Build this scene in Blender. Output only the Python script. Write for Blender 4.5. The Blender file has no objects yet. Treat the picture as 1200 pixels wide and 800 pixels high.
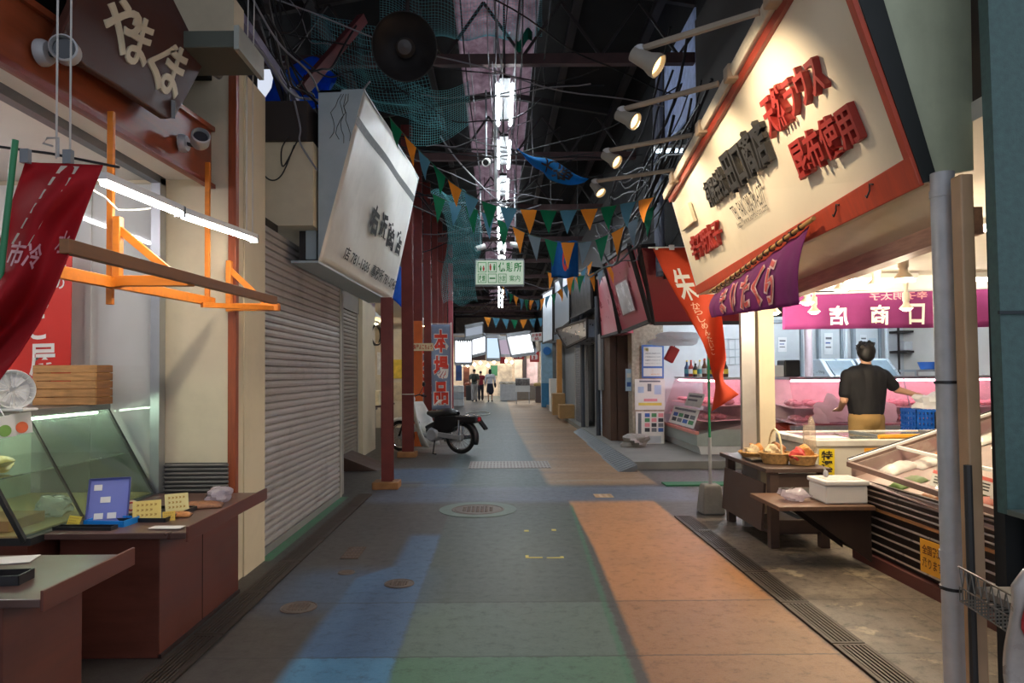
import bpy, bmesh, math, random
from mathutils import Vector, Matrix
random.seed(11)
SC = bpy.context.scene
COL = SC.collection
V = Vector

# ---------------------------------------------------------------- camera
FPX, EYE = 800.0, 1.40
PITCH, ROLL = math.radians(1.5), math.radians(0.45)
RM = Matrix.Rotation(math.pi/2 + PITCH, 3, 'X') @ Matrix.Rotation(-ROLL, 3, 'Z')
CAMLOC = V((0, 0, EYE))
_c = RM.transposed() @ V((0, 1, 0))
SX = 585 - 600 - FPX*_c.x/(-_c.z)
SY = 438 - 400 + FPX*_c.y/(-_c.z)
cd = bpy.data.cameras.new('camera')
cam = bpy.data.objects.new('camera', cd)
COL.objects.link(cam)
cam.matrix_world = Matrix.Translation(CAMLOC) @ RM.to_4x4()
cd.sensor_width = 36.0
cd.lens = FPX/1200*36
cd.shift_x = -SX/1200
cd.shift_y = SY/1200
cd.clip_start = 0.02
SC.camera = cam

def ray(px, py):
    d = RM @ V(((px-600-SX)/FPX, -(py-400-SY)/FPX, -1))
    return d/d.y
def PY(px, py, y):                       # where the sight line meets the plane y
    return CAMLOC + ray(px, py)*y
def PX(px, py, x):
    d = ray(px, py)
    return CAMLOC + d*(x/d.x)
def PZ(px, py, z):
    d = ray(px, py)
    return CAMLOC + d*((z-EYE)/d.z)

# ---------------------------------------------------------------- materials
def lin(c):
    return tuple((x/12.92 if x <= .04045 else ((x+.055)/1.055)**2.4) for x in c)
def rgb(h):
    h = h.lstrip('#')
    return lin(tuple(int(h[i:i+2], 16)/255 for i in (0, 2, 4))) + (1,)
MATS = {}
class NT:
    def __init__(s, mat):
        s.t = mat.node_tree
    def n(s, typ, **kw):
        nd = s.t.nodes.new(typ)
        for k, v in kw.items():
            setattr(nd, k, v)
        return nd
    def put(s, sock, v):
        if isinstance(v, bpy.types.NodeSocket):
            s.t.links.new(v, sock)
        elif v is not None:
            sock.default_value = v
    def m(s, op, a, b=None, c=None, clamp=False):
        nd = s.n('ShaderNodeMath', operation=op, use_clamp=clamp)
        for i, v in enumerate((a, b, c)):
            if v is not None:
                s.put(nd.inputs[i], v)
        return nd.outputs[0]
    def step(s, x, e, w=.02):            # smooth step up at e
        return s.m('DIVIDE', s.m('SUBTRACT', x, s.m('SUBTRACT', e, w/2)), w, clamp=True)
    def band(s, x, a, b, w=.02):
        return s.m('MULTIPLY', s.step(x, a, w), s.m('SUBTRACT', 1, s.step(x, b, w)))
    def mix(s, f, a, b):
        nd = s.n('ShaderNodeMix', data_type='RGBA')
        s.put(nd.inputs[0], f); s.put(nd.inputs[6], a); s.put(nd.inputs[7], b)
        return nd.outputs[2]
    def noise(s, vec, scale, detail=3, rough=.55):
        nd = s.n('ShaderNodeTexNoise')
        s.put(nd.inputs['Vector'], vec); nd.inputs['Scale'].default_value = scale
        nd.inputs['Detail'].default_value = detail; nd.inputs['Roughness'].default_value = rough
        return nd.outputs['Fac']
def newmat(name):
    mt = bpy.data.materials.new(name); mt.use_nodes = True
    mt.node_tree.nodes.clear()
    return mt, NT(mt)
def M(name, col='#808080', rough=.5, metal=0., var=.12, scale=6., bump=0., stretch=None, dirt=None, dirtamt=.5, spec=.5, sheen=0, trans=0):
    if name in MATS:
        return MATS[name]
    mt, t = newmat(name)
    b = t.n('ShaderNodeBsdfPrincipled'); o = t.n('ShaderNodeOutputMaterial')
    tc = t.n('ShaderNodeTexCoord')
    vec = tc.outputs['Object']
    if stretch:
        mp = t.n('ShaderNodeMapping'); mp.inputs['Scale'].default_value = stretch
        t.put(mp.inputs['Vector'], vec); vec = mp.outputs['Vector']
    f = t.noise(vec, scale, 4)
    f = t.m('MULTIPLY_ADD', f, 2.4, -.7, clamp=True)
    c = rgb(col)
    lo = tuple(x*(1-var) for x in c[:3]) + (1,); hi = tuple(min(1, x*(1+var)) for x in c[:3]) + (1,)
    cs = t.mix(f, lo, hi)
    if dirt:
        g = t.noise(tc.outputs['Object'], 2.3, 5, .65)
        g = t.m('MULTIPLY', t.m('MULTIPLY_ADD', g, 4., -2.0, clamp=True), dirtamt)
        cs = t.mix(g, cs, rgb(dirt))
    t.put(b.inputs['Base Color'], cs)
    t.put(b.inputs['Roughness'], t.m('MULTIPLY_ADD', f, .12, max(.03, rough-.06), clamp=True))
    b.inputs['Metallic'].default_value = metal
    b.inputs['Specular IOR Level'].default_value = spec
    if trans:
        b.inputs['Subsurface Weight'].default_value = trans
        b.inputs['Subsurface Radius'].default_value = (.05, .03, .02)
    if bump:
        bp = t.n('ShaderNodeBump'); bp.inputs['Strength'].default_value = bump; bp.inputs['Distance'].default_value = .01
        t.put(bp.inputs['Height'], t.noise(vec, scale*4, 4)); t.put(b.inputs['Normal'], bp.outputs[0])
    t.put(o.inputs[0], b.outputs[0])
    MATS[name] = mt
    return mt
def EM(name, col, strength):
    if name in MATS:
        return MATS[name]
    mt, t = newmat(name)
    e = t.n('ShaderNodeEmission'); o = t.n('ShaderNodeOutputMaterial')
    e.inputs[0].default_value = rgb(col); e.inputs[1].default_value = strength
    t.put(o.inputs[0], e.outputs[0]); MATS[name] = mt
    return mt
def GL(name, tint='#ffffff', refl=1.0, haze=0., hazecol='#ffffff', rough=.02):
    """thin pane: tinted see-through, fresnel reflection, optional milky film"""
    if name in MATS:
        return MATS[name]
    mt, t = newmat(name)
    o = t.n('ShaderNodeOutputMaterial')
    tr = t.n('ShaderNodeBsdfTransparent'); tr.inputs[0].default_value = rgb(tint)
    gl = t.n('ShaderNodeBsdfGlossy'); gl.inputs['Roughness'].default_value = rough
    lw = t.n('ShaderNodeLayerWeight'); lw.inputs[0].default_value = .5
    fr = t.m('MULTIPLY_ADD', t.m('POWER', lw.outputs['Facing'], 5.), .94, .04)
    mx = t.n('ShaderNodeMixShader')
    t.put(mx.inputs[0], t.m('MULTIPLY', fr, refl, clamp=True))
    src = tr.outputs[0]
    if haze:
        df = t.n('ShaderNodeBsdfDiffuse'); df.inputs[0].default_value = rgb(hazecol)
        tl = t.n('ShaderNodeBsdfTranslucent'); tl.inputs[0].default_value = rgb(hazecol)
        ad = t.n('ShaderNodeMixShader'); ad.inputs[0].default_value = .5
        t.put(ad.inputs[1], df.outputs[0]); t.put(ad.inputs[2], tl.outputs[0])
        m2 = t.n('ShaderNodeMixShader')
        tc = t.n('ShaderNodeTexCoord')
        t.put(m2.inputs[0], t.m('MULTIPLY', t.m('ADD', t.noise(tc.outputs['Object'], 9, 3), .5), haze, clamp=True))
        t.put(m2.inputs[1], src); t.put(m2.inputs[2], ad.outputs[0]); src = m2.outputs[0]
    t.put(mx.inputs[1], src); t.put(mx.inputs[2], gl.outputs[0])
    t.put(o.inputs[0], mx.outputs[0]); MATS[name] = mt
    return mt
def CLOTH(name, col, var=.1, thru=.35, scale=14):
    """woven cloth: diffuse with some light passing through"""
    if name in MATS:
        return MATS[name]
    mt, t = newmat(name)
    o = t.n('ShaderNodeOutputMaterial')
    tc = t.n('ShaderNodeTexCoord')
    f = t.noise(tc.outputs['Object'], scale, 3)
    c = rgb(col)
    cs = t.mix(f, tuple(x*(1-var) for x in c[:3])+(1,), tuple(min(1, x*(1+var)) for x in c[:3])+(1,))
    b = t.n('ShaderNodeBsdfPrincipled'); b.inputs['Roughness'].default_value = .75; b.inputs['Specular IOR Level'].default_value = .3
    t.put(b.inputs['Base Color'], cs)
    tl = t.n('ShaderNodeBsdfTranslucent'); t.put(tl.inputs[0], cs)
    mx = t.n('ShaderNodeMixShader'); mx.inputs[0].default_value = thru
    t.put(mx.inputs[1], b.outputs[0]); t.put(mx.inputs[2], tl.outputs[0])
    t.put(o.inputs[0], mx.outputs[0]); MATS[name] = mt
    return mt

# ---------------------------------------------------------------- mesh builder
ORG = {}
class MB:
    def __init__(s):
        s.v = []; s.f = []
    def add(s, vs, fs):
        k = len(s.v)
        s.v += [V(p) for p in vs]; s.f += [tuple(i+k for i in f) for f in fs]
        return s
    def box(s, x0, x1, y0, y1, z0, z1):
        vs = [(x, y, z) for z in (z0, z1) for y in (y0, y1) for x in (x0, x1)]
        return s.add(vs, [(0, 2, 3, 1), (4, 5, 7, 6), (0, 1, 5, 4), (2, 6, 7, 3), (0, 4, 6, 2), (1, 3, 7, 5)])
    def obox(s, c, size, rz=0, rx=0, ry=0):
        R = Matrix.Rotation(rz, 3, 'Z') @ Matrix.Rotation(ry, 3, 'Y') @ Matrix.Rotation(rx, 3, 'X')
        c = V(c)
        vs = [c + R @ V((x*size[0]/2, y*size[1]/2, z*size[2]/2)) for z in (-1, 1) for y in (-1, 1) for x in (-1, 1)]
        return s.add(vs, [(0, 2, 3, 1), (4, 5, 7, 6), (0, 1, 5, 4), (2, 6, 7, 3), (0, 4, 6, 2), (1, 3, 7, 5)])
    def beam(s, p, q, w, h, up=(0, 0, 1)):
        p = V(p); q = V(q); d = (q-p).normalized(); up = V(up)
        if abs(d.dot(up)) > .98:
            up = V((0, 1, 0))
        r = d.cross(up).normalized(); u = r.cross(d)
        vs = [a + r*(i*w/2) + u*(j*h/2) for a in (p, q) for i, j in ((-1, -1), (1, -1), (1, 1), (-1, 1))]
        return s.add(vs, [(3, 2, 1, 0), (4, 5, 6, 7), (0, 1, 5, 4), (1, 2, 6, 5), (2, 3, 7, 6), (3, 0, 4, 7)])
    def tube(s, pts, r, n=8, cap=True):
        pts = [V(p) for p in pts]; N = len(pts)
        rs = r if isinstance(r, (list, tuple)) else [r]*N
        rings = []; prev = None
        for i, p in enumerate(pts):
            d = (pts[min(i+1, N-1)] - pts[max(i-1, 0)])
            d = d.normalized() if d.length > 1e-9 else V((0, 0, 1))
            if prev is None:
                a = V((0, 0, 1)) if abs(d.z) < .9 else V((1, 0, 0))
                a = (a - d*a.dot(d)).normalized()
            else:
                a = prev - d*prev.dot(d)
                a = a.normalized() if a.length > 1e-6 else d.orthogonal().normalized()
            prev = a; b = d.cross(a)
            rings.append([p + (a*math.cos(2*math.pi*k/n) + b*math.sin(2*math.pi*k/n))*rs[i] for k in range(n)])
        vs = [q for rg in rings for q in rg]; fs = []
        for i in range(N-1):
            for k in range(n):
                fs.append((i*n+k, i*n+(k+1) % n, (i+1)*n+(k+1) % n, (i+1)*n+k))
        if cap:
            fs.append(tuple(range(n-1, -1, -1))); fs.append(tuple((N-1)*n+k for k in range(n)))
        return s.add(vs, fs)
    def lathe(s, prof, base, axis=(0, 0, 1), n=20):
        axis = V(axis).normalized(); base = V(base)
        return s.tube([base + axis*t for r, t in prof], [max(r, 1e-4) for r, t in prof], n) if False else s._lathe(prof, base, axis, n)
    def _lathe(s, prof, base, axis, n):
        a = axis.orthogonal().normalized(); b = axis.cross(a)
        vs = []; fs = []
        for r, t in prof:
            for k in range(n):
                th = 2*math.pi*k/n
                vs.append(base + axis*t + (a*math.cos(th) + b*math.sin(th))*max(r, 1e-4))
        for i in range(len(prof)-1):
            for k in range(n):
                fs.append((i*n+k, i*n+(k+1) % n, (i+1)*n+(k+1) % n, (i+1)*n+k))
        return s.add(vs, fs)
    def prism(s, poly, vec):
        poly = [V(p) for p in poly]; n = len(poly); vec = V(vec)
        vs = poly + [p+vec for p in poly]
        fs = [tuple(range(n-1, -1, -1)), tuple(range(n, 2*n))]
        fs += [(k, (k+1) % n, n+(k+1) % n, n+k) for k in range(n)]
        return s.add(vs, fs)
    def slab(s, quad, th):               # a quad given thickness along its normal
        q = [V(p) for p in quad]
        nrm = (q[1]-q[0]).cross(q[3]-q[0]).normalized()
        return s.prism(q, nrm*th)
    def ell(s, c, r, n=12, m=8):
        c = V(c); r = (r, r, r) if not isinstance(r, (tuple, list)) else r
        vs = [c + V((0, 0, -r[2]))]; fs = []
        for i in range(1, m):
            ph = math.pi*i/m
            for k in range(n):
                th = 2*math.pi*k/n
                vs.append(c + V((r[0]*math.sin(ph)*math.cos(th), r[1]*math.sin(ph)*math.sin(th), -r[2]*math.cos(ph))))
        vs.append(c + V((0, 0, r[2])))
        for k in range(n):
            fs.append((0, 1+(k+1) % n, 1+k))
            fs.append((len(vs)-1, 1+(m-2)*n+k, 1+(m-2)*n+(k+1) % n))
        for i in range(m-2):
            for k in range(n):
                fs.append((1+i*n+k, 1+i*n+(k+1) % n, 1+(i+1)*n+(k+1) % n, 1+(i+1)*n+k))
        return s.add(vs, fs)
    def caps(s, p, q, r1, r2, n=12):     # tapered limb with round ends
        p = V(p); q = V(q); d = (q-p); L = d.length; d.normalize()
        pts = []; rs = []
        for k in range(4):
            a = math.pi/2*k/4; pts.append(p - d*r1*math.cos(a)); rs.append(max(r1*math.sin(a), 1e-3))
        pts.append(p); rs.append(r1); pts.append(q); rs.append(r2)
        for k in range(3, -1, -1):
            a = math.pi/2*k/4; pts.append(q + d*r2*math.cos(a)); rs.append(max(r2*math.sin(a), 1e-3))
        return s.tube(pts, rs, n)
    def grid(s, fn, nu, nv):
        vs = [fn(i/nu, j/nv) for j in range(nv+1) for i in range(nu+1)]
        w = nu+1
        return s.add(vs, [(j*w+i, j*w+i+1, (j+1)*w+i+1, (j+1)*w+i) for j in range(nv) for i in range(nu)])
    def build(s, name, mat, parent=None, smooth=False, bev=0, org=None, solid=0, recalc=True):
        me = bpy.data.meshes.new(name)
        if parent is not None:
            o0 = ORG[parent.name]
        elif org is not None:
            o0 = V(org)
        else:
            xs = [p.x for p in s.v]; ys = [p.y for p in s.v]; zs = [p.z for p in s.v]
            o0 = V(((min(xs)+max(xs))/2, (min(ys)+max(ys))/2, min(zs)))
        me.from_pydata([p-o0 for p in s.v], [], s.f)
        if recalc:
            bm = bmesh.new(); bm.from_mesh(me)
            bmesh.ops.recalc_face_normals(bm, faces=bm.faces)
            bm.to_mesh(me); bm.free()
        me.materials.append(mat)
        if smooth:
            me.shade_smooth()
            me.set_sharp_from_angle(angle=math.radians(40))
        ob = bpy.data.objects.new(name, me); COL.objects.link(ob)
        ORG[ob.name] = o0
        if parent is not None:
            ob.parent = parent
        else:
            ob.location = o0
        if solid:
            md = ob.modifiers.new('thickness', 'SOLIDIFY'); md.thickness = solid; md.offset = 0
        if bev:
            md = ob.modifiers.new('bevel', 'BEVEL'); md.width = bev; md.segments = 2; md.limit_method = 'ANGLE'
        return ob
def box(*a):
    return MB().box(*a)
def tag(o, label, cat, group=None, kind=None):
    o['label'] = label; o['category'] = cat
    if group: o['group'] = group
    if kind: o['kind'] = kind
    return o
def thing(name, label, cat, loc, group=None):
    o = bpy.data.objects.new(name, None); COL.objects.link(o)
    o.empty_display_size = .05
    o.location = loc; ORG[o.name] = V(loc)
    return tag(o, label, cat, group)
def struct(name, mb, mat, **kw):
    o = mb.build(name, mat, **kw); o['kind'] = 'structure'
    return o
def copy_tree(o, loc, label, rz=0, parent=None, scale=None):
    """a copy of a thing with copies of its parts and sub-parts"""
    c = o.copy(); COL.objects.link(c); ORG[c.name] = V(loc)
    c.location = loc; c.rotation_euler = (0, 0, rz)
    if scale: c.scale = scale
    if label: c['label'] = label
    def kids(a, b):
        for ch in list(a.children):
            d = ch.copy(); COL.objects.link(d); d.parent = b; ORG[d.name] = V(loc)
            kids(ch, d)
    kids(o, c)
    return c
def light(kind, name, loc, energy, col, parent=None, size=.1, rot=None, spot=None, blend=.5, sy=None, target=None):
    ld = bpy.data.lights.new(name, kind); ld.energy = energy; ld.color = col
    if kind == 'AREA':
        ld.size = size
        if sy: ld.shape = 'RECTANGLE'; ld.size_y = sy
    else:
        ld.shadow_soft_size = size
    if spot: ld.spot_size = spot; ld.spot_blend = blend
    o = bpy.data.objects.new(name, ld); COL.objects.link(o)
    o.location = V(loc) - (ORG[parent.name] if parent else V((0, 0, 0)))
    if target is not None:
        o.rotation_euler = (V(target)-V(loc)).to_track_quat('-Z', 'Y').to_euler()
    elif rot: o.rotation_euler = rot
    if parent: o.parent = parent
    return o

def smooth_path(pts, n=6):
    P = [V(p) for p in pts]; out = []
    for i in range(len(P)-1):
        p0, p1, p2, p3 = P[max(i-1, 0)], P[i], P[i+1], P[min(i+2, len(P)-1)]
        for k in range(n):
            t = k/n
            out.append(.5*(2*p1 + (p2-p0)*t + (2*p0-5*p1+4*p2-p3)*t*t + (3*p1-p0-3*p2+p3)*t**3))
    return out + [P[-1]]
# ---------------------------------------------------------------- lettering
def quad(bl, br, tr, tl):
    bl, br, tr, tl = map(V, (bl, br, tr, tl))
    return lambda u, v: (bl*(1-u) + br*u)*(1-v) + (tl*(1-u) + tr*u)*v
def glyphs(s, off=0., ext=0., res=3):
    c = bpy.data.curves.new('lettering', 'FONT'); c.body = s; c.align_x = 'CENTER'
    c.offset = off; c.extrude = ext; c.resolution_u = res; c.space_line = .95
    o = bpy.data.objects.new('lettering_source', c); COL.objects.link(o)
    dg = bpy.context.evaluated_depsgraph_get()
    m = bpy.data.meshes.new_from_object(o.evaluated_get(dg))
    vs = [v.co.copy() for v in m.vertices]; fs = [tuple(p.vertices) for p in m.polygons]
    bpy.data.objects.remove(o); bpy.data.curves.remove(c); bpy.data.meshes.remove(m)
    return vs, fs
def letter(name, s, surf, mat, parent, u0=0, u1=1, v0=0, v1=1, off=.012, ext=0., lift=.004, mirror=False, flip=1, ital=0, label=None, vertical=False, cut=0):
    """write s on a surface surf(u, v) inside the window u0..u1, v0..v1"""
    if vertical: s = '\n'.join(s)
    vs, fs = glyphs(s, off, .5 if ext else 0.)
    x0 = min(v.x for v in vs); x1 = max(v.x for v in vs); y0 = min(v.y for v in vs); y1 = max(v.y for v in vs)
    out = []
    for p in vs:
        a = (p.x-x0)/(x1-x0); b = (p.y-y0)/(y1-y0)
        if mirror: a = 1-a
        a += ital*(b-.5)
        u = u0+(u1-u0)*a; v = v0+(v1-v0)*b
        P = surf(u, v); e = 1e-3
        n = (surf(u+e, v)-P).cross(surf(u, v+e)-P)
        n = n.normalized()*flip if n.length > 1e-12 else V((0, -1, 0))
        out.append(P + n*(lift + (p.z+.5)*ext if ext else lift))
    mb = MB().add(out, fs)
    o = mb.build(name, mat, parent, recalc=bool(ext))
    if label: o['label'] = label
    return o
# ================================================================ SETTING
# ---- painted floor
def floor_mat():
    mt, t = newmat('painted_asphalt')
    o = t.n('ShaderNodeOutputMaterial'); b = t.n('ShaderNodeBsdfPrincipled')
    g = t.n('ShaderNodeNewGeometry'); sp = t.n('ShaderNodeSeparateXYZ'); t.put(sp.inputs[0], g.outputs['Position'])
    P = g.outputs['Position']; X = sp.outputs[0]; Y = sp.outputs[1]
    n1 = t.noise(P, 1.7, 5); n2 = t.noise(P, 13, 8, .78); n3 = t.noise(P, 75, 4, .8)
    mp = t.n('ShaderNodeMapping'); mp.inputs['Scale'].default_value = (.35, 2.2, 1); t.put(mp.inputs[0], P)
    ns = t.noise(mp.outputs[0], 1.1, 4, .6)           # streaks lying across the lane
    xn = t.m('ADD', X, t.m('MULTIPLY_ADD', n2, .06, -.03))
    yn = t.m('ADD', Y, t.m('MULTIPLY_ADD', n2, .06, -.03))
    c = t.mix(n1, rgb('#393532'), rgb('#4a4541'))
    # far lane, greyish green
    far = t.step(yn, 8.3, .5)
    c = t.mix(t.m('MULTIPLY', far, t.band(xn, -.75, .9, .2)), c, rgb('#44565a'))
    # green middle
    edge = t.m('ADD', .60, t.m('MULTIPLY', t.m('SUBTRACT', Y, 3.), .04))
    gm = t.m('MULTIPLY', t.step(xn, -.52, .03), t.m('SUBTRACT', 1, t.step(t.m('SUBTRACT', xn, edge), 0, .03)))
    gcol = t.mix(t.step(Y, 3.42, .02), rgb('#4d7259'), rgb('#58695f'))
    gcol = t.mix(t.step(Y, 4.22, .03), gcol, rgb('#414b44'))
    gcol = t.mix(t.m('MULTIPLY', t.band(X, -.1, .35, .5), t.band(Y, 4., 6.2, 1.5)), gcol, rgb('#5a635d'))
    gm = t.m('MULTIPLY', gm, t.m('SUBTRACT', 1, t.step(yn, 7.3, .6)))
    c = t.mix(gm, c, gcol)
    # blue band
    left = t.m('ADD', -1.02, t.m('MULTIPLY', t.step(Y, 4.9, .3), .24))
    bl = t.m('MULTIPLY', t.step(t.m('SUBTRACT', xn, left), 0, .07), t.m('SUBTRACT', 1, t.step(xn, -.52, .03)))
    bl = t.m('MULTIPLY', bl, t.m('SUBTRACT', 1, t.step(yn, 6.0, .15)))
    wide = t.m('MULTIPLY', t.band(xn, -1.45, -.5, .3), t.band(yn, 4.1, 4.95, .3))
    bl = t.m('MAXIMUM', bl, t.m('MULTIPLY', wide, .55))
    pat = t.m('MULTIPLY', t.band(xn, -1.7, -.62, .2), t.band(yn, 8.9, 10.2, .3))
    pat2 = t.m('MULTIPLY', t.band(xn, -1.0, -.62, .1), t.band(yn, 7.6, 9.4, .3))
    bl = t.m('MAXIMUM', bl, t.m('MULTIPLY', t.m('MAXIMUM', pat, pat2), .85))
    bcol = t.mix(t.step(Y, 3.42, .02), rgb('#4a86ad'), rgb('#44668c'))
    c = t.mix(t.m('MULTIPLY', bl, t.m('MULTIPLY_ADD', n1, .5, .6, clamp=True)), c, bcol)
    # orange right
    e2 = t.m('ADD', .62, t.m('MULTIPLY', t.step(Y, 3.5, 4.), .13))
    orr = t.m('MULTIPLY', t.step(t.m('SUBTRACT', xn, e2), 0, .03), t.m('SUBTRACT', 1, t.step(xn, 1.68, .04)))
    near = t.m('SUBTRACT', 1, t.step(yn, 7.55, .15))
    ocol = t.mix(t.step(Y, 4.25, .03), rgb('#9c6f47'), rgb('#ab784a'))
    ocol = t.mix(t.m('MULTIPLY', t.m('MULTIPLY_ADD', n1, 3., -1.5, clamp=True), .55), ocol, rgb('#6a4c36'))
    c = t.mix(t.m('MULTIPLY', orr, near), c, ocol)
    gl_ = t.m('MULTIPLY', t.band(t.m('SUBTRACT', xn, edge), -.035, .0, .02), t.m('SUBTRACT', 1, t.step(yn, 7.3, .2)))
    c = t.mix(t.m('MULTIPLY', gl_, .7), c, rgb('#2f6b4c'))
    # far orange, patchy
    ef = t.m('SUBTRACT', .72, t.m('MULTIPLY', t.step(Y, 11, 14), .32))
    ofar = t.m('MULTIPLY', t.m('MULTIPLY', t.step(t.m('SUBTRACT', xn, ef), 0, .08), t.m('SUBTRACT', 1, t.step(xn, 1.98, .04))), t.step(yn, 8.6, .3))
    c = t.mix(t.m('MULTIPLY', ofar, t.m('MULTIPLY_ADD', ns, 1.6, -.1, clamp=True)), c, rgb('#a5825e'))
    # blue-grey strip across the lane
    cr = t.m('MULTIPLY', t.band(yn, 7.5, 8.5, .25), t.band(X, -1.5, 2.2, .3))
    c = t.mix(t.m('MULTIPLY', cr, .8), c, t.mix(ns, rgb('#474e5a'), rgb('#62708a')))
    # far glossy highlights, painted into the colour as pale streaks
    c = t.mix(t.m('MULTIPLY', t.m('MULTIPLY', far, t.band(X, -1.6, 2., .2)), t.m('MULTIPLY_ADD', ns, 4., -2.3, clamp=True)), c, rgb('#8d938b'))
    # worn concrete by the right-hand shops
    cc = t.mix(t.m('MULTIPLY_ADD', n2, 6., -3.1, clamp=True), rgb('#6a5e52'), rgb('#413930'))
    cc = t.mix(t.m('MULTIPLY', t.m('MULTIPLY_ADD', n1, 7., -3.9, clamp=True), .7), cc, rgb('#a39582'))
    fk = t.m('MULTIPLY', t.m('MULTIPLY_ADD', t.noise(P, 2.6, 7, .7), 14., -7.9, clamp=True), t.m('MULTIPLY', t.band(X, 1.9, 2.7, .2), t.step(Y, 5.2, -1.)))
    cc = t.mix(t.m('MULTIPLY', fk, .8), cc, rgb('#b3a184'))
    jt = t.m('MAXIMUM', t.band(Y, 5.0, 5.012, .006), t.band(X, 2.42, 2.43, .006))
    cc = t.mix(t.m('MULTIPLY', jt, .6), cc, rgb('#2e2823'))
    c = t.mix(t.m('MULTIPLY', t.step(X, 1.84, .02), t.m('SUBTRACT', 1, t.step(Y, 6.6, .1))), c, cc)
    # dark ground at the left counters
    c = t.mix(t.m('SUBTRACT', 1, t.step(X, -1.62, .03)), c, rgb('#3a3633'))
    gs = t.m('MULTIPLY', t.band(X, -1.83, -1.74, .02), t.band(Y, 5.2, 7.9, .05))
    c = t.mix(t.m('MULTIPLY', gs, t.m('MULTIPLY_ADD', n2, 3., -.9, clamp=True)), c, rgb('#3f8a62'))
    # seams, grime, specks
    seam = t.m('MAXIMUM', t.band(yn, 3.415, 3.43, .006), t.band(yn, 4.225, 4.24, .006))
    c = t.mix(t.m('MULTIPLY', seam, .6), c, rgb('#2c2a28'))
    c = t.mix(t.m('MULTIPLY', t.m('MULTIPLY_ADD', n2, 5., -2.6, clamp=True), .6), c, rgb('#2b2724'))
    c = t.mix(t.m('MULTIPLY', t.m('MULTIPLY_ADD', n3, 8., -4.6, clamp=True), .6), c, rgb('#2b2825'))
    t.put(b.inputs['Base Color'], c)
    t.put(b.inputs['Roughness'], t.m('MULTIPLY_ADD', n2, .35, .30))
    bp = t.n('ShaderNodeBump'); bp.inputs['Strength'].default_value = .25; bp.inputs['Distance'].default_value = .008
    t.put(bp.inputs['Height'], t.m('ADD', n3, n2)); t.put(b.inputs['Normal'], bp.outputs[0])
    t.put(o.inputs[0], b.outputs[0])
    return mt
struct('floor', box(-9, 12, -3, 52, -.2, 0), floor_mat(), org=(0, 0, -.2))

CREAM = M('cream_wall_paint', '#cdc0a4', .7, var=.05, scale=3, dirt='#9c8f78', dirtamt=.25)
OFFW = M('off_white_wall', '#d8d3cb', .7, var=.05, scale=3)
GREYW = M('grey_wall', '#8d8b88', .8, var=.1)
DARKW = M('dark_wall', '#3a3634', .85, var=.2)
BLACKW = M('dark_roof_sheet', '#0c0b0c', .85, var=.4, scale=2)  # near-black base colour of the roof and attic sheets
STEEL = M('sooty_steel', '#2c2626', .6, var=.3)
REDST = M('red_brown_steel_paint', '#6e2c26', .42, var=.15, scale=5, dirt='#3c1a17', dirtamt=.4)
DWOOD = M('dark_brown_counter_board', '#633529', .36, var=.2, scale=3, stretch=(1, .3, 6), dirt='#2d1a17', dirtamt=.35)
DWOOD2 = M('dark_stained_wood', '#4a3a31', .55, var=.2, scale=4, stretch=(6, 1, 6))
FASCIA = M('varnished_fascia_wood', '#8a4327', .38, var=.22, scale=3, stretch=(4, .5, 8))
ORWOOD = M('orange_varnished_wood', '#d0771f', .45, var=.15, scale=4, stretch=(1, 6, 6))
PLANKW = M('weathered_plank_wood', '#8a5a33', .6, var=.25, scale=4, stretch=(8, 1, 8))
ALU = M('brushed_aluminium', '#b4b7ba', .35, metal=.85, var=.08)
GALV = M('galvanised_pipe', '#b4b5b6', .45, metal=.12, var=.12, scale=9, dirt='#6a6765', dirtamt=.3)
WHITEP = M('white_paint', '#e4e3df', .45, var=.05)
BLACKP = M('black_plastic', '#1b1b1d', .4, var=.2)
GREYP = M('grey_plastic', '#7c8084', .45, var=.1)
BLUEP = M('blue_plastic', '#1f5fb4', .4, var=.1)
YEL = M('yellow_card', '#e2c23c', .65, var=.06)
PAPER = M('white_paper', '#dcdad4', .8, var=.04)
INK = M('black_ink', '#1c1a1a', .7, var=.05)
WHITEINK = M('white_ink', '#ece8e0', .7, var=.05)
REDINK = M('red_ink', '#b3261f', .6, var=.1)
GREENP = M('green_paint', '#2f7f52', .5, var=.12)
CABLE = M('black_cable', '#17171a', .5, var=.2)
CABLEG = M('grey_cable', '#7d7b80', .55, var=.2)
CONC = M('concrete', '#8b8780', .85, var=.15, scale=8, bump=.3, dirt='#5c5852', dirtamt=.5)
LETTERP = WHITEINK

# ---- left side: return wall of the first shop, back wall, soffit, pilaster
struct('wall_left', MB().box(-4.3, -1.80, 4.62, 4.80, 0, 4.0), CREAM)
struct('trim_1', MB().box(-4.3, -2.27, 4.585, 4.62, .0, .62), M('grey_dado_panel', '#77797a', .6, var=.08))
struct('wall_left_side', MB().box(-4.4, -4.3, -1, 4.8, 0, 4.0), OFFW)
struct('ceiling_left', MB().box(-4.3, -1.98, -1, 4.62, 2.74, 2.80), OFFW)
struct('pilaster_left', MB().box(-1.98, -1.79, 4.80, 5.22, 0, 3.55), CREAM)
struct('wall_left_header', MB().box(-2.45, -1.58, 5.80, 8.0, 2.68, 3.40), CREAM)
struct('wall_left_upper', MB().box(-2.45, -1.62, 5.76, 8.0, 3.401, 3.74), M('dark_header_board', '#2b211d', .7))
struct('trim_5', MB().box(-2.3, -1.88, 5.22, 5.80, 2.61, 2.68), M('dark_lintel', '#2a2522', .7))
struct('wall_left_recess', MB().box(-2.45, -1.85, 7.98, 8.12, 0, 2.7), GREYW)
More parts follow.
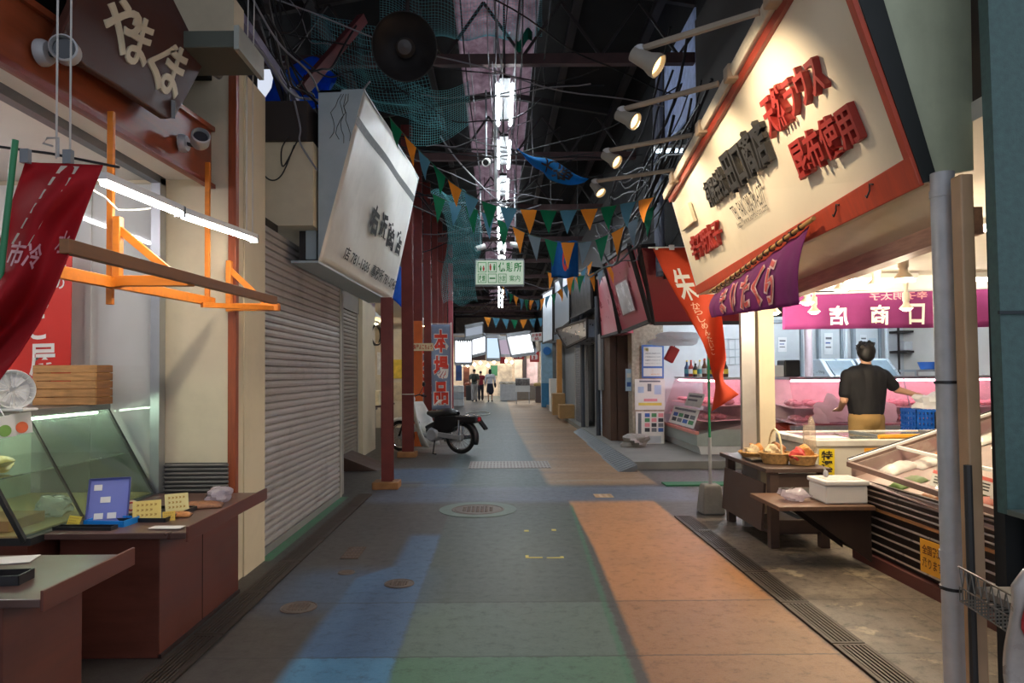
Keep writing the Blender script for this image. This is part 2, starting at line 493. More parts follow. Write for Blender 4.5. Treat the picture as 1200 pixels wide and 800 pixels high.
# ---- beyond the first shutter on the left
struct('wall_left_middle', MB().box(-2.9, -2.42, 8.12, 10.1, 0, 4.5).box(-2.9, -2.42, 10.1, 11.8, 2.45, 4.5), M('grey_beige_wall', '#7e776c', .8, var=.12, scale=2))
struct('pilaster_left_middle', MB().box(-2.9, -2.36, 11.8, 13.0, 0, 3.6), CREAM)
struct('wall_left_shop_back', MB().box(-5.2, -5.1, 13.0, 30, 0, 3.0), M('lit_cream_shop_wall', '#ddd2bb', .7, var=.1, scale=4))
struct('wall_left_shop_end', MB().box(-5.2, -2.5, 30, 30.15, 0, 5.0), GREYW)
struct('ceiling_left_shop', MB().box(-5.2, -2.2, 13.0, 30, 2.95, 3.05), OFFW)
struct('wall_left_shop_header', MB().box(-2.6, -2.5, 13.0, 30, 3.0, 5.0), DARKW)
# ---- right side: shop with the big sign
struct('wall_right_side', MB().box(2.0, 8.0, 2.5, 2.62, 0, 2.9), OFFW)
struct('ceiling_right', MB().box(1.95, 8.0, 2.62, 7.3, 2.42, 2.50), M('white_ceiling_board', '#e6dfd0', .6, var=.04))
struct('wall_right_end', MB().box(8.0, 8.1, 2.5, 14, 0, 2.9), OFFW)
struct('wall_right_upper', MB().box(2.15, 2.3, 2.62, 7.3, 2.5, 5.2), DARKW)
struct('wall_right_header', MB().box(2.66, 8.0, 7.28, 7.34, 2.26, 2.50), OFFW)  # white board added to turn the dark strip above the curtain bright
struct('pillar_right_corner', MB().box(2.36, 2.50, 6.20, 6.30, 0, 2.42), CREAM)
struct('trim_2', MB().box(2.21, 2.335, 6.22, 6.27, 0, 2.42), M('silver_door_post', '#a9a4a0', .4, metal=.3))
struct('beam_right_awning', MB().beam(PX(1140, 258, 2.08), PX(925, 340, 2.08), .09, .12), M('pinkish_timber', '#c29a84', .55, var=.2, stretch=(8, 1, 8)))
struct('ceiling_right_soffit', MB().slab([PX(1089, 203, 1.75), PX(820, 343, 1.75), PX(935, 330, 2.08), PX(1135, 250, 2.08)], .02), M('glossy_cream_soffit', '#d9cbb2', .2, var=.05))
# ---- fish shop across the side alley, its back wall and ceiling
struct('wall_right_fish_back', MB().box(2.9, 8.0, 13.5, 13.65, 0, 2.9), M('cool_white_wall', '#d5dadd', .6, var=.05))
struct('ceiling_right_fish', MB().box(2.6, 8.0, 9.9, 13.6, 2.55, 2.62), OFFW)
struct('wall_right_fish_side', MB().box(2.25, 2.9, 13.0, 13.65, 0, 2.6), M('brown_board_wall', '#4a3226', .6, var=.2))
struct('wall_right_alley_upper', MB().box(3.5, 8.0, 9.75, 9.9, 2.2, 5.0), DARKW)
# ---- right row further on
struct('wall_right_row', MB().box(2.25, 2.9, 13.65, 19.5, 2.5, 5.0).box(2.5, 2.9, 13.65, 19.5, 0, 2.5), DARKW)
struct('wall_right_row_far', MB().box(2.9, 3.0, 19.5, 30, 0, 5.0), GREYW)
struct('wall_right_far_end', MB().box(2.2, 3.0, 30.0, 30.2, 0, 5.0), GREYW)
# raised kerb platform along the right-hand row
struct('kerb_right', MB().prism([(1.95, 9.95, 0), (7.9, 9.95, 0), (7.9, 30, 0), (1.95, 30, 0)], (0, 0, .11)), M('grey_concrete_kerb', '#75746f', .7, var=.2, scale=3, bump=.15))
# ---- far end facade
struct('wall_far', MB().box(-9, 9, 44, 44.2, 0, 6.5), M('far_warm_wall', '#cbb9a4', .7, var=.2))
struct('ceiling_far', MB().box(-4, 4, 38.5, 44, 3.6, 3.7), GREYW)
# ---- teal panel wall at the right edge
TEAL = M('teal_painted_panel', '#46625f', .6, var=.2, scale=40, bump=.15)
q = [PY(1151, -60, 2.45), PY(1181, 603, 2.45)]
struct('wall_right_near', MB().prism([(q[0].x, 2.45, 4.2), (q[1].x, 2.45, q[1].z), (3.6, 2.45, q[1].z), (3.6, 2.45, 4.2)], (0, .05, 0)), TEAL)
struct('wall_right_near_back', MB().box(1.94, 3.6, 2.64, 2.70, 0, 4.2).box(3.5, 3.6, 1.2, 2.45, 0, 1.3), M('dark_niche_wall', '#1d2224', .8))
# ---- roof: dark sheets on both sides of a grimy skylight strip
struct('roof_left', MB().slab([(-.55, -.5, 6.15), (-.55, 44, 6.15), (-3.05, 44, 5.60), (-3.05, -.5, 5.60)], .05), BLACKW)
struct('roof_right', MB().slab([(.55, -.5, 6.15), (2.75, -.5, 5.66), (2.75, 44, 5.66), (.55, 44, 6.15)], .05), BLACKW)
def skylight_mat():
    mt, t = newmat('grimy_skylight_sheet')
    o = t.n('ShaderNodeOutputMaterial'); tc = t.n('ShaderNodeTexCoord')
    tl = t.n('ShaderNodeBsdfTranslucent'); df = t.n('ShaderNodeBsdfDiffuse'); df.inputs[0].default_value = rgb('#6a5a5c')
    f = t.noise(tc.outputs['Object'], 3, 6, .7)
    t.put(tl.inputs[0], t.mix(t.m('MULTIPLY_ADD', f, 2.5, -.8, clamp=True), rgb('#a08a90'), rgb('#e8d6da')))
    mx = t.n('ShaderNodeMixShader'); mx.inputs[0].default_value = .8
    t.put(mx.inputs[1], df.outputs[0]); t.put(mx.inputs[2], tl.outputs[0]); t.put(o.inputs[0], mx.outputs[0])
    return mt
struct('skylight', MB().grid(lambda u, v: V((-.55+1.1*u, -.5+44.5*v, 6.15+.02*math.sin(u*40))), 40, 30), skylight_mat(), solid=.012)
# world: overcast daylight
struct('trim_7', MB().box(q[0].x+.02, 3.6, 2.44, 2.449, 1.60, 1.612), M('dark_joint', '#1d2a2e', .6))
w = bpy.data.worlds.new('overcast_sky'); SC.world = w; w.use_nodes = True
wn = w.node_tree; bg = wn.nodes['Background']
sky = wn.nodes.new('ShaderNodeTexSky'); sky.sky_type = 'HOSEK_WILKIE'; sky.turbidity = 8; sky.sun_direction = (.2, -.3, .93)
mxn = wn.nodes.new('ShaderNodeMix'); mxn.data_type = 'RGBA'; mxn.inputs[0].default_value = .85
wn.links.new(sky.outputs[0], mxn.inputs[6]); mxn.inputs[7].default_value = (.80, .86, 1.0, 1)
wn.links.new(mxn.outputs[2], bg.inputs[0]); bg.inputs[1].default_value = 1.0
SC.view_settings.view_transform = 'Standard'; SC.view_settings.look = 'None'
SC.view_settings.gamma = 1.0; SC.view_settings.exposure = 0.0; SC.view_settings.use_curve_mapping = False
# ================================================================ LEFT SIDE
# ---- attic walls closing the roof, with bright gaps the photo shows
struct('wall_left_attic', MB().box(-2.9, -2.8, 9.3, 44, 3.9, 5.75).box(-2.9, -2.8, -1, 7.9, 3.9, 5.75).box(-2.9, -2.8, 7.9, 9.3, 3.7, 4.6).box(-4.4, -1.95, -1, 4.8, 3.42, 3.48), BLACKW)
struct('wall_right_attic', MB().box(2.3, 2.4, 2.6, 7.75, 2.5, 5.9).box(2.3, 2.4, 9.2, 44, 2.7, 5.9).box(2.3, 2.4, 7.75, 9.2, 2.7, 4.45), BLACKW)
struct('window_1', MB().box(2.28, 2.30, 7.75, 9.2, 4.45, 5.6), GL('milky_blue_pane', '#ffffff', .3, .8, '#c9d6f0'))
# ---- first shop: wooden fascia, bracket frame, glazing
fas = MB()
a0, a1 = PX(-60, 36, -1.95), PX(248, 219, -1.95)
b0, b1 = PX(-60, -60, -1.95), PX(248, 152, -1.95)
fas.prism([a0, a1, b1, b0], (-.05, 0, 0))
t = thing('wooden_fascia', 'varnished brown wooden fascia beam above the first shop on the left', 'fascia', (-1.95, 3.4, 2.6))
fas.build('fascia_board', FASCIA, t, bev=.006)
MB().beam(a0+V((.012, 0, 0)), a1+V((.012, 0, 0)), .03, .028).build('edge_strip', M('red_brown_edge', '#7a2f22', .4), t)
MB().beam(b0+V((.01, 0, .0)), b1+V((.01, 0, 0)), .03, .03).build('edge_strip', FASCIA, t)
t = thing('bracket_frame', 'orange varnished wooden awning frame with triangular brackets on the left shop', 'frame', (-1.85, 3.4, 1.85))
p0, p1 = PX(75, 288, -1.46), PX(322, 352, -1.46)
MB().beam(p0, p1, .035, .05).build('front_rail', M('brown_rail_wood', '#8b5a34', .5, stretch=(8, 1, 8)), t, bev=.003)
p2, p3 = PX(60, 317, -1.85), PX(250, 354, -1.85)
MB().beam(p2, p3, .03, .055).build('rear_rail', ORWOOD, t, bev=.003)
for (yy, za, hz) in ((3.27, 1.86, 'arm'), (4.55, 1.86, 'arm')):
    xw = -1.83 if yy < 4 else -1.80
    MB().beam((xw, yy, za), (-1.46, yy-.02, za-.005), .04, .05).build('arm', ORWOOD, t, bev=.003)
    MB().beam((xw, yy, za-.03), (xw, yy, za+.31), .035, .04).build('upright', ORWOOD, t, bev=.003)
    MB().beam((xw+.005, yy, za+.25), (-1.56, yy-.01, za+.03), .02, .035).build('brace', ORWOOD, t)
MB().beam((-1.47, 4.56, 1.85), (-1.83, 4.2, 1.84), .04, .03).build('corner_tie', ORWOOD, t)
for px, ya, yb, xx, nm, lb in ((129, 130, 352, -1.88, 'wooden_post', 'slim orange wooden post beside the red flag, under the fascia'),
                               (243, 190, 352, -1.90, 'wooden_post', 'slim orange wooden post below the far end of the fascia')):
    u = PX(px, ya, xx); d = PX(px, yb, xx)
    tag(MB().beam((d.x, d.y, d.z-.02), (d.x, d.y, u.z), .024, .03, up=(1, 0, 0)).build(nm, ORWOOD, bev=.003), lb, 'post')
tag(MB().box(-1.83, -1.775, 4.60, 4.655, 0, 3.5).build('corner_post', M('red_brown_wood', '#8c4220', .45, var=.2, stretch=(8, 8, 1)), bev=.004), 'tall red-brown wooden corner post between cream wall and shutter pilaster', 'post')
# glazing: aluminium post, track, milky pane
struct('window_2', MB().box(-2.31, -2.25, 4.52, 4.60, .0, 2.73), ALU)
struct('trim_3', MB().box(-2.31, -2.25, 2.0, 4.60, 2.69, 2.74), M('grey_track', '#6d6f73', .4, metal=.6))
struct('window_3', MB().box(-3.05, -2.31, 4.55, 4.556, .62, 2.70), GL('shop_pane', '#f8f9f9', .8))
tag(MB().box(-4.0, -2.32, 4.585, 4.615, .62, 2.7).box(-2.78, -2.74, 4.57, 4.584, .62, 2.7).build('sliding_panel', M('white_panel', '#e6e3df', .4, var=.03)), 'white sliding panel of the left shop behind the red vertical banner', 'panel')
t = thing('ceiling_tube_light', 'white ceiling tube inside the first shop on the left, above the display case', 'lamp', (-3.3, 3.2, 2.7))
MB().box(-3.36, -3.24, 2.5, 3.9, 2.69, 2.735).build('housing', WHITEP, t)
MB().tube([(-3.3, 2.53, 2.665), (-3.3, 3.87, 2.665)], .018, 10).build('tube', EM('shop_white_tube', '#fbf6ff', 60), t, True)
# vent grille
t = thing('vent_grille', 'dark louvred vent grille low in the cream wall by the corner post', 'vent', (-2.0, 4.6, .55))
g0, g1 = PY(192, 578, 4.6), PY(268, 542, 4.6)
MB().box(g0.x, g1.x, 4.602, 4.615, g0.z-.06, g1.z).build('backing', M('dark_vent', '#2e2d2c', .7), t)
s = MB()
for k in range(9):
    z = g0.z-.05 + (g1.z-g0.z+.05)*(k+.5)/9
    s.obox(((g0.x+g1.x)/2, 4.594, z), (g1.x-g0.x, .018, .012), rx=.6)
s.build('louvre', M('grey_louvre', '#6b6864', .5), t)
# ---- brown name board
t = thing('name_board', 'dark brown plank-shaped name board with cream brush lettering above the left shop', 'sign', (-1.82, 3.5, 2.6))
pts = [(100, -40), (88, 4), (70, 43), (100, 77), (150, 108), (196, 139), (206, 137), (226, 100), (247, 60), (222, 36), (200, -8), (190, -40)]
MB().prism([PX(x, y, -1.82) for x, y in pts], (-.045, 0, 0)).build('board', M('dark_stained_plank', '#48281f', .5, var=.2, scale=3, stretch=(1, 1, 5)), t, bev=.008)
CRM = M('cream_lettering', '#d9cdb0', .55, var=.05)
for ch, x0, y0, x1, y1, x2, y2, x3, y3 in (('や', 122, 62, 160, 68, 168, 2, 120, -6), ('ま', 144, 72, 168, 82, 182, 30, 158, 14), ('く', 166, 92, 186, 108, 212, 52, 178, 52), ('ま', 184, 104, 204, 120, 222, 64, 202, 48)):
    letter('lettering', ch, quad(PX(x0, y0, -1.82), PX(x1, y1, -1.82), PX(x2, y2, -1.82), PX(x3, y3, -1.82)), CRM, t, off=.022, ext=.008, lift=.0)
MB().beam(PX(203, 138, -1.82), PX(203, 118, -1.80), .02, .03).build('hanger', GREYP, t)
# ---- round spot lamps on the fascia
def wall_spot(px, py, x, label, aim):
    p = PX(px, py, x)
    t = thing('wall_spot_lamp', label, 'lamp', p, 'spot lamps on the left fascia')
    MB().lathe([(.0, 0), (.055, 0), (.055, .02), (.045, .04), (0, .04)], p, (1, 0, 0)).build('wall_plate', GALV, t, True)
    h = p + V((.10, .03, .01)); a = V(aim).normalized()
    MB().tube([p+V((.03, 0, 0)), p+V((.07, .01, -.01)), h], .012).build('swivel', BLACKP, t, True)
    MB().lathe([(0, -.04), (.045, -.04), (.055, -.02), (.055, .05), (.048, .055), (.045, .02), (0, .015)], h+a*.03, a).build('lamp_head', GALV, t, True)
    MB().lathe([(0, 0), (.042, 0), (.042, .006), (0, .006)], h+a*.055, a).build('lens', M('dark_lens', '#2a2d31', .1), t, True)
wall_spot(47, 62, -1.93, 'round grey spot lamp on the fascia left of the brown board', (.3, -.9, -.1))
wall_spot(212, 168, -1.93, 'round grey spot lamp near the far end of the fascia', (.35, -.6, .25))
# ---- hanging LED tubes
LED = EM('led_tube', '#fff3e2', 75)
for (a, b, lab) in (((118, 212), (211, 250), 'glowing white tube lamp hung over the counter, end beside the red flag'), ((213, 252), (298, 281), 'glowing white tube lamp hung over the counter, end nearest the shutter')):
    p = PX(a[0], a[1], -1.6); q = PX(b[0], b[1], -1.6)
    t = thing('tube_lamp', lab, 'lamp', p, 'tube lamps over the left counters')
    MB().beam(p+V((0, 0, .022)), q+V((0, 0, .022)), .05, .03).build('housing', WHITEP, t)
    MB().tube([p+V((0, .02, 0)), q+V((0, -.02, 0))], .017).build('tube', LED, t, True)
    MB().box(q.x-.025, q.x+.025, q.y-.012, q.y+.012, q.z-.02, q.z+.035).build('end_cap', GREYP, t)
for px, py, y1, lab in ((66, 0, 186, 'white cord hanging in front of the brown board, left one of two'), (82, 0, 180, 'white cord hanging in front of the brown board, right one of two'),
                        (289, 20, 281, 'thin white cord holding the far end of the tube lamp'), (296, 40, 283, 'second thin white cord holding the far end of the tube lamp')):
    X = -1.6
    b = PX(px, y1, X)
    tag(MB().tube([b, b+V((.0, 0, 1.0)), b+V((.01, .02, 2.2))], .004, 6).build('hanging_string', M('white_cord', '#bdbab4', .6)), lab, 'string')
c = [PX(x, y, -1.7) for x, y in ((104, 220), (122, 230), (138, 246), (158, 246), (176, 244))]
tag(MB().tube(c, .004, 6).build('loose_wire', M('white_cord', '#bdbab4', .6)), 'loose white wire looping behind the tube lamp', 'wire')
# ---- red nobori flag in front, with its rod and pole
ROWS = [(-.02, 31, 186, 122, 190, 2.42), (.12, 22, 213, 112, 216, 2.40), (.25, 12, 243, 100, 246, 2.36), (.4, 0, 280, 84, 290, 2.33), (.55, -18, 325, 66, 335, 2.30), (.7, -40, 370, 46, 378, 2.26), (.85, -62, 410, 22, 415, 2.22), (1.0, -80, 440, -2, 448, 2.18)]
def flag_surf(u, v):
    v = 1-v
    k = min(len(ROWS)-2, max(0, sum(1 for r in ROWS if r[0] <= v)-1))
    r, s = ROWS[k], ROWS[k+1]; f = (v-r[0])/(s[0]-r[0])
    L = [r[i]+(s[i]-r[i])*f for i in range(6)]
    y = L[5] + .07*math.sin(u*7.5+v*3.+.6)*min(1, .25+v*1.2) + .03*math.sin(v*16+u*4)
    return PY(L[1]+(L[3]-L[1])*u, L[2]+(L[4]-L[2])*u, y)
t = thing('shop_flag', 'large red banner flag twisting down from a rod, nearest on the left', 'flag', flag_surf(.5, 1))
REDC = CLOTH('red_flag_cloth', '#b3222a', .1, .35)
MB().grid(flag_surf, 26, 40).build('cloth', REDC, t, True, solid=.003)
d = MB()
for k in range(6):
    va = .985-.07*k; vb = va-.048; ua = .38-.052*k+.10; ub = ua+.24
    d.add([flag_surf(ua-.03, vb)+V((0, -.005, 0)), flag_surf(ub-.03, vb)+V((0, -.005, 0)), flag_surf(ub, va)+V((0, -.005, 0)), flag_surf(ua, va)+V((0, -.005, 0))], [(0, 1, 2, 3)])
d.build('printed_dash', M('pale_print', '#c9b9ab', .7), t)
letter('lettering', '市冷', flag_surf, M('pale_pink_print', '#d99aa0', .7), t, .22, .62, .50, .60, off=.02, lift=.006, flip=1)
letter('lettering', '水', flag_surf, M('pale_pink_print', '#d99aa0', .7), t, .80, .97, .57, .66, off=.01, lift=.006, flip=1)
t = thing('flag_rod', 'green flag pole with a thin dark cross rod holding the red flag', 'pole', PY(16, 250, 2.45))
MB().tube([PY(18, 164, 2.25), PY(4, 290, 2.25), V((PY(-60, 800, 2.25).x, 2.25, 0))], .010, 10).build('pole', GREENP, t, True)
MB().tube([PY(-30, 168, 2.46), PY(60, 180, 2.46), PY(140, 196, 2.46)], .005, 6).build('cross_rod', BLACKP, t)
for px, py in ((30, 183), (80, 184)):
    p = PY(px, py, 2.43); MB().obox(p, (.03, .02, .05)).build('clip', GREYP, t)
p = PY(62, 168, 2.43)
MB().tube([p+V((.02, 0, -.05)), p+V((.02, 0, .02)), p+V((-.02, 0, .02)), p+V((-.035, 0, 0)), p+V((0, 0, -.01))], .004, 6).build('wire_hook', ALU, t)
# ---- red vertical banner behind
q = quad(PY(8, 455, 4.40), PY(82, 452, 4.40), PY(84, 290, 4.40), PY(8, 290, 4.40))
t = thing('vertical_banner', 'bright red vertical banner with white brush lettering behind the wooden crate', 'banner', q(.5, 0))
MB().slab([q(0, 0), q(1, 0), q(1, 1), q(0, 1)], -.008).build('banner_sheet', M('red_banner_sheet', '#c92d22', .5, var=.05), t)
for ch, a, b, c_, d_ in (('女', .70, .92, .80, .90), ('の', .74, .90, .70, .79), ('ぼ', .34, .68, .55, .76), ('こ', .36, .62, .34, .52), ('屋', .36, .78, .08, .31)):
    letter('lettering', ch, q, WHITEINK, t, a, b, c_, d_, off=.02, lift=.004)
# ---- glass display case
YE0, YE1 = 3.27, 4.50
def case_pt(k, y):                        # k 0 bottom front .. 1 top front
    return V((-2.27 + (-2.58+2.27)*k, y, .63 + (1.19-.63)*k))
t = thing('display_case', 'slant-fronted glass display case behind the brown counters, under the crate', 'display case', (-2.6, 3.9, 0))
MB().box(-3.1, -2.25, YE0, YE1, 0, .60).build('cabinet', DWOOD, t)
MB().box(-3.1, -2.235, YE0, YE1, .60, .635).build('sill_rail', M('dark_steel_rail', '#4a4a4a', .35, metal=.6), t)
MB().box(-3.1, -2.56, YE0-.25, YE1, 1.19, 1.225).build('top_shelf', M('steel_top', '#7d7d7b', .35, metal=.6), t)
MB().slab([case_pt(.0, YE0), case_pt(0, YE1), case_pt(1, YE1), case_pt(1, YE0)], .006).build('front_glass', GL('case_glass', '#e6f0e8', .7, .10, '#c3d2c8'), t)
MB().prism([case_pt(0, YE1), (-3.1, YE1, .63), (-3.1, YE1, 1.19), case_pt(1, YE1)], (0, .006, 0)).build('side_glass', GL('case_side', '#dfe9e2', 1., .1), t)
for yy, r in ((YE0, .022), (3.74, .012), (YE1, .018)):
    MB().beam(case_pt(-.02, yy), case_pt(1.02, yy), r, r, up=(1, 0, 0)).build('mullion', M('black_frame', '#222321', .4), t)
MB().box(-3.1, -3.08, YE0, YE1, .63, 1.19).build('back_panel', M('pale_green_back', '#bfc7b8', .4), t)
MB().box(-3.08, -2.45, YE0, YE1, .90, .908).build('shelf', GL('shelf_glass', '#e6efe9', 1.5, .3, '#dfe5da'), t)
MB().box(-3.08, -2.29, YE0, YE1, .637, .645).build('bottom_tray', M('tan_tray', '#b9a06c', .5), t)
tubep = MB().tube([(-2.62, YE0+.05, 1.17), (-2.62, YE1-.05, 1.17)], .006).build('case_lamp', EM('case_tube', '#eefbe8', 70), t)
kraft = M('kraft_cardboard', '#a98558', .75, var=.1)
BAG = GL('clear_plastic_bag', '#f4f6f8', 1.6, .5, '#eef0f4', rough=.12)
def bag(name, c, r, mat, label, seed=0, group=None):
    rr = random.Random(seed)
    mb = MB().ell(c, r, 18, 12); c = V(c)
    ph = [rr.uniform(0, 6) for _ in range(6)]
    for i, p in enumerate(mb.v):
        d = p-c
        k = 1 + .16*math.sin(d.x/r[0]*5+ph[0]+d.z/r[2]*3) + .14*math.sin(d.y/r[1]*6+ph[1]) + .12*math.sin(d.z/r[2]*7+ph[2]+d.x/r[0]*4)
        q = c + d*k
        q.z = max(q.z, c.z-r[2]*.8)
        mb.v[i] = q
    return tag(mb.build(name, mat, None, True, recalc=True), label, 'bag', group)
tag(MB().box(-2.62, -2.40, 3.35, 3.62, .646, .70).build('cardboard_tray', kraft, bev=.003), 'kraft cardboard tray on the floor of the glass display case', 'tray')
bag('plastic_bag', (-2.42, 3.72, .70), (.08, .10, .06), BAG, 'clear plastic bag of food inside the glass display case', 3)
bag('bread_packet', (-2.60, 3.50, .955), (.08, .12, .05), M('yellow_packet', '#d9b45a', .4, var=.25, scale=20), 'yellow packet on the upper shelf of the display case', 4)
bag('bread_packet', (-2.60, 3.34, .955), (.07, .07, .05), M('green_packet', '#9aa34a', .4, var=.25, scale=20), 'greenish packet beside the yellow packet in the display case', 5)
# crate on the case
t = thing('wooden_crate', 'knotty wooden crate standing on top of the glass display case', 'crate', (-2.7, 4.35, 1.226))
cw = M('crate_pine', '#b98a54', .6, var=.3, scale=5, stretch=(1.5, 6, 12), dirt='#4a2d17', dirtamt=.5)
cx0, cx1, cy0, cy1 = PY(38, 450, 4.25).x, PY(112, 450, 4.25).x, 4.25, 4.44
for k in range(5):
    z = 1.228+k*.0505
    MB().box(cx0, cx1, cy0, cy0+.015, z, z+.0455).build('plank', cw, t, bev=.002)
    MB().box(cx1-.015, cx1, cy0+.0152, cy1, z, z+.0455).build('plank', M('crate_pine_shaded', '#7d5430', .6, var=.3, scale=5, stretch=(6, 1.5, 12)), t, bev=.002)  # side planks in a darker pine: shade put into the colour
MB().box(cx0, cx1-.016, cy1-.015, cy1, 1.228, 1.478).box(cx0, cx0+.015, cy0+.016, cy1-.016, 1.228, 1.478).build('inner_walls', cw, t)
MB().box(cx0+.016, cx1-.016, cy0+.016, cy1-.016, 1.228, 1.24).build('floor_board', cw, t)
# fan
t = thing('desk_fan', 'small white desk fan at the left end of the display case top', 'fan', PY(20, 480, 3.6))
fc = PY(14, 457, 3.55)
MB().lathe([(0, -.05), (.06, -.05), (.10, -.035), (.105, .02), (.10, .03), (.092, .02), (.09, -.02), (0, -.03)], fc, (.8, -.55, .12), 28).build('fan_drum', WHITEP, t, True)
gr = MB(); ax = V((.8, -.55, .12)).normalized(); e1 = ax.orthogonal().normalized(); e2 = ax.cross(e1)
for k in range(20):
    a = k*math.pi/10; gr.tube([fc+ax*.02+(e1*math.cos(a)+e2*math.sin(a))*.02, fc+ax*.025+(e1*math.cos(a)+e2*math.sin(a))*.092], .0018, 5)
gr.build('grille', WHITEP, t)
bl = MB()
for k in range(4):
    a = k*math.pi/2; u = e1*math.cos(a)+e2*math.sin(a); w_ = e1*math.cos(a+.9)+e2*math.sin(a+.9)
    bl.slab([fc+u*.015, fc+u*.08+ax*.01, fc+w_*.075-ax*.01, fc+w_*.015], .002)
bl.build('blade', M('pale_grey_blade', '#cfd2d4', .4), t)
ft = V((fc.x+.0, fc.y, 1.228))
MB().box(ft.x-.09, ft.x+.10, ft.y-.06, ft.y+.06, 1.228, 1.243).build('foot', WHITEP, t, bev=.006)
MB().beam((ft.x-.02, ft.y+.02, 1.243), fc-ax*.03, .04, .03).build('neck', WHITEP, t)
# hanging tags
for k, (px, py, col, lab) in enumerate(((5, 500, '#7aa34e', 'small white tag with green mark clipped to the display case'), (25, 496, '#d9663f', 'small white tag with orange mark clipped to the display case'))):
    p = PX(px, py, -2.50)
    t = thing('price_tag', lab, 'tag', p, 'tags on the display case edge')
    MB().obox(p, (.006, .10, .11), rz=-.5, rx=.1).build('card', PAPER, t)
    MB().lathe([(0, 0), (.03, 0), (.03, .002), (0, .002)], p+V((.006, -.004, -.02)), V((.88, -.48, 0)), 16).build('printed_mark', M('tag_mark_%d' % k, col, .6), t)
    MB().tube([p+V((0, 0, .05)), p+V((-.03, 0, .10)), p+V((-.06, 0, .13))], .003, 6).build('clip', ALU, t)
# ---- counters
def counter(x0, x1, y0, y1, z, bx, by0, by1, label, seam=None):
    t = thing('wooden_counter', label, 'counter', ((x0+x1)/2, (y0+y1)/2, 0), 'brown counters on the left')
    top = MB().box(x0, x1, y0, y1, z-.03, z)
    top.build('counter_top', M('worn_counter_top', '#5a423b', .32, var=.2, scale=3, dirt='#2e2320', dirtamt=.4), t, bev=.004)
    MB().box(x1, x1+.012, y0, y1, z-.045, z+.03).build('edge_lip', DWOOD, t, bev=.003)
    MB().box(x0+.02, bx, by0, by1, 0, z-.031).build('cabinet', DWOOD, t, bev=.004)
    if seam:
        MB().box(bx-.002, bx+.0015, seam-.003, seam+.003, .02, z-.05).build('door_seam', M('seam_black', '#140d0b', .8), t)
        MB().ell((bx+.004, seam+.02, z-.13), .006).build('knob', WHITEP, t, True)
        MB().box(bx-.01, bx+.010, by0, by1, .0, .02).build('kick_strip', M('dark_kick', '#2a1714', .6), t)
counter(-2.7, -1.58, 2.36, 2.95, .64, -1.75, 2.42, 2.88, 'brown wooden counter nearest the camera with a tray on it')
counter(-2.22, -1.53, 3.34, 4.47, .64, -1.70, 3.43, 4.46, 'brown wooden counter holding the yellow price cards and blue board', seam=3.92)
# goods on the further counter
ZT = .640
def card(px, py, wd, ht, col, label, z=ZT, lean=-.35, rz=-.35, name='price_card', mark=None):
    p = PZ(px, py, z)
    t = thing(name, label, 'card', p)
    R = Matrix.Rotation(rz, 3, 'Z') @ Matrix.Rotation(lean, 3, 'X')
    cr = [p + R @ V(q) for q in ((-wd/2, 0, 0), (wd/2, 0, 0), (wd/2, 0, ht), (-wd/2, 0, ht))]
    MB().slab(cr, -.004).build('card_face', M('card_'+col, col, .6, var=.05), t)
    MB().beam(p+R @ V((0, .004, ht*.6)), V((p.x, p.y, z)) + Matrix.Rotation(rz, 3, 'Z') @ V((0, ht*.75, .002)), .012, .003).build('prop', PAPER, t)
    q = quad(*cr)
    ln = MB()
    for k in range(3):
        v = .25+.24*k
        n = R @ V((0, -.002, 0))
        
        for j in range(5-k % 2): u = .12+.155*j; ln.add([q(u, v)+n, q(u+.10, v+.02)+n, q(u+.11, v+.10)+n, q(u+.01, v+.12)+n, q(u+.04, v+.06)+n], [(0, 1, 2, 3, 4)])
    ln.build('printed_lines', mark or M('brown_print', '#a8863f', .7), t)
    return t
YC = '#d6c06a'
card(84, 617, .09, .055, '#d8bf45', 'small blank yellow card at the left end of the further counter', lean=-.4, rz=-.4)
card(172, 611, .135, .115, YC, 'large yellow handwritten price card in the middle of the counter', lean=-.5, rz=.45)
card(208, 601, .12, .115, '#d3c88a', 'pale yellow price card with blue drawing at the counter edge', lean=-.5, rz=.55)
card(198, 610, .06, .05, '#d9b548', 'tiny yellow card in front of the pale price card', lean=-.4, rz=.5)
p = PZ(126, 613, ZT)
t = thing('notice_board', 'tilted violet-blue notice board with white labels on the further counter', 'board', p)
R = Matrix.Rotation(.35, 3, 'Z') @ Matrix.Rotation(-.45, 3, 'X')
cr = [p+R @ V(q) for q in ((-.10, 0, 0), (.09, 0, 0), (.09, 0, .24), (-.10, 0, .24))]
MB().slab(cr, -.008).build('board', M('violet_blue_board', '#6a74b8', .5, var=.06), t, bev=.002)
qb = quad(*cr)
lb = MB(); nn = R @ V((0, -.003, 0))
for u, v, w2 in ((.12, .74, .2), (.30, .46, .25), (.18, .10, .22), (.5, .10, .22)):
    lb.add([qb(u, v)+nn, qb(u+w2, v)+nn, qb(u+w2, v+.13)+nn, qb(u, v+.13)+nn], [(0, 1, 2, 3)])
lb.build('label', PAPER, t)
fr = MB()
for i in range(4): fr.beam(cr[i]+nn, cr[(i+1) % 4]+nn, .008, .01)
fr.build('rim', M('dark_blue_rim', '#39407c', .5), t)
MB().beam(p+R @ V((0, .01, .15)), p+V((-.03, .13, .003)), .02, .004).build('prop', GREYP, t)
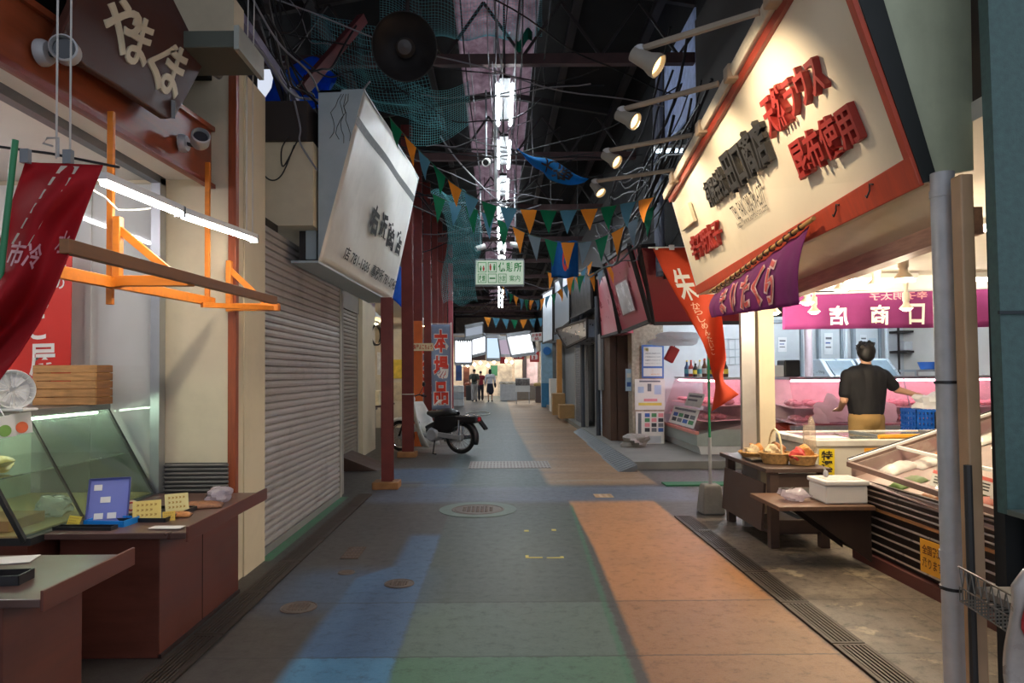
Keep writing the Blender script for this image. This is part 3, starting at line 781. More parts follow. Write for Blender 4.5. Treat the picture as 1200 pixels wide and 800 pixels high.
def tray(px, py, w_, d_, h_, mat, label, rz=0, z=ZT, name='tray', floor=None):
    p = PZ(px, py, z)
    t = thing(name, label, 'tray', p)
    R = Matrix.Rotation(rz, 3, 'Z'); mb = MB()
    mb.obox(p+V((0, 0, .003)), (w_, d_, .006), rz=rz)
    for sx, sy, a, b in ((0, -1, w_, .006), (0, 1, w_, .006), (-1, 0, .006, d_), (1, 0, .006, d_)):
        mb.obox(p + R @ V((sx*(w_/2-.003), sy*(d_/2-.003), h_/2+.006)), (a, b, h_), rz=rz)
    mb.build('tray_body', mat, t)
    if floor: MB().obox(p+V((0, 0, .009)), (w_-.014, d_-.014, .004), rz=rz).build('liner', floor, t)
    return t
tray(131, 614, .22, .13, .025, M('bright_blue_plastic', '#1e86d8', .3), 'bright blue shallow tray in front of the violet notice board', rz=-.1)
tray(186, 604, .26, .34, .016, BLACKP, 'black tray under the yellow price cards', rz=-.05)
tray(100, 620, .30, .06, .012, BLACKP, 'flat black tray at the near edge of the further counter', rz=-.05)
tag(MB().obox(PZ(196, 619, ZT)+V((0, 0, .006)), (.16, .06, .003), rz=-.05).build('paper_slip', PAPER), 'white paper slip at the near edge of the further counter', 'paper')
def packet(px, py, w_, d_, h_, mat, label, rz=.2, z=ZT, seed=1):
    p = PZ(px, py, z); rr = random.Random(seed)
    mb = MB().grid(lambda u, v: p + Matrix.Rotation(rz, 3, 'Z') @ V(((u-.5)*w_, (v-.5)*d_, .004 + h_*(math.sin(math.pi*u)*math.sin(math.pi*v))**.35*(.7+.3*rr.random()))), 14, 10)
    return tag(mb.build('snack_packet', mat, None, True, solid=.003), label, 'packet', 'snack packets on the counter')
SN = M('brown_crackers', '#8a5a3a', .5, var=.45, scale=45)
packet(233, 594, .26, .15, .03, SN, 'packet of brown crackers next to the plastic bag on the counter', .3, seed=2)
packet(209, 605, .13, .09, .025, M('orange_snack', '#b5773e', .4, var=.4, scale=50), 'small packet of orange snacks by the tiny yellow card', .2, seed=3)
bag('plastic_bag', PZ(256, 588, ZT)+V((0, 0, .04)), (.075, .06, .05), GL('crinkled_bag', '#efe9f0', 1.6, .6, '#d8cfd8', rough=.15), 'crinkled clear plastic bag at the far end of the counter', 8)
p = PZ(154, 600, ZT+.04)
t = thing('round_badge', 'round cream paddle sign with a red face mark behind the yellow card', 'sign', p)
MB().lathe([(0, 0), (.035, 0), (.035, .004), (0, .004)], p+V((0, 0, .03)), (.25, -.9, .3), 20).build('disc', M('cream_disc', '#dcc6a0', .6), t)
MB().lathe([(.016, .005), (.024, .005), (.024, .006), (.016, .006)], p+V((0, 0, .03)), (.25, -.9, .3), 20).build('printed_ring', REDINK, t)
MB().beam(p+V((0, .004, 0)), (p.x, p.y+.01, ZT+.014), .008, .008).build('stick', kraft, t)
# goods on the near counter
tag(MB().obox(PZ(14, 657, ZT)+V((0, 0, .004)), (.17, .12, .003), rz=.25).build('paper_sheet', PAPER), 'white sheet of paper on the nearest brown counter', 'paper')
tray(8, 682, .14, .10, .03, BLACKP, 'small black cash tray on the nearest brown counter', rz=.1, floor=M('pinkish_grey_liner', '#8c7f80', .5))
# ================================================================ RIGHT SIDE
# ---- the big slanted sign
YN, YF = 2.75, 5.84
BN = PY(1080, 206, YN); BF = PY(818, 341, YF); TF = PY(787, 232, YF)
e_ = PY(1005, 0, YN); k_ = (3.22-BN.z)/(e_.z-BN.z)
TN = BN + (e_-BN)*k_
fq = quad(BF, BN, TN, TF)                 # u: far -> near, v: bottom -> top
NRM = (BN-BF).cross(TF-BF).normalized()
if NRM.x > 0: NRM = -NRM
t = thing('shop_sign', 'large slanted cream shop sign with raised red and black characters on the right', 'sign', (1.75, 4.3, 2.1))
MB().prism([fq(0, 0), fq(1, 0), fq(1, 1), fq(0, 1)], -NRM*.03).build('face_panel', M('cream_sign_face', '#e0d4bd', .42, var=.05, scale=2, dirt='#b7a88c', dirtamt=.25), t)
RB = M('red_orange_frame', '#b9482e', .5, var=.15, scale=6, stretch=(1, 6, 1))
MB().prism([fq(0, -.035), fq(1, -.035), fq(1, .085), fq(0, .055)], NRM*.02).build('bottom_band', RB, t, bev=.004)
MB().prism([fq(.988, .08), fq(1.0, .08), fq(1.0, 1), fq(.988, 1)], NRM*.022).build('end_band', RB, t)
MB().prism([fq(0, .96), fq(1, .97), fq(1, 1.01), fq(0, 1.01)], NRM*.03).build('top_band', M('dark_red_band', '#8b3324', .5, var=.2), t)
MB().prism([fq(-.01, 1.012), fq(1.01, 1.012), fq(1.01, 1.075), fq(-.01, 1.075)], NRM*.06).build('top_gutter', M('chalky_white_gutter', '#c9c0ae', .7, var=.2, scale=9, dirt='#7d6f5c', dirtamt=.5), t, bev=.006)
for u in (.12, .40, .62, .84):
    MB().obox(fq(u, 1.045)+NRM*.03, (.10, .09, .09)).build('gutter_bracket', M('worn_bracket', '#a8927a', .7, var=.2), t, bev=.01)
back = V((.35, 0, 0))
MB().prism([fq(0, -.03), V((2.0, YF, BF.z-.03)), V((2.0, YF, TF.z+.1)), fq(0, 1.0)], (0, .02, 0)).build('far_side', OFFW, t)
sq = [BN+V((.045, .03, 0)), PY(1141, 199, YN+.03), V((PY(1141, 100, YN+.03).x, YN+.03, 3.3)), TN+V((.08, .03, .08))]
side = MB().prism(sq, (0, .02, 0))
so = side.build('near_side', M('pale_green_side_board', '#c6cdae', .5, var=.06, scale=3, stretch=(4, 4, .6), dirt='#7f8a70', dirtamt=.3), t)
MB().prism([BN+V((.004, -.006, -.03)), BN+V((.06, -.006, -.015)), TN+V((.10, -.006, .08)), TN+V((.004, -.006, .0))], (0, .03, 0)).build('dark_reveal', M('black_reveal', '#1c211f', .6), t)
MB().prism([fq(0, -.03), fq(1, -.03), V((1.76, YN, BN.z-.03)), V((1.76, YF, BF.z-.03))], (0, 0, .015)).build('underside', M('cream_underside', '#cbbca2', .5), t)
RED3 = M('red_raised_letter', '#9c2f28', .45, var=.1)
BLK3 = M('black_raised_letter', '#2b2a2a', .4, var=.1)
def uv_of(px, py):                         # where a sight line meets the sign face
    d = ray(px, py); den = d.dot(NRM)
    P = CAMLOC + d*((fq(0, 0)-CAMLOC).dot(NRM)/den)
    # invert the bilinear map by iteration
    u, v = .5, .5
    for _ in range(30):
        r = P - fq(u, v); e = 1e-4
        du = (fq(u+e, v)-fq(u, v))/e; dv = (fq(u, v+e)-fq(u, v))/e
        a, b, c_ = du.dot(du), du.dot(dv), dv.dot(dv); x, y = r.dot(du), r.dot(dv)
        det = a*c_-b*b; u += (c_*x-b*y)/det; v += (a*y-b*x)/det
    return u, v
def pxquad(*pts):
    a = [uv_of(*p) for p in pts]; P = [fq(*q)+NRM*.001 for q in a]
    return quad(*P)
fl = -1 if (fq(1, 0)-fq(0, 0)).cross(fq(0, 1)-fq(0, 0)).dot(NRM) < 0 else 1
def sl(s, quadpx, mat, ext, off=.02):
    letter('lettering', s, pxquad(*quadpx), mat, t, ext=ext, off=off, lift=.0 if ext else .003, flip=fl)
sl('天然ラウス', ((915, 160), (985, 100), (968, 52), (902, 112)), RED3, .035, .02)
sl('昆布使用', ((948, 210), (1022, 160), (1006, 112), (934, 165)), RED3, .035, .02)
sl('田口商店', ((868, 226), (915, 185), (900, 132), (850, 178)), BLK3, .035, .028)
sl('有限会社', ((838, 243), (862, 224), (850, 192), (829, 214)), BLK3, .03, .02)
sl('辛子明太子', ((817, 306), (851, 284), (844, 254), (811, 278)), RED3, .03, .02)
sl('TEL  FAX  092-791-6377', ((866, 258), (901, 236), (895, 213), (857, 243)), INK, 0, -.004)
sl('http://www.konbu-ten.com', ((868, 270), (904, 246), (900, 236), (865, 260)), INK, 0, -.006)
q4 = pxquad((803, 270), (818, 258), (811, 236), (797, 249))
MB().prism([q4(0, 0), q4(1, 0), q4(1, 1), q4(0, 1)], NRM*.03).build('small_plate', M('cream_plate', '#d8cfb4', .5), t, bev=.003)
for u, v in ((.62, .03), (.80, .035), (.90, .04)):
    p = fq(u, v)+NRM*.03
    MB().tube([p+V((0, -.03, .02)), p+V((-.005, -.01, .028)), p, p+V((-.005, .015, -.028)), p+V((0, .035, -.015))], .004, 6).build('hook', BLACKP, t)
# ---- spot lamps on arms
WARM = (1.0, .80, .55)
BULB = EM('warm_lamp_face', '#ffcf8c', 4)
arm_m = M('dusty_arm_pipe', '#8d8273', .6, var=.2)
def arm_spot(arm_px, arm_y, head_px, face_px, y, r, label, target, en):
    a = PY(arm_px[0], arm_px[1], arm_y); h = PY(head_px[0], head_px[1], y)
    ax = (PY(face_px[0], face_px[1], y-.035-.02*(y > 4)) - h).normalized()
    t = thing('arm_spot_lamp', label, 'lamp', h, 'spot lamps on arms above the big sign')
    MB().tube([a, h+V((0, 0, .05))], .018, 8).build('arm', arm_m, t, True)
    MB().tube([h+V((0, 0, .05))-ax*.02, h+V((.0, 0, .0))], [.03, .03], 10).build('swivel', GALV, t, True)
    L = r*2.6
    MB().lathe([(0, -L*.35), (r*.62, -L*.35), (r*.68, 0), (r*.74, L*.25), (r*.98, L*.5), (r, L*.68), (r*.9, L*.68), (r*.86, L*.5), (0, L*.45)], h, ax, 24).build('lamp_head', M('grey_lamp_head', '#8b857b', .5, var=.12), t, True)
    MB().lathe([(0, L*.56), (r*.6, L*.58), (r*.88, L*.52)], h, ax, 20).build('lamp_face', BULB, t, True)
    light('SPOT', 'lamp_light', h+ax*(L*.72), en, WARM, t, .03, spot=math.radians(95), blend=.9, target=target)
arm_spot((890, 14), 3.2, (752, 68), (770, 77), 3.55, .062, 'grey spot lamp on an arm, highest and nearest of the lamps above the sign', fq(.72, .55), 60)
arm_spot((842, 98), 3.95, (731, 137), (746, 143), 4.35, .056, 'grey spot lamp on an arm, second from the top above the sign', fq(.45, .5), 50)
arm_spot((812, 158), 4.9, (713, 184), (725, 191), 5.2, .054, 'grey spot lamp on an arm, third from the top above the sign', fq(.22, .5), 50)
arm_spot((790, 199), 5.75, (698, 219), (706, 228), 6.1, .052, 'grey spot lamp on an arm, lowest and farthest above the sign', fq(.05, .5), 40)
# ---- pipe and posts at the near corner
pb, pt_ = PY(1121, 806, 2.72), PY(1104, 203, 2.72)
pb.z = 0
t = thing('drain_pipe', 'tall grey drain pipe standing at the near corner of the right-hand shop', 'pipe', pb)
MB().tube([pb, pt_], .043, 24).build('pipe', GALV, t, True)
for f in (.30, .955):
    p = pb.lerp(pt_, f); MB().lathe([(.043, 0), (.047, 0), (.047, .03), (.043, .03)], p, pt_-pb, 24).build('collar', GALV, t, True)
for f in (.245, .615):
    p = pb.lerp(pt_, f); MB().lathe([(.043, 0), (.048, 0), (.048, .012), (.043, .012)], p, pt_-pb, 24).build('cable_tie', BLACKP, t, True)
a = PY(1146, 806, 2.60); b = PY(1136, 206, 2.60); a.z = 0
tag(MB().beam(a, (a.x-.012, a.y, b.z), .05, .06, up=(0, 1, 0)).build('wooden_post', M('tan_post_paint', '#b2916f', .5, var=.15, scale=4), bev=.006), 'tan painted post right behind the grey drain pipe', 'post')
tag(MB().tube([(a.x-.06, 2.53, 0), (a.x-.065, 2.53, 1.05)], .014, 8).build('conduit', M('dark_conduit', '#2c2b2a', .5), None, True), 'short dark conduit between the drain pipe and the tan post', 'pipe')
# ---- niche at the right edge: shelves, wire basket, package
tag(MB().box(1.80, 3.4, 2.05, 2.44, .885, .905).build('shelf_board', M('greenish_shelf', '#5e665f', .45, var=.15), bev=.003), 'grey-green shelf board under the teal panel at the right edge', 'shelf')
tag(MB().box(1.72, 3.4, 2.10, 2.5, .59, .615).build('shelf_board', M('brownish_shelf', '#6a625a', .5, var=.15), bev=.003), 'dusty brown shelf board behind the wire basket', 'shelf')
tag(MB().obox((2.03, 2.22, 1.0), (.05, .12, .18), rx=.1).build('orange_box', M('orange_print_box', '#a0552e', .6, var=.4, scale=30)), 'small dark orange package on the grey-green shelf at the right edge', 'package')
t = thing('wire_basket', 'white wire basket shelf hooked beside the tan post', 'basket', (1.85, 2.2, .5))
wm = M('coated_wire', '#6b6860', .45, metal=.3)
P0, P1 = PY(1124, 664, 2.44), PY(1198, 704, 2.02)
wb = MB()
P2 = P0+V((.5, .05, 0)); P3 = P1+V((.45, .05, 0))
for dz in (0, -.07, -.12):
    wb.tube([P0+V((0, 0, dz)), P1+V((0, 0, dz))], .003 if dz else .0045, 6)
    wb.tube([P2+V((0, 0, dz)), P3+V((0, 0, dz))], .004, 6)
wb.build('rail', wm, t, True)
wz = MB(); n = 9
for k in range(n):
    a = P0.lerp(P1, k/n); m_ = P0.lerp(P1, (k+.5)/n); b = P0.lerp(P1, (k+1)/n)
    wz.tube([a, m_+V((0, 0, -.07)), b], .002, 5)
    wz.tube([a+V((0, 0, -.07)), a+V((0, 0, -.12))], .002, 5)
    wz.tube([m_+V((0, 0, -.07)), m_+V((0, 0, -.12))], .003, 5)
wz.build('lattice', wm, t)
wg = MB()
for k in range(13):
    a = P0.lerp(P1, k/12); b = P2.lerp(P3, k/12); wg.tube([a+V((0, 0, -.12)), b+V((0, 0, -.12))], .003, 5)
wg.build('grid_floor', wm, t)
p = PY(1204, 806, 1.9)
t = thing('snack_bag_display', 'red and white printed package hanging at the lower right edge', 'package', p)
g = lambda u, v: V((p.x-.045+.16*u, 1.9+.02*math.sin(3*u+5*v), p.z-.05+.36*v - .10*(u-.5)**2*v + .03*math.sin(math.pi*u)*v))
MB().grid(g, 12, 20).build('bag_front', M('printed_bag_white', '#a59d96', .3, var=.15, scale=12), t, True, solid=.02)
o1 = MB().add([g(.5+.42*math.cos(a), .70+.24*math.sin(a))+V((0, -.016, 0)) for a in [k*math.pi/10 for k in range(20)]], [tuple(range(20))])
o1.build('printed_oval', M('red_print', '#9c2a2a', .4), t)
MB().add([g(.5+.3*math.cos(a), .70+.17*math.sin(a))+V((0, -.018, 0)) for a in [k*math.pi/10 for k in range(20)]], [tuple(range(20))]).build('printed_picture', M('brown_food_print', '#a2733f', .4, var=.4, scale=40), t)
# ---- noren hung from the sign
PURP = CLOTH('purple_noren', '#7d2f6e', .12, .3)
n0, n1 = PX(838, 344, 1.665), PX(948, 265, 1.665)
m0, m1 = PX(834, 372, 1.58), PX(937, 357, 1.58)
def noren(u, v):
    top = n0.lerp(n1, u); bot = m0.lerp(m1, u)
    b = top.lerp(bot, 1-v)
    k = (1-v)
    return b + V((-.05*math.sin(math.pi*k)*.6 + .007*math.sin(u*math.pi*14)*(.4+k), 0, -.012*abs(math.sin(u*math.pi*7))*(v)))
t = thing('noren_curtain', 'purple shop curtain with pale red characters hanging under the big sign', 'curtain', n0)
MB().grid(noren, 84, 14).build('cloth', PURP, t, True, solid=.003)
PINKL = M('pale_pink_outline', '#dcb5b8', .7, var=.05); CORL = M('coral_print', '#c9504a', .7)
fn = 1 if (noren(.51, .5)-noren(.5, .5)).cross(noren(.5, .51)-noren(.5, .5)).x < 0 else -1
for ch, u0, u1 in (('ま', .16, .27), ('い', .30, .40), ('た', .43, .56), ('く', .57, .70), ('ら', .71, .82)):
    letter('lettering', ch, noren, PINKL, t, u0, u1, .06, .84, off=.05, lift=.010, flip=fn)
    letter('lettering', ch, noren, CORL, t, u0+.01, u1-.01, .09, .81, off=.015, lift=.015, flip=fn)
MB().tube([n0+V((-.02, .05, .02)), n1+V((-.02, -.10, .02))], .012, 10).build('rod', M('bamboo_rod', '#b58b4c', .5, var=.2), t, True)
for k in range(16):
    p = n0.lerp(n1, (k+.5)/16)+V((-.02, 0, .012)); MB().lathe([(.014, -.006), (.019, -.006), (.019, .006), (.014, .006)], p, (n1-n0), 12).build('loop', M('dark_loop', '#33241f', .6), t)
# ---- far noren, seen from behind
q = quad(PY(917, 386, 7.2), PY(1170, 383, 7.2), PY(1170, 338, 7.2), PY(917, 346, 7.2))
fn2 = lambda u, v: q(u, v) + V((0, .02*math.sin(u*math.pi*10)*(1.2-v), 0))
t = thing('noren_curtain', 'purple shop curtain with reversed white characters across the far side of the shop', 'curtain', q(.5, 0))
MB().grid(fn2, 60, 6).build('cloth', CLOTH('purple_noren_lit', '#923c78', .08, .45), t, True, solid=.003)  # lighter purple than the near curtain: light put into the cloth colour
for ch, u0, u1 in (('店', .215, .305), ('商', .405, .495), ('口', .58, .66), ('田', .77, .85)):
    letter('lettering', ch, fn2, WHITEINK, t, u0, u1, .10, .66, off=.022, lift=.01, mirror=True)
letter('lettering', '辛子明太子', fn2, M('pink_print', '#e08f9c', .7), t, .40, .67, .78, .99, off=.02, lift=.01, mirror=True)
MB().tube([q(-.02, 1.02), q(1.02, 1.02)], .012, 8).build('rod', GALV, t, True)
# ---- tubes and bulbs of the shop
TUBE = EM('shop_tube', '#fff0d8', 30)
for y, x0, x1, z, lab in ((7.0, 2.75, 4.3, 2.33, 'long warm tube light above the far curtain, nearer the corner pillar'), (7.0, 4.5, 6.0, 2.33, 'long warm tube light above the far curtain, behind the drain pipe')):
    t = thing('ceiling_tube_light', lab, 'lamp', (x0, y, z))
    MB().box(x0, x1, y-.04, y+.04, z+.02, z+.07).build('housing', WHITEP, t)
    MB().tube([(x0+.02, y, z), (x1-.02, y, z)], .018, 10).build('tube', TUBE, t, True)
t = thing('ceiling_tube_light', 'added warm fill tube on the shop ceiling, out of view', 'lamp', (3.9, 4.6, 2.38))  # unseen tube added as fill light for the shop
MB().box(3.2, 5.0, 4.56, 4.64, 2.38, 2.42).build('housing', WHITEP, t)
MB().tube([(3.22, 4.6, 2.355), (4.98, 4.6, 2.355)], .018, 10).build('tube', TUBE, t, True)
CER = M('white_ceramic_socket', '#d9d0c0', .4, var=.05)
GLOW = EM('bulb_glow', '#ffe2b4', 18)
bl = [((1059, 326), 4.22, 'bulb lamp nearest the drain pipe in the row under the beam'), ((1027, 333), 4.55, 'bulb lamp second from the drain pipe under the beam'),
      ((986, 339), 4.99, 'bulb lamp third from the drain pipe under the beam'), ((946, 354), 5.54, 'bulb lamp in front of the left end of the far purple curtain'),
      ((1062, 361), 6.2, 'bulb lamp hanging in front of the reversed characters'), ((954, 365), 6.7, 'smaller bulb lamp behind, at the left end of the far curtain'),
      ((908, 366), 6.9, 'small bulb lamp close beside the corner pillar')]
for (px, py), y, lab in bl:
    p = PY(px, py, y)
    t = thing('bulb_lamp', lab, 'lamp', p, 'bulb lamps under the shop ceiling')
    MB().tube([p+V((0, 0, .18)), (p.x, p.y, 2.42)], .006, 6).build('cord', CER, t)
    MB().lathe([(0, .24), (.022, .24), (.022, .20), (.016, .19), (.016, .15), (.030, .14), (.030, .07), (.024, .06), (.026, .04), (.058, .0), (.055, -.004), (.02, .03), (0, .03)], p, (0, 0, 1), 20).build('socket', CER, t, True)
    MB().ell(p+V((0, 0, .0)), (.045, .045, .028), 14, 8).build('bulb', GLOW, t, True)
    light('POINT', 'bulb_light', p+V((0, 0, -.06)), 26, (1.0, .83, .60), t, .05)
# ---- dark side table with baskets
TB = M('dark_table_wood', '#4c3b33', .5, var=.2, scale=5, stretch=(1, 1, 3))
t = thing('side_table', 'dark brown wooden side table by the corner pillar, holding baskets', 'table', (2.45, 6.0, 0))
MB().box(2.10, 2.62, 5.42, 6.55, .60, .635).build('table_top', TB, t, bev=.005)
for x, y in ((2.14, 5.47), (2.54, 5.47), (2.14, 6.46), (2.54, 6.46)):
    MB().box(x, x+.07, y-.03, y+.04, 0, .60).build('leg', TB, t, bev=.003)
for z0_, z1_ in ((.12, .22), (.48, .585)): MB().box(2.21, 2.54, 5.46, 5.50, z0_, z1_).build('rail', TB, t)
MB().slab([(2.10, 5.54, .12), (2.10, 6.5, .12), (2.13, 6.5, .50), (2.13, 5.54, .50)], .02).build('side_panel', TB, t)
MB().box(2.16, 2.58, 5.5, 6.5, .10, .12).build('shelf', TB, t)
WICK = M('wicker', '#b98f57', .65, var=.35, scale=40)
def basket(c, r, h, label, handle=False, goods=True, seed=0):
    rr = random.Random(seed)
    t = thing('wicker_basket', label, 'basket', c, 'baskets on the side table')
    c = V(c); mb = MB()
    prof = [(0, .004), (r*.75, .004), (r, h), (r*.96, h), (r*.72, .012), (0, .012)]
    mb.lathe(prof, c, (0, 0, 1), 24)
    mb.build('bowl', WICK, t, True)
    rim = MB().tube([c+V((r*math.cos(a), r*math.sin(a), h)) for a in [k*math.pi/10 for k in range(21)]], .008, 6); rim.build('rim', WICK, t, True)
    if handle:
        MB().tube([c+V((0, r*math.cos(a), h+r*1.5*math.sin(a))) for a in [k*math.pi/10 for k in range(11)]], .009, 6).build('handle', M('pale_wicker', '#d8c59b', .6, var=.2, scale=40), t, True)
    return t
SNK = [M('pack_cream', '#d9c39a', .5, var=.2, scale=25), M('pack_brown', '#9a6a43', .5, var=.3, scale=25), M('pack_red', '#b3312c', .45, var=.2, scale=25), M('pack_orange', '#c98a4a', .5, var=.3, scale=25)]
basket((2.30, 5.72, .636), .13, .09, 'round wicker basket with tall pale handle on the dark side table', True)
basket((2.48, 5.62, .636), .12, .08, 'wicker basket with a red packet beside the tall-handled basket')
basket((2.28, 6.12, .636), .14, .05, 'flat wicker basket towards the far end of the side table')
def pouch(c, r, mat, label, seed, name='food_packet', group='food packets on the side table'):
    o = bag(name, c, r, mat, label, seed, group); o['category'] = 'packet'; return o
for i, (c, m_, lb) in enumerate((((2.27, 5.70, .745), 0, 'cream packet sticking out of the tall-handled basket'), ((2.34, 5.77, .75), 1, 'brown packet at the back of the tall-handled basket'),
                                ((2.43, 5.58, .72), 2, 'red packet in the basket beside the tall-handled one'), ((2.52, 5.66, .74), 3, 'orange-brown packet in the basket beside the tall-handled one'),
                                ((2.24, 6.08, .69), 0, 'cream packet in the flat wicker basket'), ((2.32, 6.2, .70), 3, 'orange-brown packet in the flat wicker basket'))):
    pouch(c, (.06, .05, .055), SNK[m_], lb, 20+i)
tag(MB().box(2.13, 2.27, 5.80, 5.96, .637, .66).build('foil_tray', M('dark_tray', '#3a3530', .3), bev=.004), 'dark flat tray of snacks on the side table edge', 'tray')
bag('tall_clear_bag', (2.60, 5.75, .80), (.05, .06, .17), GL('tall_bag', '#f6f0e8', 1.5, .25, '#e6d8c4', rough=.1), 'tall clear plastic bag standing between the side table and the freezer', 30)
# ---- white chest freezer
FW = M('freezer_white', '#d8d2c4', .35, var=.04)
t = thing('chest_freezer', 'cream white chest freezer with glass lid behind the slanted case', 'freezer', (3.8, 6.4, 0))
fx0, fx1, fy0, fy1, fz = 2.76, 4.9, 6.0, 6.95, .80
MB().box(fx0, fx1, fy0, fy1, .06, fz-.04).build('body', FW, t, bev=.02)
MB().box(fx0-.02, fx1+.02, fy0-.02, fy0+.08, fz-.06, fz).box(fx0-.02, fx1+.02, fy1-.08, fy1+.02, fz-.06, fz).box(fx0-.02, fx0+.08, fy0+.08, fy1-.08, fz-.06, fz).box(fx1-.08, fx1+.02, fy0+.08, fy1-.08, fz-.06, fz).build('rim', M('freezer_rim', '#cfcac0', .3), t, bev=.01)
MB().box(fx0+.08, fx1-.08, fy0+.08, fy1-.08, fz-.015, fz-.008).build('glass_lid', GL('freezer_lid', '#dfe4e6', .8, .15, '#c9d0d4'), t)
for x in (3.5, 4.2): MB().box(x, x+.04, fy0+.08, fy1-.08, fz-.008, fz+.006).build('lid_rail', M('grey_rail', '#6d7073', .4), t)
MB().box(fx0+.1, fx1-.1, fy0+.1, fy1-.1, fz-.12, fz-.1).build('frozen_contents', M('frozen_goods', '#a9a9ac', .5, var=.4, scale=15), t)
MB().box(fx0+.02, fx1-.02, fy0+.02, fy1-.02, 0, .06).build('plinth', BLACKP, t)
def sign_on(parent_label, name, quadpts, mat, texts, cat, label, th=.004, group=None, inkm=None):
    q = quad(*quadpts); t = thing(name, label, cat, q(.5, 0), group)
    n = (V(quadpts[1])-V(quadpts[0])).cross(V(quadpts[3])-V(quadpts[0])).normalized()
    MB().prism([q(0, 0), q(1, 0), q(1, 1), q(0, 1)], -n*th).build('sign_board', mat, t)
    for tx in texts:
        s, u0, u1, v0, v1 = tx[:5]
        letter('lettering', s, q, tx[5] if len(tx) > 5 else (inkm or INK), t, u0, u1, v0, v1, off=.02, lift=.003, vertical=(len(tx) > 6 and tx[6]))
    return t
YS = M('bright_yellow_sign', '#e6cb2a', .55, var=.04); AM = M('amber_sign', '#e6a32c', .55, var=.05)
sign_on('', 'yellow_sign', (PY(960, 575, 5.97), PY(978, 576, 5.97), PY(978, 526, 5.97), PY(960, 526, 5.97)), YS, [('特選干物', .12, .88, .04, .96, INK, True)], 'sign', 'bright yellow sign with black vertical characters on the freezer front')
sign_on('', 'amber_sign', (PY(1013, 550, 5.97), PY(1060, 552, 5.97), PY(1060, 524, 5.97), PY(1013, 525, 5.97)), AM, [('全国発送', .12, .9, .25, .75, M('brown_ink', '#6a3a12', .6))], 'sign', 'amber sign with brown characters on the freezer front')
tag(MB().tube([(3.35, 6.05, fz+.02), (3.85, 6.10, fz+.02)], .02, 8).build('yellow_bar', M('amber_plastic', '#e0a028', .4), None, True), 'amber yellow bar lying on the freezer lid', 'bar')
tag(MB().obox((2.98, 6.25, fz+.001), (.30, .28, .003)).build('paper_sheet', PAPER), 'white sheet lying on the left end of the freezer lid', 'paper')
# ---- slanted show case with louvred front
t = thing('slant_case', 'louvred brown refrigerated case with slanted glass top in front of the freezer', 'display case', (3.2, 4.2, 0))
SX0, SX1, SY0, SY1 = 2.68, 3.75, 3.05, 5.20
def scp(x, y):                              # height of the slanted top
    return .645 + (y-4.1)*.035 + (x-2.64)*.33
CB = M('brown_case_metal', '#3a2d27', .4, metal=.3, var=.12)
MB().prism([(SX0+.03, SY0, .08), (SX1, SY0, .08), (SX1, SY0, scp(SX1, SY0)-.14), (SX0+.03, SY0, scp(SX0, SY0)-.14)], (0, SY1-SY0, 0)).build('body', CB, t)
MB().box(SX0-.03, SX1, SY0, SY1-.02, 0, .08).build('plinth', M('red_brown_plinth', '#5b2f28', .6, var=.2, scale=8), t)
s = MB()
for k in range(5):
    z = .115+.058*k; s.obox((SX0+.01, (SY0+SY1)/2, z), (.022, SY1-SY0-.02, .012), ry=.5)
s.build('lower_louvre', M('louvre_metal', '#b3a498', .3, metal=.3), t)
s = MB()
for k in range(4):
    z = .455+.042*k; s.obox((SX0-.005, (SY0+SY1)/2, z), (.022, SY1-SY0-.02, .010), ry=.5)
s.build('upper_louvre', M('louvre_metal', '#8c7d72'), t)
MB().box(SX0-.01, SX0+.02, SY0, SY1, .405, .425).build('trim_strip', M('tan_trim', '#a8764c', .4), t)
MB().box(SX0, SX0+.03, SY0, SY1, .425, .60).build('upper_front', CB, t)
rim = MB()
c4 = [V((SX0-.03, SY0, scp(SX0, SY0))), V((SX0-.03, SY1, scp(SX0, SY1))), V((SX1, SY1, scp(SX1, SY1))), V((SX1, SY0, scp(SX1, SY0)))]
for i in range(4): rim.beam(c4[i], c4[(i+1) % 4], .04, .035)
rim.build('rim', M('bronze_rim', '#8a7268', .35, metal=.4), t)
MB().beam(c4[1]+V((0, .02, .035)), c4[2]+V((0, .02, .035)), .012, .014).build('end_seal', M('black_seal', '#191818', .5), t)
MB().beam(c4[1]+V((0, .0, .025)), c4[2]+V((0, .0, .025)), .03, .02).build('end_rail', WHITEP, t)
MB().beam(c4[0].lerp(c4[3], .33)+V((0, 0, .01)), c4[1].lerp(c4[2], .33)+V((0, -.02, .01)), .03, .02).build('divider', WHITEP, t)
dp = V((0, 0, -.10))
MB().slab([c4[0]+dp, c4[1]+dp, c4[2]+dp, c4[3]+dp], .01).build('tray', M('pinkish_tray', '#a88f86', .4), t)
MB().slab([c4[1]+dp+V((0, -.03, 0)), c4[2]+dp+V((0, -.03, 0)), c4[2]+V((0, -.03, 0)), c4[1]+V((0, -.03, 0))], .008).build('inner_end', M('pinkish_tray', '#a88f86'), t)
up = V((0, 0, .012))
MB().slab([c4[0]+up, c4[1]+up, c4[2]+up, c4[3]+up], .005).build('glass_top', GL('slant_glass', '#fafbfb', .25), t)
def tray_pt(x, y, dz=0): return V((x, y, scp(x, y)-.095+dz))
rr = random.Random(5)
FISH = [M('fish_pack_orange', '#cf8a4e', .35, var=.3, scale=20), M('fish_pack_white', '#dcd6cc', .35, var=.12, scale=20), M('fish_pack_pink', '#c9776a', .35, var=.3, scale=20), M('fish_pack_brown', '#8f5f40', .35, var=.3, scale=20), M('leaf_green', '#5f7a3c', .5, var=.3, scale=20)]
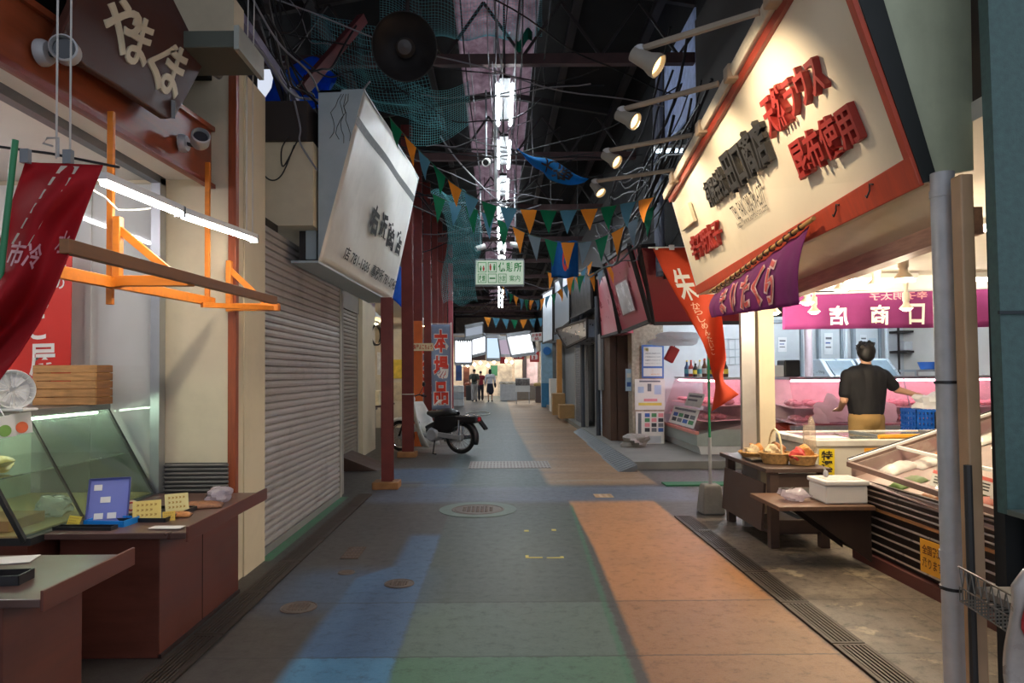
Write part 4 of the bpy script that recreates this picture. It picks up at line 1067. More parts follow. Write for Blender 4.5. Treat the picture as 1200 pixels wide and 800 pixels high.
def pk(x, y, w_, d_, h_, m_, lab, rz=0):
    c = tray_pt(x, y, h_*.5+.004)
    mb = MB().grid(lambda u, v: tray_pt(x+(u-.5)*w_, y+(v-.5)*d_, .006+h_*(math.sin(math.pi*u)*math.sin(math.pi*v))**.4*(.75+.25*rr.random())), 10, 8)
    tag(mb.build('fish_packet', m_, None, True, solid=.004), lab, 'packet', 'fish packets in the slanted case')
pk(2.92, 5.02, .22, .20, .05, FISH[1], 'white lumpy packet in the far corner of the slanted case')
pk(3.10, 4.95, .22, .20, .03, FISH[1], 'flat white packet behind the lumpy white packet in the slanted case')
pk(3.33, 5.0, .26, .16, .035, FISH[0], 'orange packet at the far end of the slanted case')
pk(3.58, 5.0, .22, .16, .03, FISH[1], 'long white packet beside the orange packet in the slanted case')
cols = [4, 2, 3, 4, 2, 3, 0, 4, 1]
names = ['green leaf garnish', 'pink fish packet', 'brown fish packet', 'second green leaf garnish', 'second pink fish packet', 'second brown fish packet', 'orange fish packet', 'third green leaf garnish', 'white fish packet']
for i in range(9):
    x = 2.80+.2*(i % 2); y = 4.70-.17*i
    pk(x, y, .20, .15, .04, FISH[cols[i]], names[i]+' in the slanted case, '+['farthest back', 'by the first price tag', 'between first tags', 'by the second price tag', 'behind the second tag', 'by the third price tag', 'beyond the third tag', 'close to the drain pipe', 'nearest the camera'][i])
for k, (y, x) in enumerate(((4.45, 2.83), (4.28, 2.86), (4.12, 2.90), (3.97, 2.88), (3.8, 2.90))):
    c = tray_pt(x, y, .02)
    t2 = thing('price_tag', ['white price tag with red top, farthest in the slanted case', 'white price tag with red top, second from the far end of the case', 'white price tag with red top, third from the far end of the case', 'white price tag with red top, fourth from the far end of the case', 'white price tag with red top, nearest in the slanted case'][k], 'tag', c, 'price tags in the slanted case')
    R = Matrix.Rotation(-.35, 3, 'Z') @ Matrix.Rotation(-.75, 3, 'X') @ Matrix.Rotation(.35, 3, 'Y')
    cr = [c+R @ V(q_) for q_ in ((-.04, 0, 0), (.04, 0, 0), (.04, 0, .13), (-.04, 0, .13))]
    q = quad(*cr); MB().slab(cr, -.002).build('card', PAPER, t2)
    n = R @ V((0, -.0015, 0))
    MB().add([q(0, .78)+n, q(1, .78)+n, q(1, 1)+n, q(0, 1)+n], [(0, 1, 2, 3)]).build('red_band', M('coral_band', '#d9584c', .6), t2)
    l = MB()
    for v in (.2, .38, .56): l.add([q(.2, v)+n, q(.8, v)+n, q(.8, v+.09)+n, q(.2, v+.09)+n], [(0, 1, 2, 3)])
    l.build('printed_lines', INK, t2)
# yellow shipping sign on the louvres
ya, yb = PX(1077, 630, 2.64), PX(1107, 650, 2.64)
sign_on('', 'amber_sign', (V((2.645, ya.y, ya.z-.205)), V((2.645, yb.y, ya.z-.20)), V((2.645, yb.y, ya.z+.005)), V((2.645, ya.y, ya.z))), AM, [('全国発送', .10, .90, .56, .86, M('brown_ink', '#6a3a12', .6)), ('承ります', .10, .90, .16, .46, M('brown_ink', '#6a3a12', .6))], 'sign', 'amber yellow sign with two lines of characters stuck on the louvred case')
# ---- fold-down shelf with styrofoam box
t = thing('drop_shelf', 'brown fold-down shelf with triangular bracket on the end of the louvred case', 'shelf', (2.4, 5.1, 0))
sz = .455
MB().box(1.95, 2.625, 4.80, 5.36, sz-.03, sz).build('shelf_top', M('worn_brown_board', '#6b4f3e', .45, var=.2, stretch=(6, 1, 6)), t, bev=.004)
MB().prism([(2.12, 4.85, sz-.032), (2.62, 4.85, sz-.032), (2.62, 4.85, .05)], (0, .03, 0)).build('bracket', M('black_brown_board', '#30231c', .5, var=.2), t, bev=.003)
MB().prism([(2.12, 5.26, sz-.032), (2.62, 5.26, sz-.032), (2.62, 5.26, .05)], (0, .03, 0)).build('bracket', M('black_brown_board', '#30231c'), t, bev=.003)
MB().box(2.59, 2.62, 4.88, 5.26, .09, sz-.032).build('back_board', M('black_brown_board', '#30231c'), t)
t = thing('foam_box', 'white styrofoam box with a printed lid on the fold-down shelf', 'box', (2.48, 5.15, sz))
FO = M('styrofoam', '#dcd9d4', .8, var=.03)
MB().box(2.315, 2.615, 4.875, 5.15, sz+.001, sz+.13).build('box_body', FO, t, bev=.012)
MB().box(2.305, 2.625, 4.865, 5.16, sz+.131, sz+.165).build('lid', FO, t, bev=.010)
MB().box(2.345, 2.585, 4.91, 5.11, sz+.1655, sz+.168).build('lid_label', M('pinkish_label', '#c7a9a2', .5, var=.3, scale=30), t)
MB().ell((2.40, 5.05, sz+.19), (.02, .02, .03), 10, 8).tube([(2.40, 5.05, sz+.17), (2.395, 5.06, sz+.23)], .008).build('dispenser_neck', GL('bottle_clear', '#eef2f4', 1.5, .4, '#d9dde2'), t, True)
bag('plastic_bag', (2.14, 5.02, sz+.045), (.10, .09, .05), GL('crinkled_bag', '#efe9f0'), 'crinkled clear plastic bag beside the styrofoam box', 33)
# ---- blue crates and white bag by the man
BC = M('blue_crate', '#1c62c4', .4, var=.1)
cx, cy = PY(1084, 490, 7.6).x, 7.6
t = thing('steel_stand', 'low steel stand under the blue crate behind the freezer', 'stand', (cx+.05, cy, 0))
MB().box(cx-.2, cx+.35, cy-.16, cy+.16, .70, .73).build('top', ALU, t)
for sx in (-.17, .32):
    for sy in (-.13, .13): MB().box(cx+sx-.012, cx+sx+.012, cy+sy-.012, cy+sy+.012, 0, .70).build('leg', ALU, t)
t = thing('plastic_crate', 'blue plastic crate holding a white bag, beside the man', 'crate', (cx, cy, .73))
mb = MB(); x0, x1, y0, y1, z0, z1 = cx-.19, cx+.33, cy-.15, cy+.15, .731, .98
mb.box(x0, x1, y0, y1, z0, z0+.02)
for zz in (z0+.05, z0+.11, z0+.17, z1-.02):
    hh = .022 if zz < z1-.03 else .035
    mb.box(x0, x1, y0, y0+.012, zz-hh/2, zz+hh/2).box(x0, x1, y1-.012, y1, zz-hh/2, zz+hh/2).box(x0, x0+.012, y0, y1, zz-hh/2, zz+hh/2).box(x1-.012, x1, y0, y1, zz-hh/2, zz+hh/2)
for k in range(12):
    x = x0+(x1-x0)*(k+.5)/12; mb.box(x-.012, x+.012, y0+.001, y0+.011, z0, z1).box(x-.012, x+.012, y1-.011, y1-.001, z0, z1)
for k in range(6):
    y = y0+(y1-y0)*(k+.5)/6; mb.box(x0+.001, x0+.011, y-.012, y+.012, z0, z1).box(x1-.011, x1-.001, y-.012, y+.012, z0, z1)
mb.build('crate_walls', BC, t)
MB().tube([(x0+.2, y0-.02, z0+.03), (x0+.2, y0-.02, z1-.04), (x0+.26, y0-.02, z1), (x1, y0-.02, z1-.01)], .012, 8).build('handle', BLACKP, t, True)
bag('carrier_bag', (cx+.09, cy, 1.02), (.21, .13, .13), M('white_carrier_bag', '#e6e6e6', .4, var=.04), 'white carrier bag puffed up in the blue crate', 40)
# ================================================================ FISH SHOP ACROSS THE ALLEY
PINKG = GL('pink_lit_glass', '#fff4f6', .35, .05, '#f6d9de')
WARMPINK = EM('pink_tube', '#ffc3d3', 26)
def fish_case(x0, x1, y0, y1, facing, label, base_mat, posters=False):
    """curved-front refrigerated counter; facing '-x' or '-y'"""
    t = thing('fish_counter', label, 'display case', ((x0+x1)/2, (y0+y1)/2, .11 if facing == '-x' else .11), 'fish counters across the alley')
    z0 = .112
    def prof(a, z):                      # depth from the front
        return (x0+a, z) if facing == '-x' else (y0+a, z)
    def ext(pts, mb):
        if facing == '-x':
            return mb.prism([(x0+a, y0, z) for a, z in pts], (0, y1-y0, 0))
        return mb.prism([(x0, y0+a, z) for a, z in pts], (x1-x0, 0, 0))
    ext([(.06, z0), (.85, z0), (.85, z0+.12), (.02, z0+.12)], MB()).build('plinth', M('white_enamel', '#cfd0cc', .35, var=.06), t)
    ext([(0, z0+.125), (.85, z0+.125), (.85, .60), (0, .42)], MB()).build('cabinet', base_mat, t)
    ext([(-.02, .42), (.03, .42), (.03, .47), (-.02, .47)], MB()).build('bumper', M('salmon_rail', '#d98a7a', .4), t)
    ext([(.30, 1.28), (.85, 1.28), (.85, 1.32), (.28, 1.32)], MB()).build('top_board', ALU, t)
    ext([(.0, .47), (.006, .47), (.30, 1.28), (.294, 1.28)], MB()).build('front_glass', PINKG, t)
    ext([(.83, .6), (.85, .6), (.85, 1.28), (.83, 1.28)], MB()).build('back_panel', M('pink_white_back', '#e7cfd3', .4), t)
    for zz, d0 in ((.62, .10), (.85, .22)):
        ext([(d0, zz), (.82, zz+.03), (.82, zz+.045), (d0, zz+.015)], MB()).build('shelf', M('pale_pink_shelf', '#e2c4c8', .3), t)
    n = int(((y1-y0) if facing == '-x' else (x1-x0))/.26); rr = random.Random(n)
    for zz, d0 in ((.64, .18), (.87, .30)):
        mb = MB()
        for k in range(n):
            for j in range(2):
                p = (k+.5)*.26; d = d0+.2*j; h = .03+.03*rr.random()
                if facing == '-x': mb.ell((x0+d+.05, y0+p, zz+.045+.01*j), (.09, .11, h), 10, 6)
                else: mb.ell((x0+p, y0+d+.05, zz+.045+.01*j), (.11, .09, h), 10, 6)
        o = mb.build('packed_fish', M('pink_fish_packs', '#d59aa0', .3, var=.35, scale=14), t, True); o['kind'] = 'stuff'
    if facing == '-x':
        MB().tube([(x0+.36, y0+.05, 1.26), (x0+.36, y1-.05, 1.26)], .014, 8).build('case_tube', WARMPINK, t)
        MB().prism([(x0+.02, y0-.008, .5), (x0+.83, y0-.008, .5), (x0+.83, y0-.008, 1.28), (x0+.30, y0-.008, 1.28)], (0, .006, 0)).build('end_glass', PINKG, t)
    else:
        MB().tube([(x0+.05, y0+.36, 1.26), (x1-.05, y0+.36, 1.26)], .014, 8).build('case_tube', WARMPINK, t)
        for k in range(1, 4):
            x = x0+(x1-x0)*k/4
            MB().slab([(x, y0, .47), (x, y0+.3, 1.28), (x, y0+.32, 1.28), (x, y0+.02, .47)], .01).build('glass_joint', ALU, t)
    return t
fish_case(3.10, 3.95, 10.75, 13.2, '-x', 'pink-lit fish counter facing the lane, with leaflets stuck on its glass', M('grey_green_enamel', '#9aa39b', .4, var=.08))
RED_BASE = M('red_orange_enamel', '#b8452b', .4, var=.08)
fish_case(4.35, 7.8, 9.95, 10.8, '-y', 'long pink-lit fish counter with red base behind the man', RED_BASE)
struct('trim_4', MB().box(4.2, 7.9, 9.90, 9.948, 0, .62), RED_BASE)
# tubes of the fish shop
COOL = EM('cool_tube', '#e9f4ff', 190)
for x0, y, lab in ((3.4, 11.6, 'cool white ceiling tube over the fish counter facing the lane'), (5.6, 11.8, 'cool white ceiling tube over the long fish counter')):
    t = thing('ceiling_tube_light', lab, 'lamp', (x0, y, 2.5))
    MB().box(x0, x0+1.4, y-.06, y+.06, 2.50, 2.55).build('housing', WHITEP, t)
    MB().tube([(x0+.03, y, 2.475), (x0+1.37, y, 2.475)], .018, 8).build('tube', COOL, t)
# goods on top of the lane-facing counter
rr = random.Random(9)
bc = [M('bottle_dark', '#2a2220', .3), M('bottle_brown', '#5a3a25', .3), M('bottle_red', '#8a2a22', .3), M('bottle_pale', '#b7b2a6', .4), M('bottle_blue', '#2d4468', .3)]
bot = []
labs = ['dark', 'brown', 'red', 'pale', 'blue']
for k in range(16):
    y = 10.95+.14*k; x = 3.55+.12*(k % 2); h = .24+.06*rr.random(); i = k % 5
    p = V((x, y, 1.321))
    t = thing('sauce_bottle', '%s bottle on the lane-facing fish counter, %s in the row' % (labs[i], ['first and nearest', 'second', 'third', 'fourth', 'fifth', 'sixth', 'seventh', 'eighth', 'ninth', 'tenth', 'eleventh', 'twelfth', 'thirteenth', 'fourteenth', 'fifteenth', 'last and farthest'][k]), 'bottle', p, 'bottles on the fish counter')
    MB().lathe([(0, 0), (.045, 0), (.048, .02), (.048, h*.6), (.02, h*.8), (.016, h), (0, h)], p, (0, 0, 1), 12).build('bottle_body', bc[i], t, True)
    MB().lathe([(.0, h), (.018, h), (.018, h+.025), (0, h+.025)], p, (0, 0, 1), 10).build('cap', [REDINK, WHITEP, YEL][k % 3], t, True)
    MB().lathe([(.0485, h*.2), (.0495, h*.2), (.0495, h*.5), (.0485, h*.5)], p, (0, 0, 1), 12).build('bottle_label', [PAPER, YEL, M('teal_label', '#4f8f96', .6)][k % 3], t, True)
# wire rack on the wall, red scale, bag
t = thing('wire_wall_rack', 'pale wire rack of hooks on the white back wall above the bottles', 'rack', (5.0, 13.45, 1.6))
mb = MB()
for k in range(9): mb.tube([(4.3+.12*k, 13.47, 1.55), (4.3+.12*k, 13.47, 2.05)], .006, 5)
for z in (1.55, 1.7, 1.85, 2.05): mb.tube([(4.25, 13.47, z), (5.3, 13.47, z)], .006, 5)
mb.build('rack_wires', M('pale_wire', '#a9b4b8', .4), t)
p = PY(787, 415, 11.2)
t = thing('hanging_scale', 'small red box hanging from a bracket inside the fish shop', 'scale', p)
MB().obox(p, (.16, .10, .26), ry=.5).build('red_case', M('red_case', '#b0202a', .4), t, bev=.02)
MB().tube([p+V((.05, 0, .12)), p+V((.05, 0, .30)), p+V((.40, 0, .33))], .01, 6).build('hook_arm', BLACKP, t)
bag('hanging_plastic_bag', PY(792, 398, 11.0), (.38, .10, .12), CLOTH('sheet_bag', '#eef3f7', .05, .6), 'clear plastic sheet bunched up under the fish shop ceiling', 51)
def board(name, quadpts, mat, label, cat, blocks, th=.006, group=None):
    q = quad(*quadpts); t = thing(name, label, cat, q(.5, 0), group)
    n = (V(quadpts[1])-V(quadpts[0])).cross(V(quadpts[3])-V(quadpts[0])).normalized()
    MB().prism([q(0, 0), q(1, 0), q(1, 1), q(0, 1)], -n*th).build('sheet', mat, t)
    by = {}
    for (u0, u1, v0, v1, m_) in blocks:
        by.setdefault(m_.name, (m_, MB()))[1].add([q(u0, v0)+n*.002, q(u1, v0)+n*.002, q(u1, v1)+n*.002, q(u0, v1)+n*.002], [(0, 1, 2, 3)])
    for m_, mb in by.values(): mb.build('printed_block', m_, t)
    return t
GRB = M('grey_print', '#6d7076', .7); BLB = M('blue_print', '#3f63a8', .7); PKB = M('pink_block', '#d98a92', .7); YLB = M('yellow_block', '#dcc65a', .7); GNB = M('green_print', '#4f8a5c', .7); DKB = M('dark_print', '#33363b', .7)
def yq(x0, y0, x1, y1, y): return (PY(x0, y1, y), PY(x1, y1, y), PY(x1, y0, y), PY(x0, y0, y))
# things along the back of the fish shop
DOORW = M('cool_door_white', '#cdd6da', .4, var=.05); PIPEW = M('pale_pipe', '#b9c4ca', .4)
for k, (px0, px1, lab) in enumerate(((906, 938, 'white cold-room door left of the pinkish post in the fish shop'), (1003, 1030, 'white cold-room door above the man in the fish shop'), (962, 985, 'pale sliding door left of the man in the fish shop'))):
    a, b = PY(px0, 440, 13.4), PY(px1, 440, 13.4)
    t = thing('cold_room_door', lab, 'door', (a.x, 13.4, .12), 'cold room doors')
    MB().box(a.x, b.x, 13.40, 13.47, .112, 2.35).build('door_leaf', DOORW, t, bev=.01)
    MB().box(a.x-.05, a.x-.004, 13.36, 13.47, .112, 2.42).box(b.x+.004, b.x+.05, 13.36, 13.47, .112, 2.42).box(a.x-.05, b.x+.05, 13.36, 13.47, 2.36, 2.42).build('door_frame', M('grey_blue_frame', '#8d9aa3', .4), t)
    MB().box(b.x-.10, b.x-.06, 13.34, 13.40, 1.1, 1.4).build('handle', ALU, t)
for k, (px0, px1, py0, py1, c_, lab) in enumerate(((912, 922, 395, 412, '#eef1f2', 'white notice on the cold-room door beside the corner pillar'), (1008, 1016, 392, 410, '#dfe6ea', 'white notice on the cold-room door above the man, left'), (1018, 1027, 396, 420, '#b9cbd6', 'blue-white notice on the cold-room door above the man, right'), (966, 976, 390, 415, '#e7ecee', 'white notice on the pale sliding door left of the man'), (1062, 1070, 400, 406, '#3d4a52', 'dark small notice under the dark wall shelf'))):
    P4 = yq(px0, py0, px1, py1, 13.37 if k < 4 else 13.47)
    board('notice', P4, M('notice_%d' % k, c_, .6), lab, 'notice', [(.15, .85, .7, .8, GRB), (.15, .7, .5, .56, BLB), (.15, .8, .3, .36, GRB)])
for k, px in enumerate((948, 992, 1040)):
    a = PY(px, 440, 12.9)
    tag(MB().tube([(a.x, 12.9, .112), (a.x, 12.9, 2.54)], [.07, .07] if k == 0 else [.03, .03], 10).build('wall_pipe', M('pinkish_post', '#c9b6bb', .5) if k == 0 else PIPEW, None, True), ['pinkish post in the fish shop left of the man', 'thin pale pipe just left of the man', 'thin pale pipe right of the man'][k], 'pipe')
for k, (px0, px1, y, lab) in enumerate(((975, 1016, 11.6, 'grey slant-topped machine behind the long fish counter, left one'), (1019, 1060, 11.6, 'grey slant-topped machine behind the long fish counter, right one'))):
    a, b = PY(px0, 447, y).x, PY(px1, 447, y).x
    t = thing('slant_machine', lab, 'machine', (a, y, .112), 'slant-topped machines')
    MB().prism([(a, y, .112), (a, y+.7, .112), (a, y+.7, 1.62), (a, y+.45, 1.62), (a, y, 1.25)], (b-a, 0, 0)).build('machine_body', M('pale_blue_steel', '#aebcc6', .3, metal=.4), t, bev=.02)
    MB().slab([(a+.08, y+.04, 1.30), (b-.08, y+.04, 1.30), (b-.08, y+.38, 1.58), (a+.08, y+.38, 1.58)], .01).build('window', M('machine_window', '#6f818d', .15), t)
a = PY(915, 443, 10.6); b = PY(933, 424, 10.6)
t = thing('scale_printer', 'black boxy scale printer on the long fish counter beside the corner pillar', 'machine', a)
MB().box(a.x, b.x, 10.45, 10.75, 1.321, 1.58).build('case', BLACKP, t, bev=.02)
MB().box(a.x-.22, a.x-.01, 10.45, 10.7, 1.321, 1.50).build('paper_unit', WHITEP, t, bev=.01)
a = PY(1052, 412, 13.2); b = PY(1120, 388, 13.2)
t = thing('wall_shelf', 'dark-framed wall shelf with goods behind the drain pipe in the fish shop', 'shelf', a)
for z in (a.z, b.z): MB().box(a.x, b.x, 13.15, 13.48, z-.02, z+.02).build('shelf_board', STEEL, t)
for x in (a.x, (a.x+b.x)/2, b.x): MB().box(x-.015, x+.015, 13.15, 13.18, a.z-.6, b.z+.2).build('upright', STEEL, t)
for k in range(5):
    x = a.x+.12+.22*k
    tag(MB().box(x, x+.17, 13.19, 13.4, a.z+.022, a.z+.20+.05*(k % 2)).build('storage_box', M('shelf_box_%d' % (k % 3), ['#c9cdd0', '#8f9aa0', '#b7a48a'][k % 3], .6), bev=.01), ['pale', 'grey', 'tan', 'second pale', 'second grey'][k]+' storage box on the dark wall shelf in the fish shop', 'box', 'boxes on the wall shelf')
a = PY(1070, 447, 11.9); b = PY(1112, 425, 11.9)
t = thing('work_table', 'steel work table with a blue basin behind the long fish counter', 'table', a)
MB().box(a.x, b.x, 11.8, 12.3, 1.38, 1.42).build('table_top', ALU, t)
for x in (a.x+.03, b.x-.06): MB().box(x, x+.03, 11.85, 11.9, .112, 1.38).build('leg', ALU, t)
tag(MB().lathe([(0, 0), (.17, 0), (.22, .13), (.21, .13), (.16, .01), (0, .01)], (PY(1094, 436, 12.0).x, 12.05, 1.421), (0, 0, 1), 20).build('basin', BLUEP, None, True), 'blue plastic basin on the steel work table in the fish shop', 'basin')
for k, (px, y, s_, lab) in enumerate(((975, 10.1, .2, 'white carrier bag on the long fish counter, left of the man'), (962, 10.12, .13, 'small white carrier bag leaning by the larger one'), (1036, 10.12, .16, 'white carrier bag on the long fish counter, right of the man'))):
    a = PY(px, 466, 9.88)
    o = bag('carrier_bag', (a.x, 9.86, .62+s_*1.05), (s_*1.1, .055, s_), CLOTH('pink_lit_bag', '#f6e3e7', .04, .6), lab, 70+k)  # pink light of the counter put into the bag colour
struct('trim_6', MB().box(4.2, 7.9, 9.72, 9.90, .56, .62), ALU)
# leaflets stuck on the case front
def cg(a, y, z):                        # point on the slanted glass
    k = (z-.47)/(1.28-.47); return V((3.10+.294*k-.012, y, z))
photos = [(.1+.22*i, .28+.22*i, .15+.28*j, .36+.28*j, [DKB, GRB, BLB, GNB][(i+j*2) % 4]) for i in range(4) for j in range(2)]
board('leaflet', (cg(0, 12.55, .50), cg(0, 10.95, .50), cg(0, 10.95, .80), cg(0, 12.55, .80)), PAPER, 'wide leaflet with small photographs low on the fish counter glass', 'leaflet', photos+[(.08, .9, .8, .92, GRB)])
board('leaflet', (cg(0, 11.9, .83), cg(0, 10.95, .83), cg(0, 10.95, 1.05), cg(0, 11.9, 1.05)), M('pale_leaflet', '#cfd2cb', .5), 'pale leaflet above the photo leaflet on the fish counter glass', 'leaflet', [(.1, .9, .7, .85, GRB), (.1, .7, .4, .55, GRB)])
# red awning boxes above
def signbox(name, pts, yb, mat, label, cat='sign box', trim=None, window=None, th=V((.3, .3, 0))):
    P = [PY(x, y, d) for x, y, d in pts]
    t = thing(name, label, cat, P[0])
    MB().prism(P, th).build('panel', mat, t)
    fr = MB()
    for i in range(4): fr.beam(P[i], P[(i+1) % 4], .05, .05)
    fr.build('frame', trim or STEEL, t)
    if window:
        q = quad(*P); n = (P[1]-P[0]).cross(P[3]-P[0]).normalized()
        if n.y > 0: n = -n
        u0, u1, v0, v1 = window
        W_ = [q(u0, v0)+n*.01, q(u1, v0)+n*.01, q(u1, v1)+n*.01, q(u0, v1)+n*.01]
        MB().add(W_, [(0, 1, 2, 3)]).build('white_sticker', M('white_sticker', '#e6e2e4', .25), t)
        W2 = [q(u0-.03, v0-.02)+n*.006, q(u1+.03, v0-.02)+n*.006, q(u1+.03, v1+.03)+n*.006, q(u0-.03, v1+.03)+n*.006]
        MB().add(W2, [(0, 1, 2, 3)]).build('sticker_border', M('dusky_pink', '#a8606a', .4), t)
    return t
PK = M('faded_red_sign', '#c4606e', .3, var=.08, scale=2)
signbox('awning_sign', [(705, 395, 13.6), (726, 389, 11.7), (713, 319, 11.2), (700, 326, 13.1)], 0, PK, 'narrow faded red awning sign beyond the one with the white sticker')
signbox('awning_sign', [(729, 389, 11.5), (762, 376, 9.7), (737, 287, 9.2), (708, 308, 11.0)], 0, PK, 'faded red awning sign with a white square sticker', window=(.22, .66, .22, .64), th=V((.06, .03, 0)))
signbox('awning_sign', [(766, 379, 9.72), (880, 378, 9.72), (880, 279, 9.55), (749, 289, 9.3)], 0, M('deep_red_sign', '#8e2229', .5, var=.1, scale=2), 'wide deep red awning sign facing the side alley', th=V((0, .25, 0)))
# poster pillar
t0 = PY(742, 526, 12.5); t1 = PY(779, 526, 12.5)
struct('pillar_right_posters', MB().box(t0.x, t1.x, 12.5, 12.9, .11, 2.55), M('mosaic_pillar', '#a89c8a', .7, var=.3, scale=18))
board('poster', yq(752, 404, 778, 443, 12.47), M('blue_poster', '#4f6fb0', .5), 'blue-bordered poster, highest on the pillar by the fish counter', 'poster', [(.08, .92, .36, .94, PAPER), (.08, .92, .06, .3, PAPER), (.15, .85, .72, .76, GRB), (.15, .85, .62, .66, GRB), (.15, .85, .52, .56, GRB), (.15, .85, .42, .46, GRB), (.12, .3, .8, .9, YLB), (.4, .8, .1, .26, M('orange_print', '#dd9a5c', .7))])
board('poster', yq(744, 444, 779, 480, 12.48), PAPER, 'white handwritten notice with pink and yellow lines in the middle of the pillar', 'poster', [(.3, .75, .27, .36, PKB), (.12, .9, .14, .23, YLB), (.15, .85, .9, .95, GRB), (.1, .3, .55, .75, M('pale_blue_print', '#a9bcd4', .7)), (.42, .55, .6, .85, GRB), (.65, .88, .5, .8, M('pale_blue_print', '#a9bcd4'))])
ph = [(.32+.24*i, .5+.24*i, .42+.14*j, .53+.14*j, [DKB, GNB, GRB, PKB, BLB][(i*2+j*3) % 5]) for i in range(3) for j in range(4)]
board('poster', yq(745, 482, 778, 523, 12.48), PAPER, 'white poster with a grid of small photographs, lowest on the pillar', 'poster', ph+[(.08, .2, .2, .95, GRB), (.25, .9, .1, .3, M('pale_grey_print', '#b9bec4', .7))])
board('poster', yq(733, 432, 741, 458, 12.6), M('pale_blue_poster', '#a8c6dc', .5), 'small pale blue poster beside the pillar', 'poster', [(.2, .8, .6, .8, PAPER), (.2, .8, .2, .4, BLB)])
# banner pole in a concrete foot
pf = PZ(833, 601, 0)
t = thing('banner_pole', 'green pole standing in a concrete block, carrying the orange streamer', 'pole', pf)
MB().lathe([(0, 0), (.155, 0), (.16, .02), (.125, .26), (.11, .29), (0, .29)], pf, (0, 0, 1), 4).build('concrete_block', CONC, t, bev=.015)
MB().tube([pf+V((0, 0, .29)), pf+V((0, 0, .75))], .018, 10).build('steel_socket', GALV, t, True)
MB().tube([pf+V((0, 0, .75)), pf+V((0, 0, 2.75))], .013, 10).build('pole', M('green_pole', '#1f8a55', .4), t, True)
top = PY(762, 290, pf.y-.02)
MB().tube([V((top.x-.02, top.y, top.z)), V((pf.x, pf.y-.02, top.z))], .008, 8).build('cross_rod', WHITEP, t, True)
YB = pf.y-.05
BR = [(0, 765, 291, 836, 289), (.12, 778, 320, 838, 318), (.28, 795, 350, 842, 345), (.45, 812, 380, 846, 372), (.6, 824, 402, 849, 398), (.74, 831, 422, 851, 420), (.85, 835, 440, 847, 438), (.92, 839, 450, 848, 448), (1., 834, 482, 866, 462)]
def ban(u, v):
    v = 1-v; k = min(len(BR)-2, max(0, sum(1 for r in BR if r[0] <= v)-1)); r, s = BR[k], BR[k+1]; f = (v-r[0])/(s[0]-r[0])
    L = [r[i]+(s[i]-r[i])*f for i in range(5)]
    y = YB + .05*math.sin(u*5+v*9)*min(1, v*2+.2) - .03*math.sin(v*14)
    return PY(L[1]+(L[3]-L[1])*u, L[2]+(L[4]-L[2])*u, y)
t = thing('streamer', 'orange-red fish-tailed streamer with white characters hanging from the green pole', 'banner', ban(.5, 0))
MB().grid(ban, 16, 44).build('cloth', CLOTH('orange_red_cloth', '#d8502f', .08, .3), t, True, solid=.003)
letter('lettering', '朱', ban, WHITEINK, t, .10, .52, .70, .90, off=.02, lift=.008)
for ch, v in (('か', .66), ('ら', .62), ('し', .57), ('め', .52), ('ん', .47), ('た', .42), ('い', .37), ('こ', .32)):
    letter('lettering', ch, ban, M('pale_orange_print', '#eeb59a', .7), t, .22, .44, v-.02, v+.025, off=.015, lift=.008)
cp = MB(); cp.obox(PY(787, 290, pf.y-.04), (.05, .03, .05)); cp.obox(PY(769, 291, pf.y-.04), (.03, .03, .03)); cp.build('clip', WHITEP, t)
# green mat strip
g0, g1 = PZ(778, 568, 0), PZ(858, 569, 0)
tag(MB().box(g0.x, g1.x, g0.y-.12, g0.y+.12, .001, .02).build('rubber_mat', M('green_mat', '#2f6b4a', .8, var=.2)), 'narrow green mat on the ground behind the concrete block', 'mat')
# ramp plates on the kerb
for k, (y0, y1, lab) in enumerate(((9.7, 11.4, 'grey rubber kerb ramp nearest the concrete block'), (11.42, 13.6, 'grey rubber kerb ramp in the middle of the row'), (13.62, 16.4, 'grey rubber kerb ramp farthest along the kerb'))):
    x0 = 1.68+.04*k
    mb = MB().prism([(x0, y0, 0.0), (1.945, y0, 0.0), (1.945, y0, .10), ], (0, y1-y0, 0))
    for j in range(10):
        y = y0+(y1-y0)*(j+.5)/10; mb.prism([(x0+.03, y, .012), (1.945, y, .10), (1.945, y, .108), (x0+.03, y, .02)], (0, .03, 0))
    tag(mb.build('kerb_ramp', M('grey_rubber', '#61666b', .6, var=.15)), lab, 'ramp', 'kerb ramps on the right')
bag('crumpled_sheet', (2.35, 12.0, .20), (.22, .25, .14), M('grey_tarp_bundle', '#8b8680', .7, var=.15), 'crumpled grey sheet on the kerb by the poster pillar', 60)['category'] = 'sheet'
# ================================================================ ROLLING SHUTTERS
def shutter(name, x, y0, y1, z1, label, mat, n, face=1, wear=None):
    t = thing(name, label, 'shutter', (x, (y0+y1)/2, 0), 'rolling shutters')
    mb = MB(); h = z1/n
    for k in range(n):
        z = k*h
        prof = [(0, z), (.018*face, z+h*.15), (.022*face, z+h*.5), (.018*face, z+h*.85), (0, z+h)]
        vs = [(x+a, y, zz) for y in (y0, y1) for a, zz in prof]
        mb.add(vs, [(i, i+1, 6+i, 5+i) for i in range(4)])
    mb.build('curtain', mat, t, recalc=False)
    MB().box(x-.03, x+.035, y0-.05, y0, 0, z1).box(x-.03, x+.035, y1, y1+.05, 0, z1).build('guide_rail', M('shutter_rail', '#a7a39b', .5, metal=.3), t)
    MB().box(x-.02, x+.03, y0, y1, 0, .06).build('bottom_bar', M('shutter_bar', '#8d8b88', .5, metal=.3), t)
    return t
shutter('rolling_shutter', -1.86, 5.30, 7.86, 2.60, 'wide grey rolling shutter below the slanted sign on the left', M('grey_shutter', '#a8a3a1', .42, metal=.12, var=.08, scale=2, dirt='#5c504b', dirtamt=.4), 44)
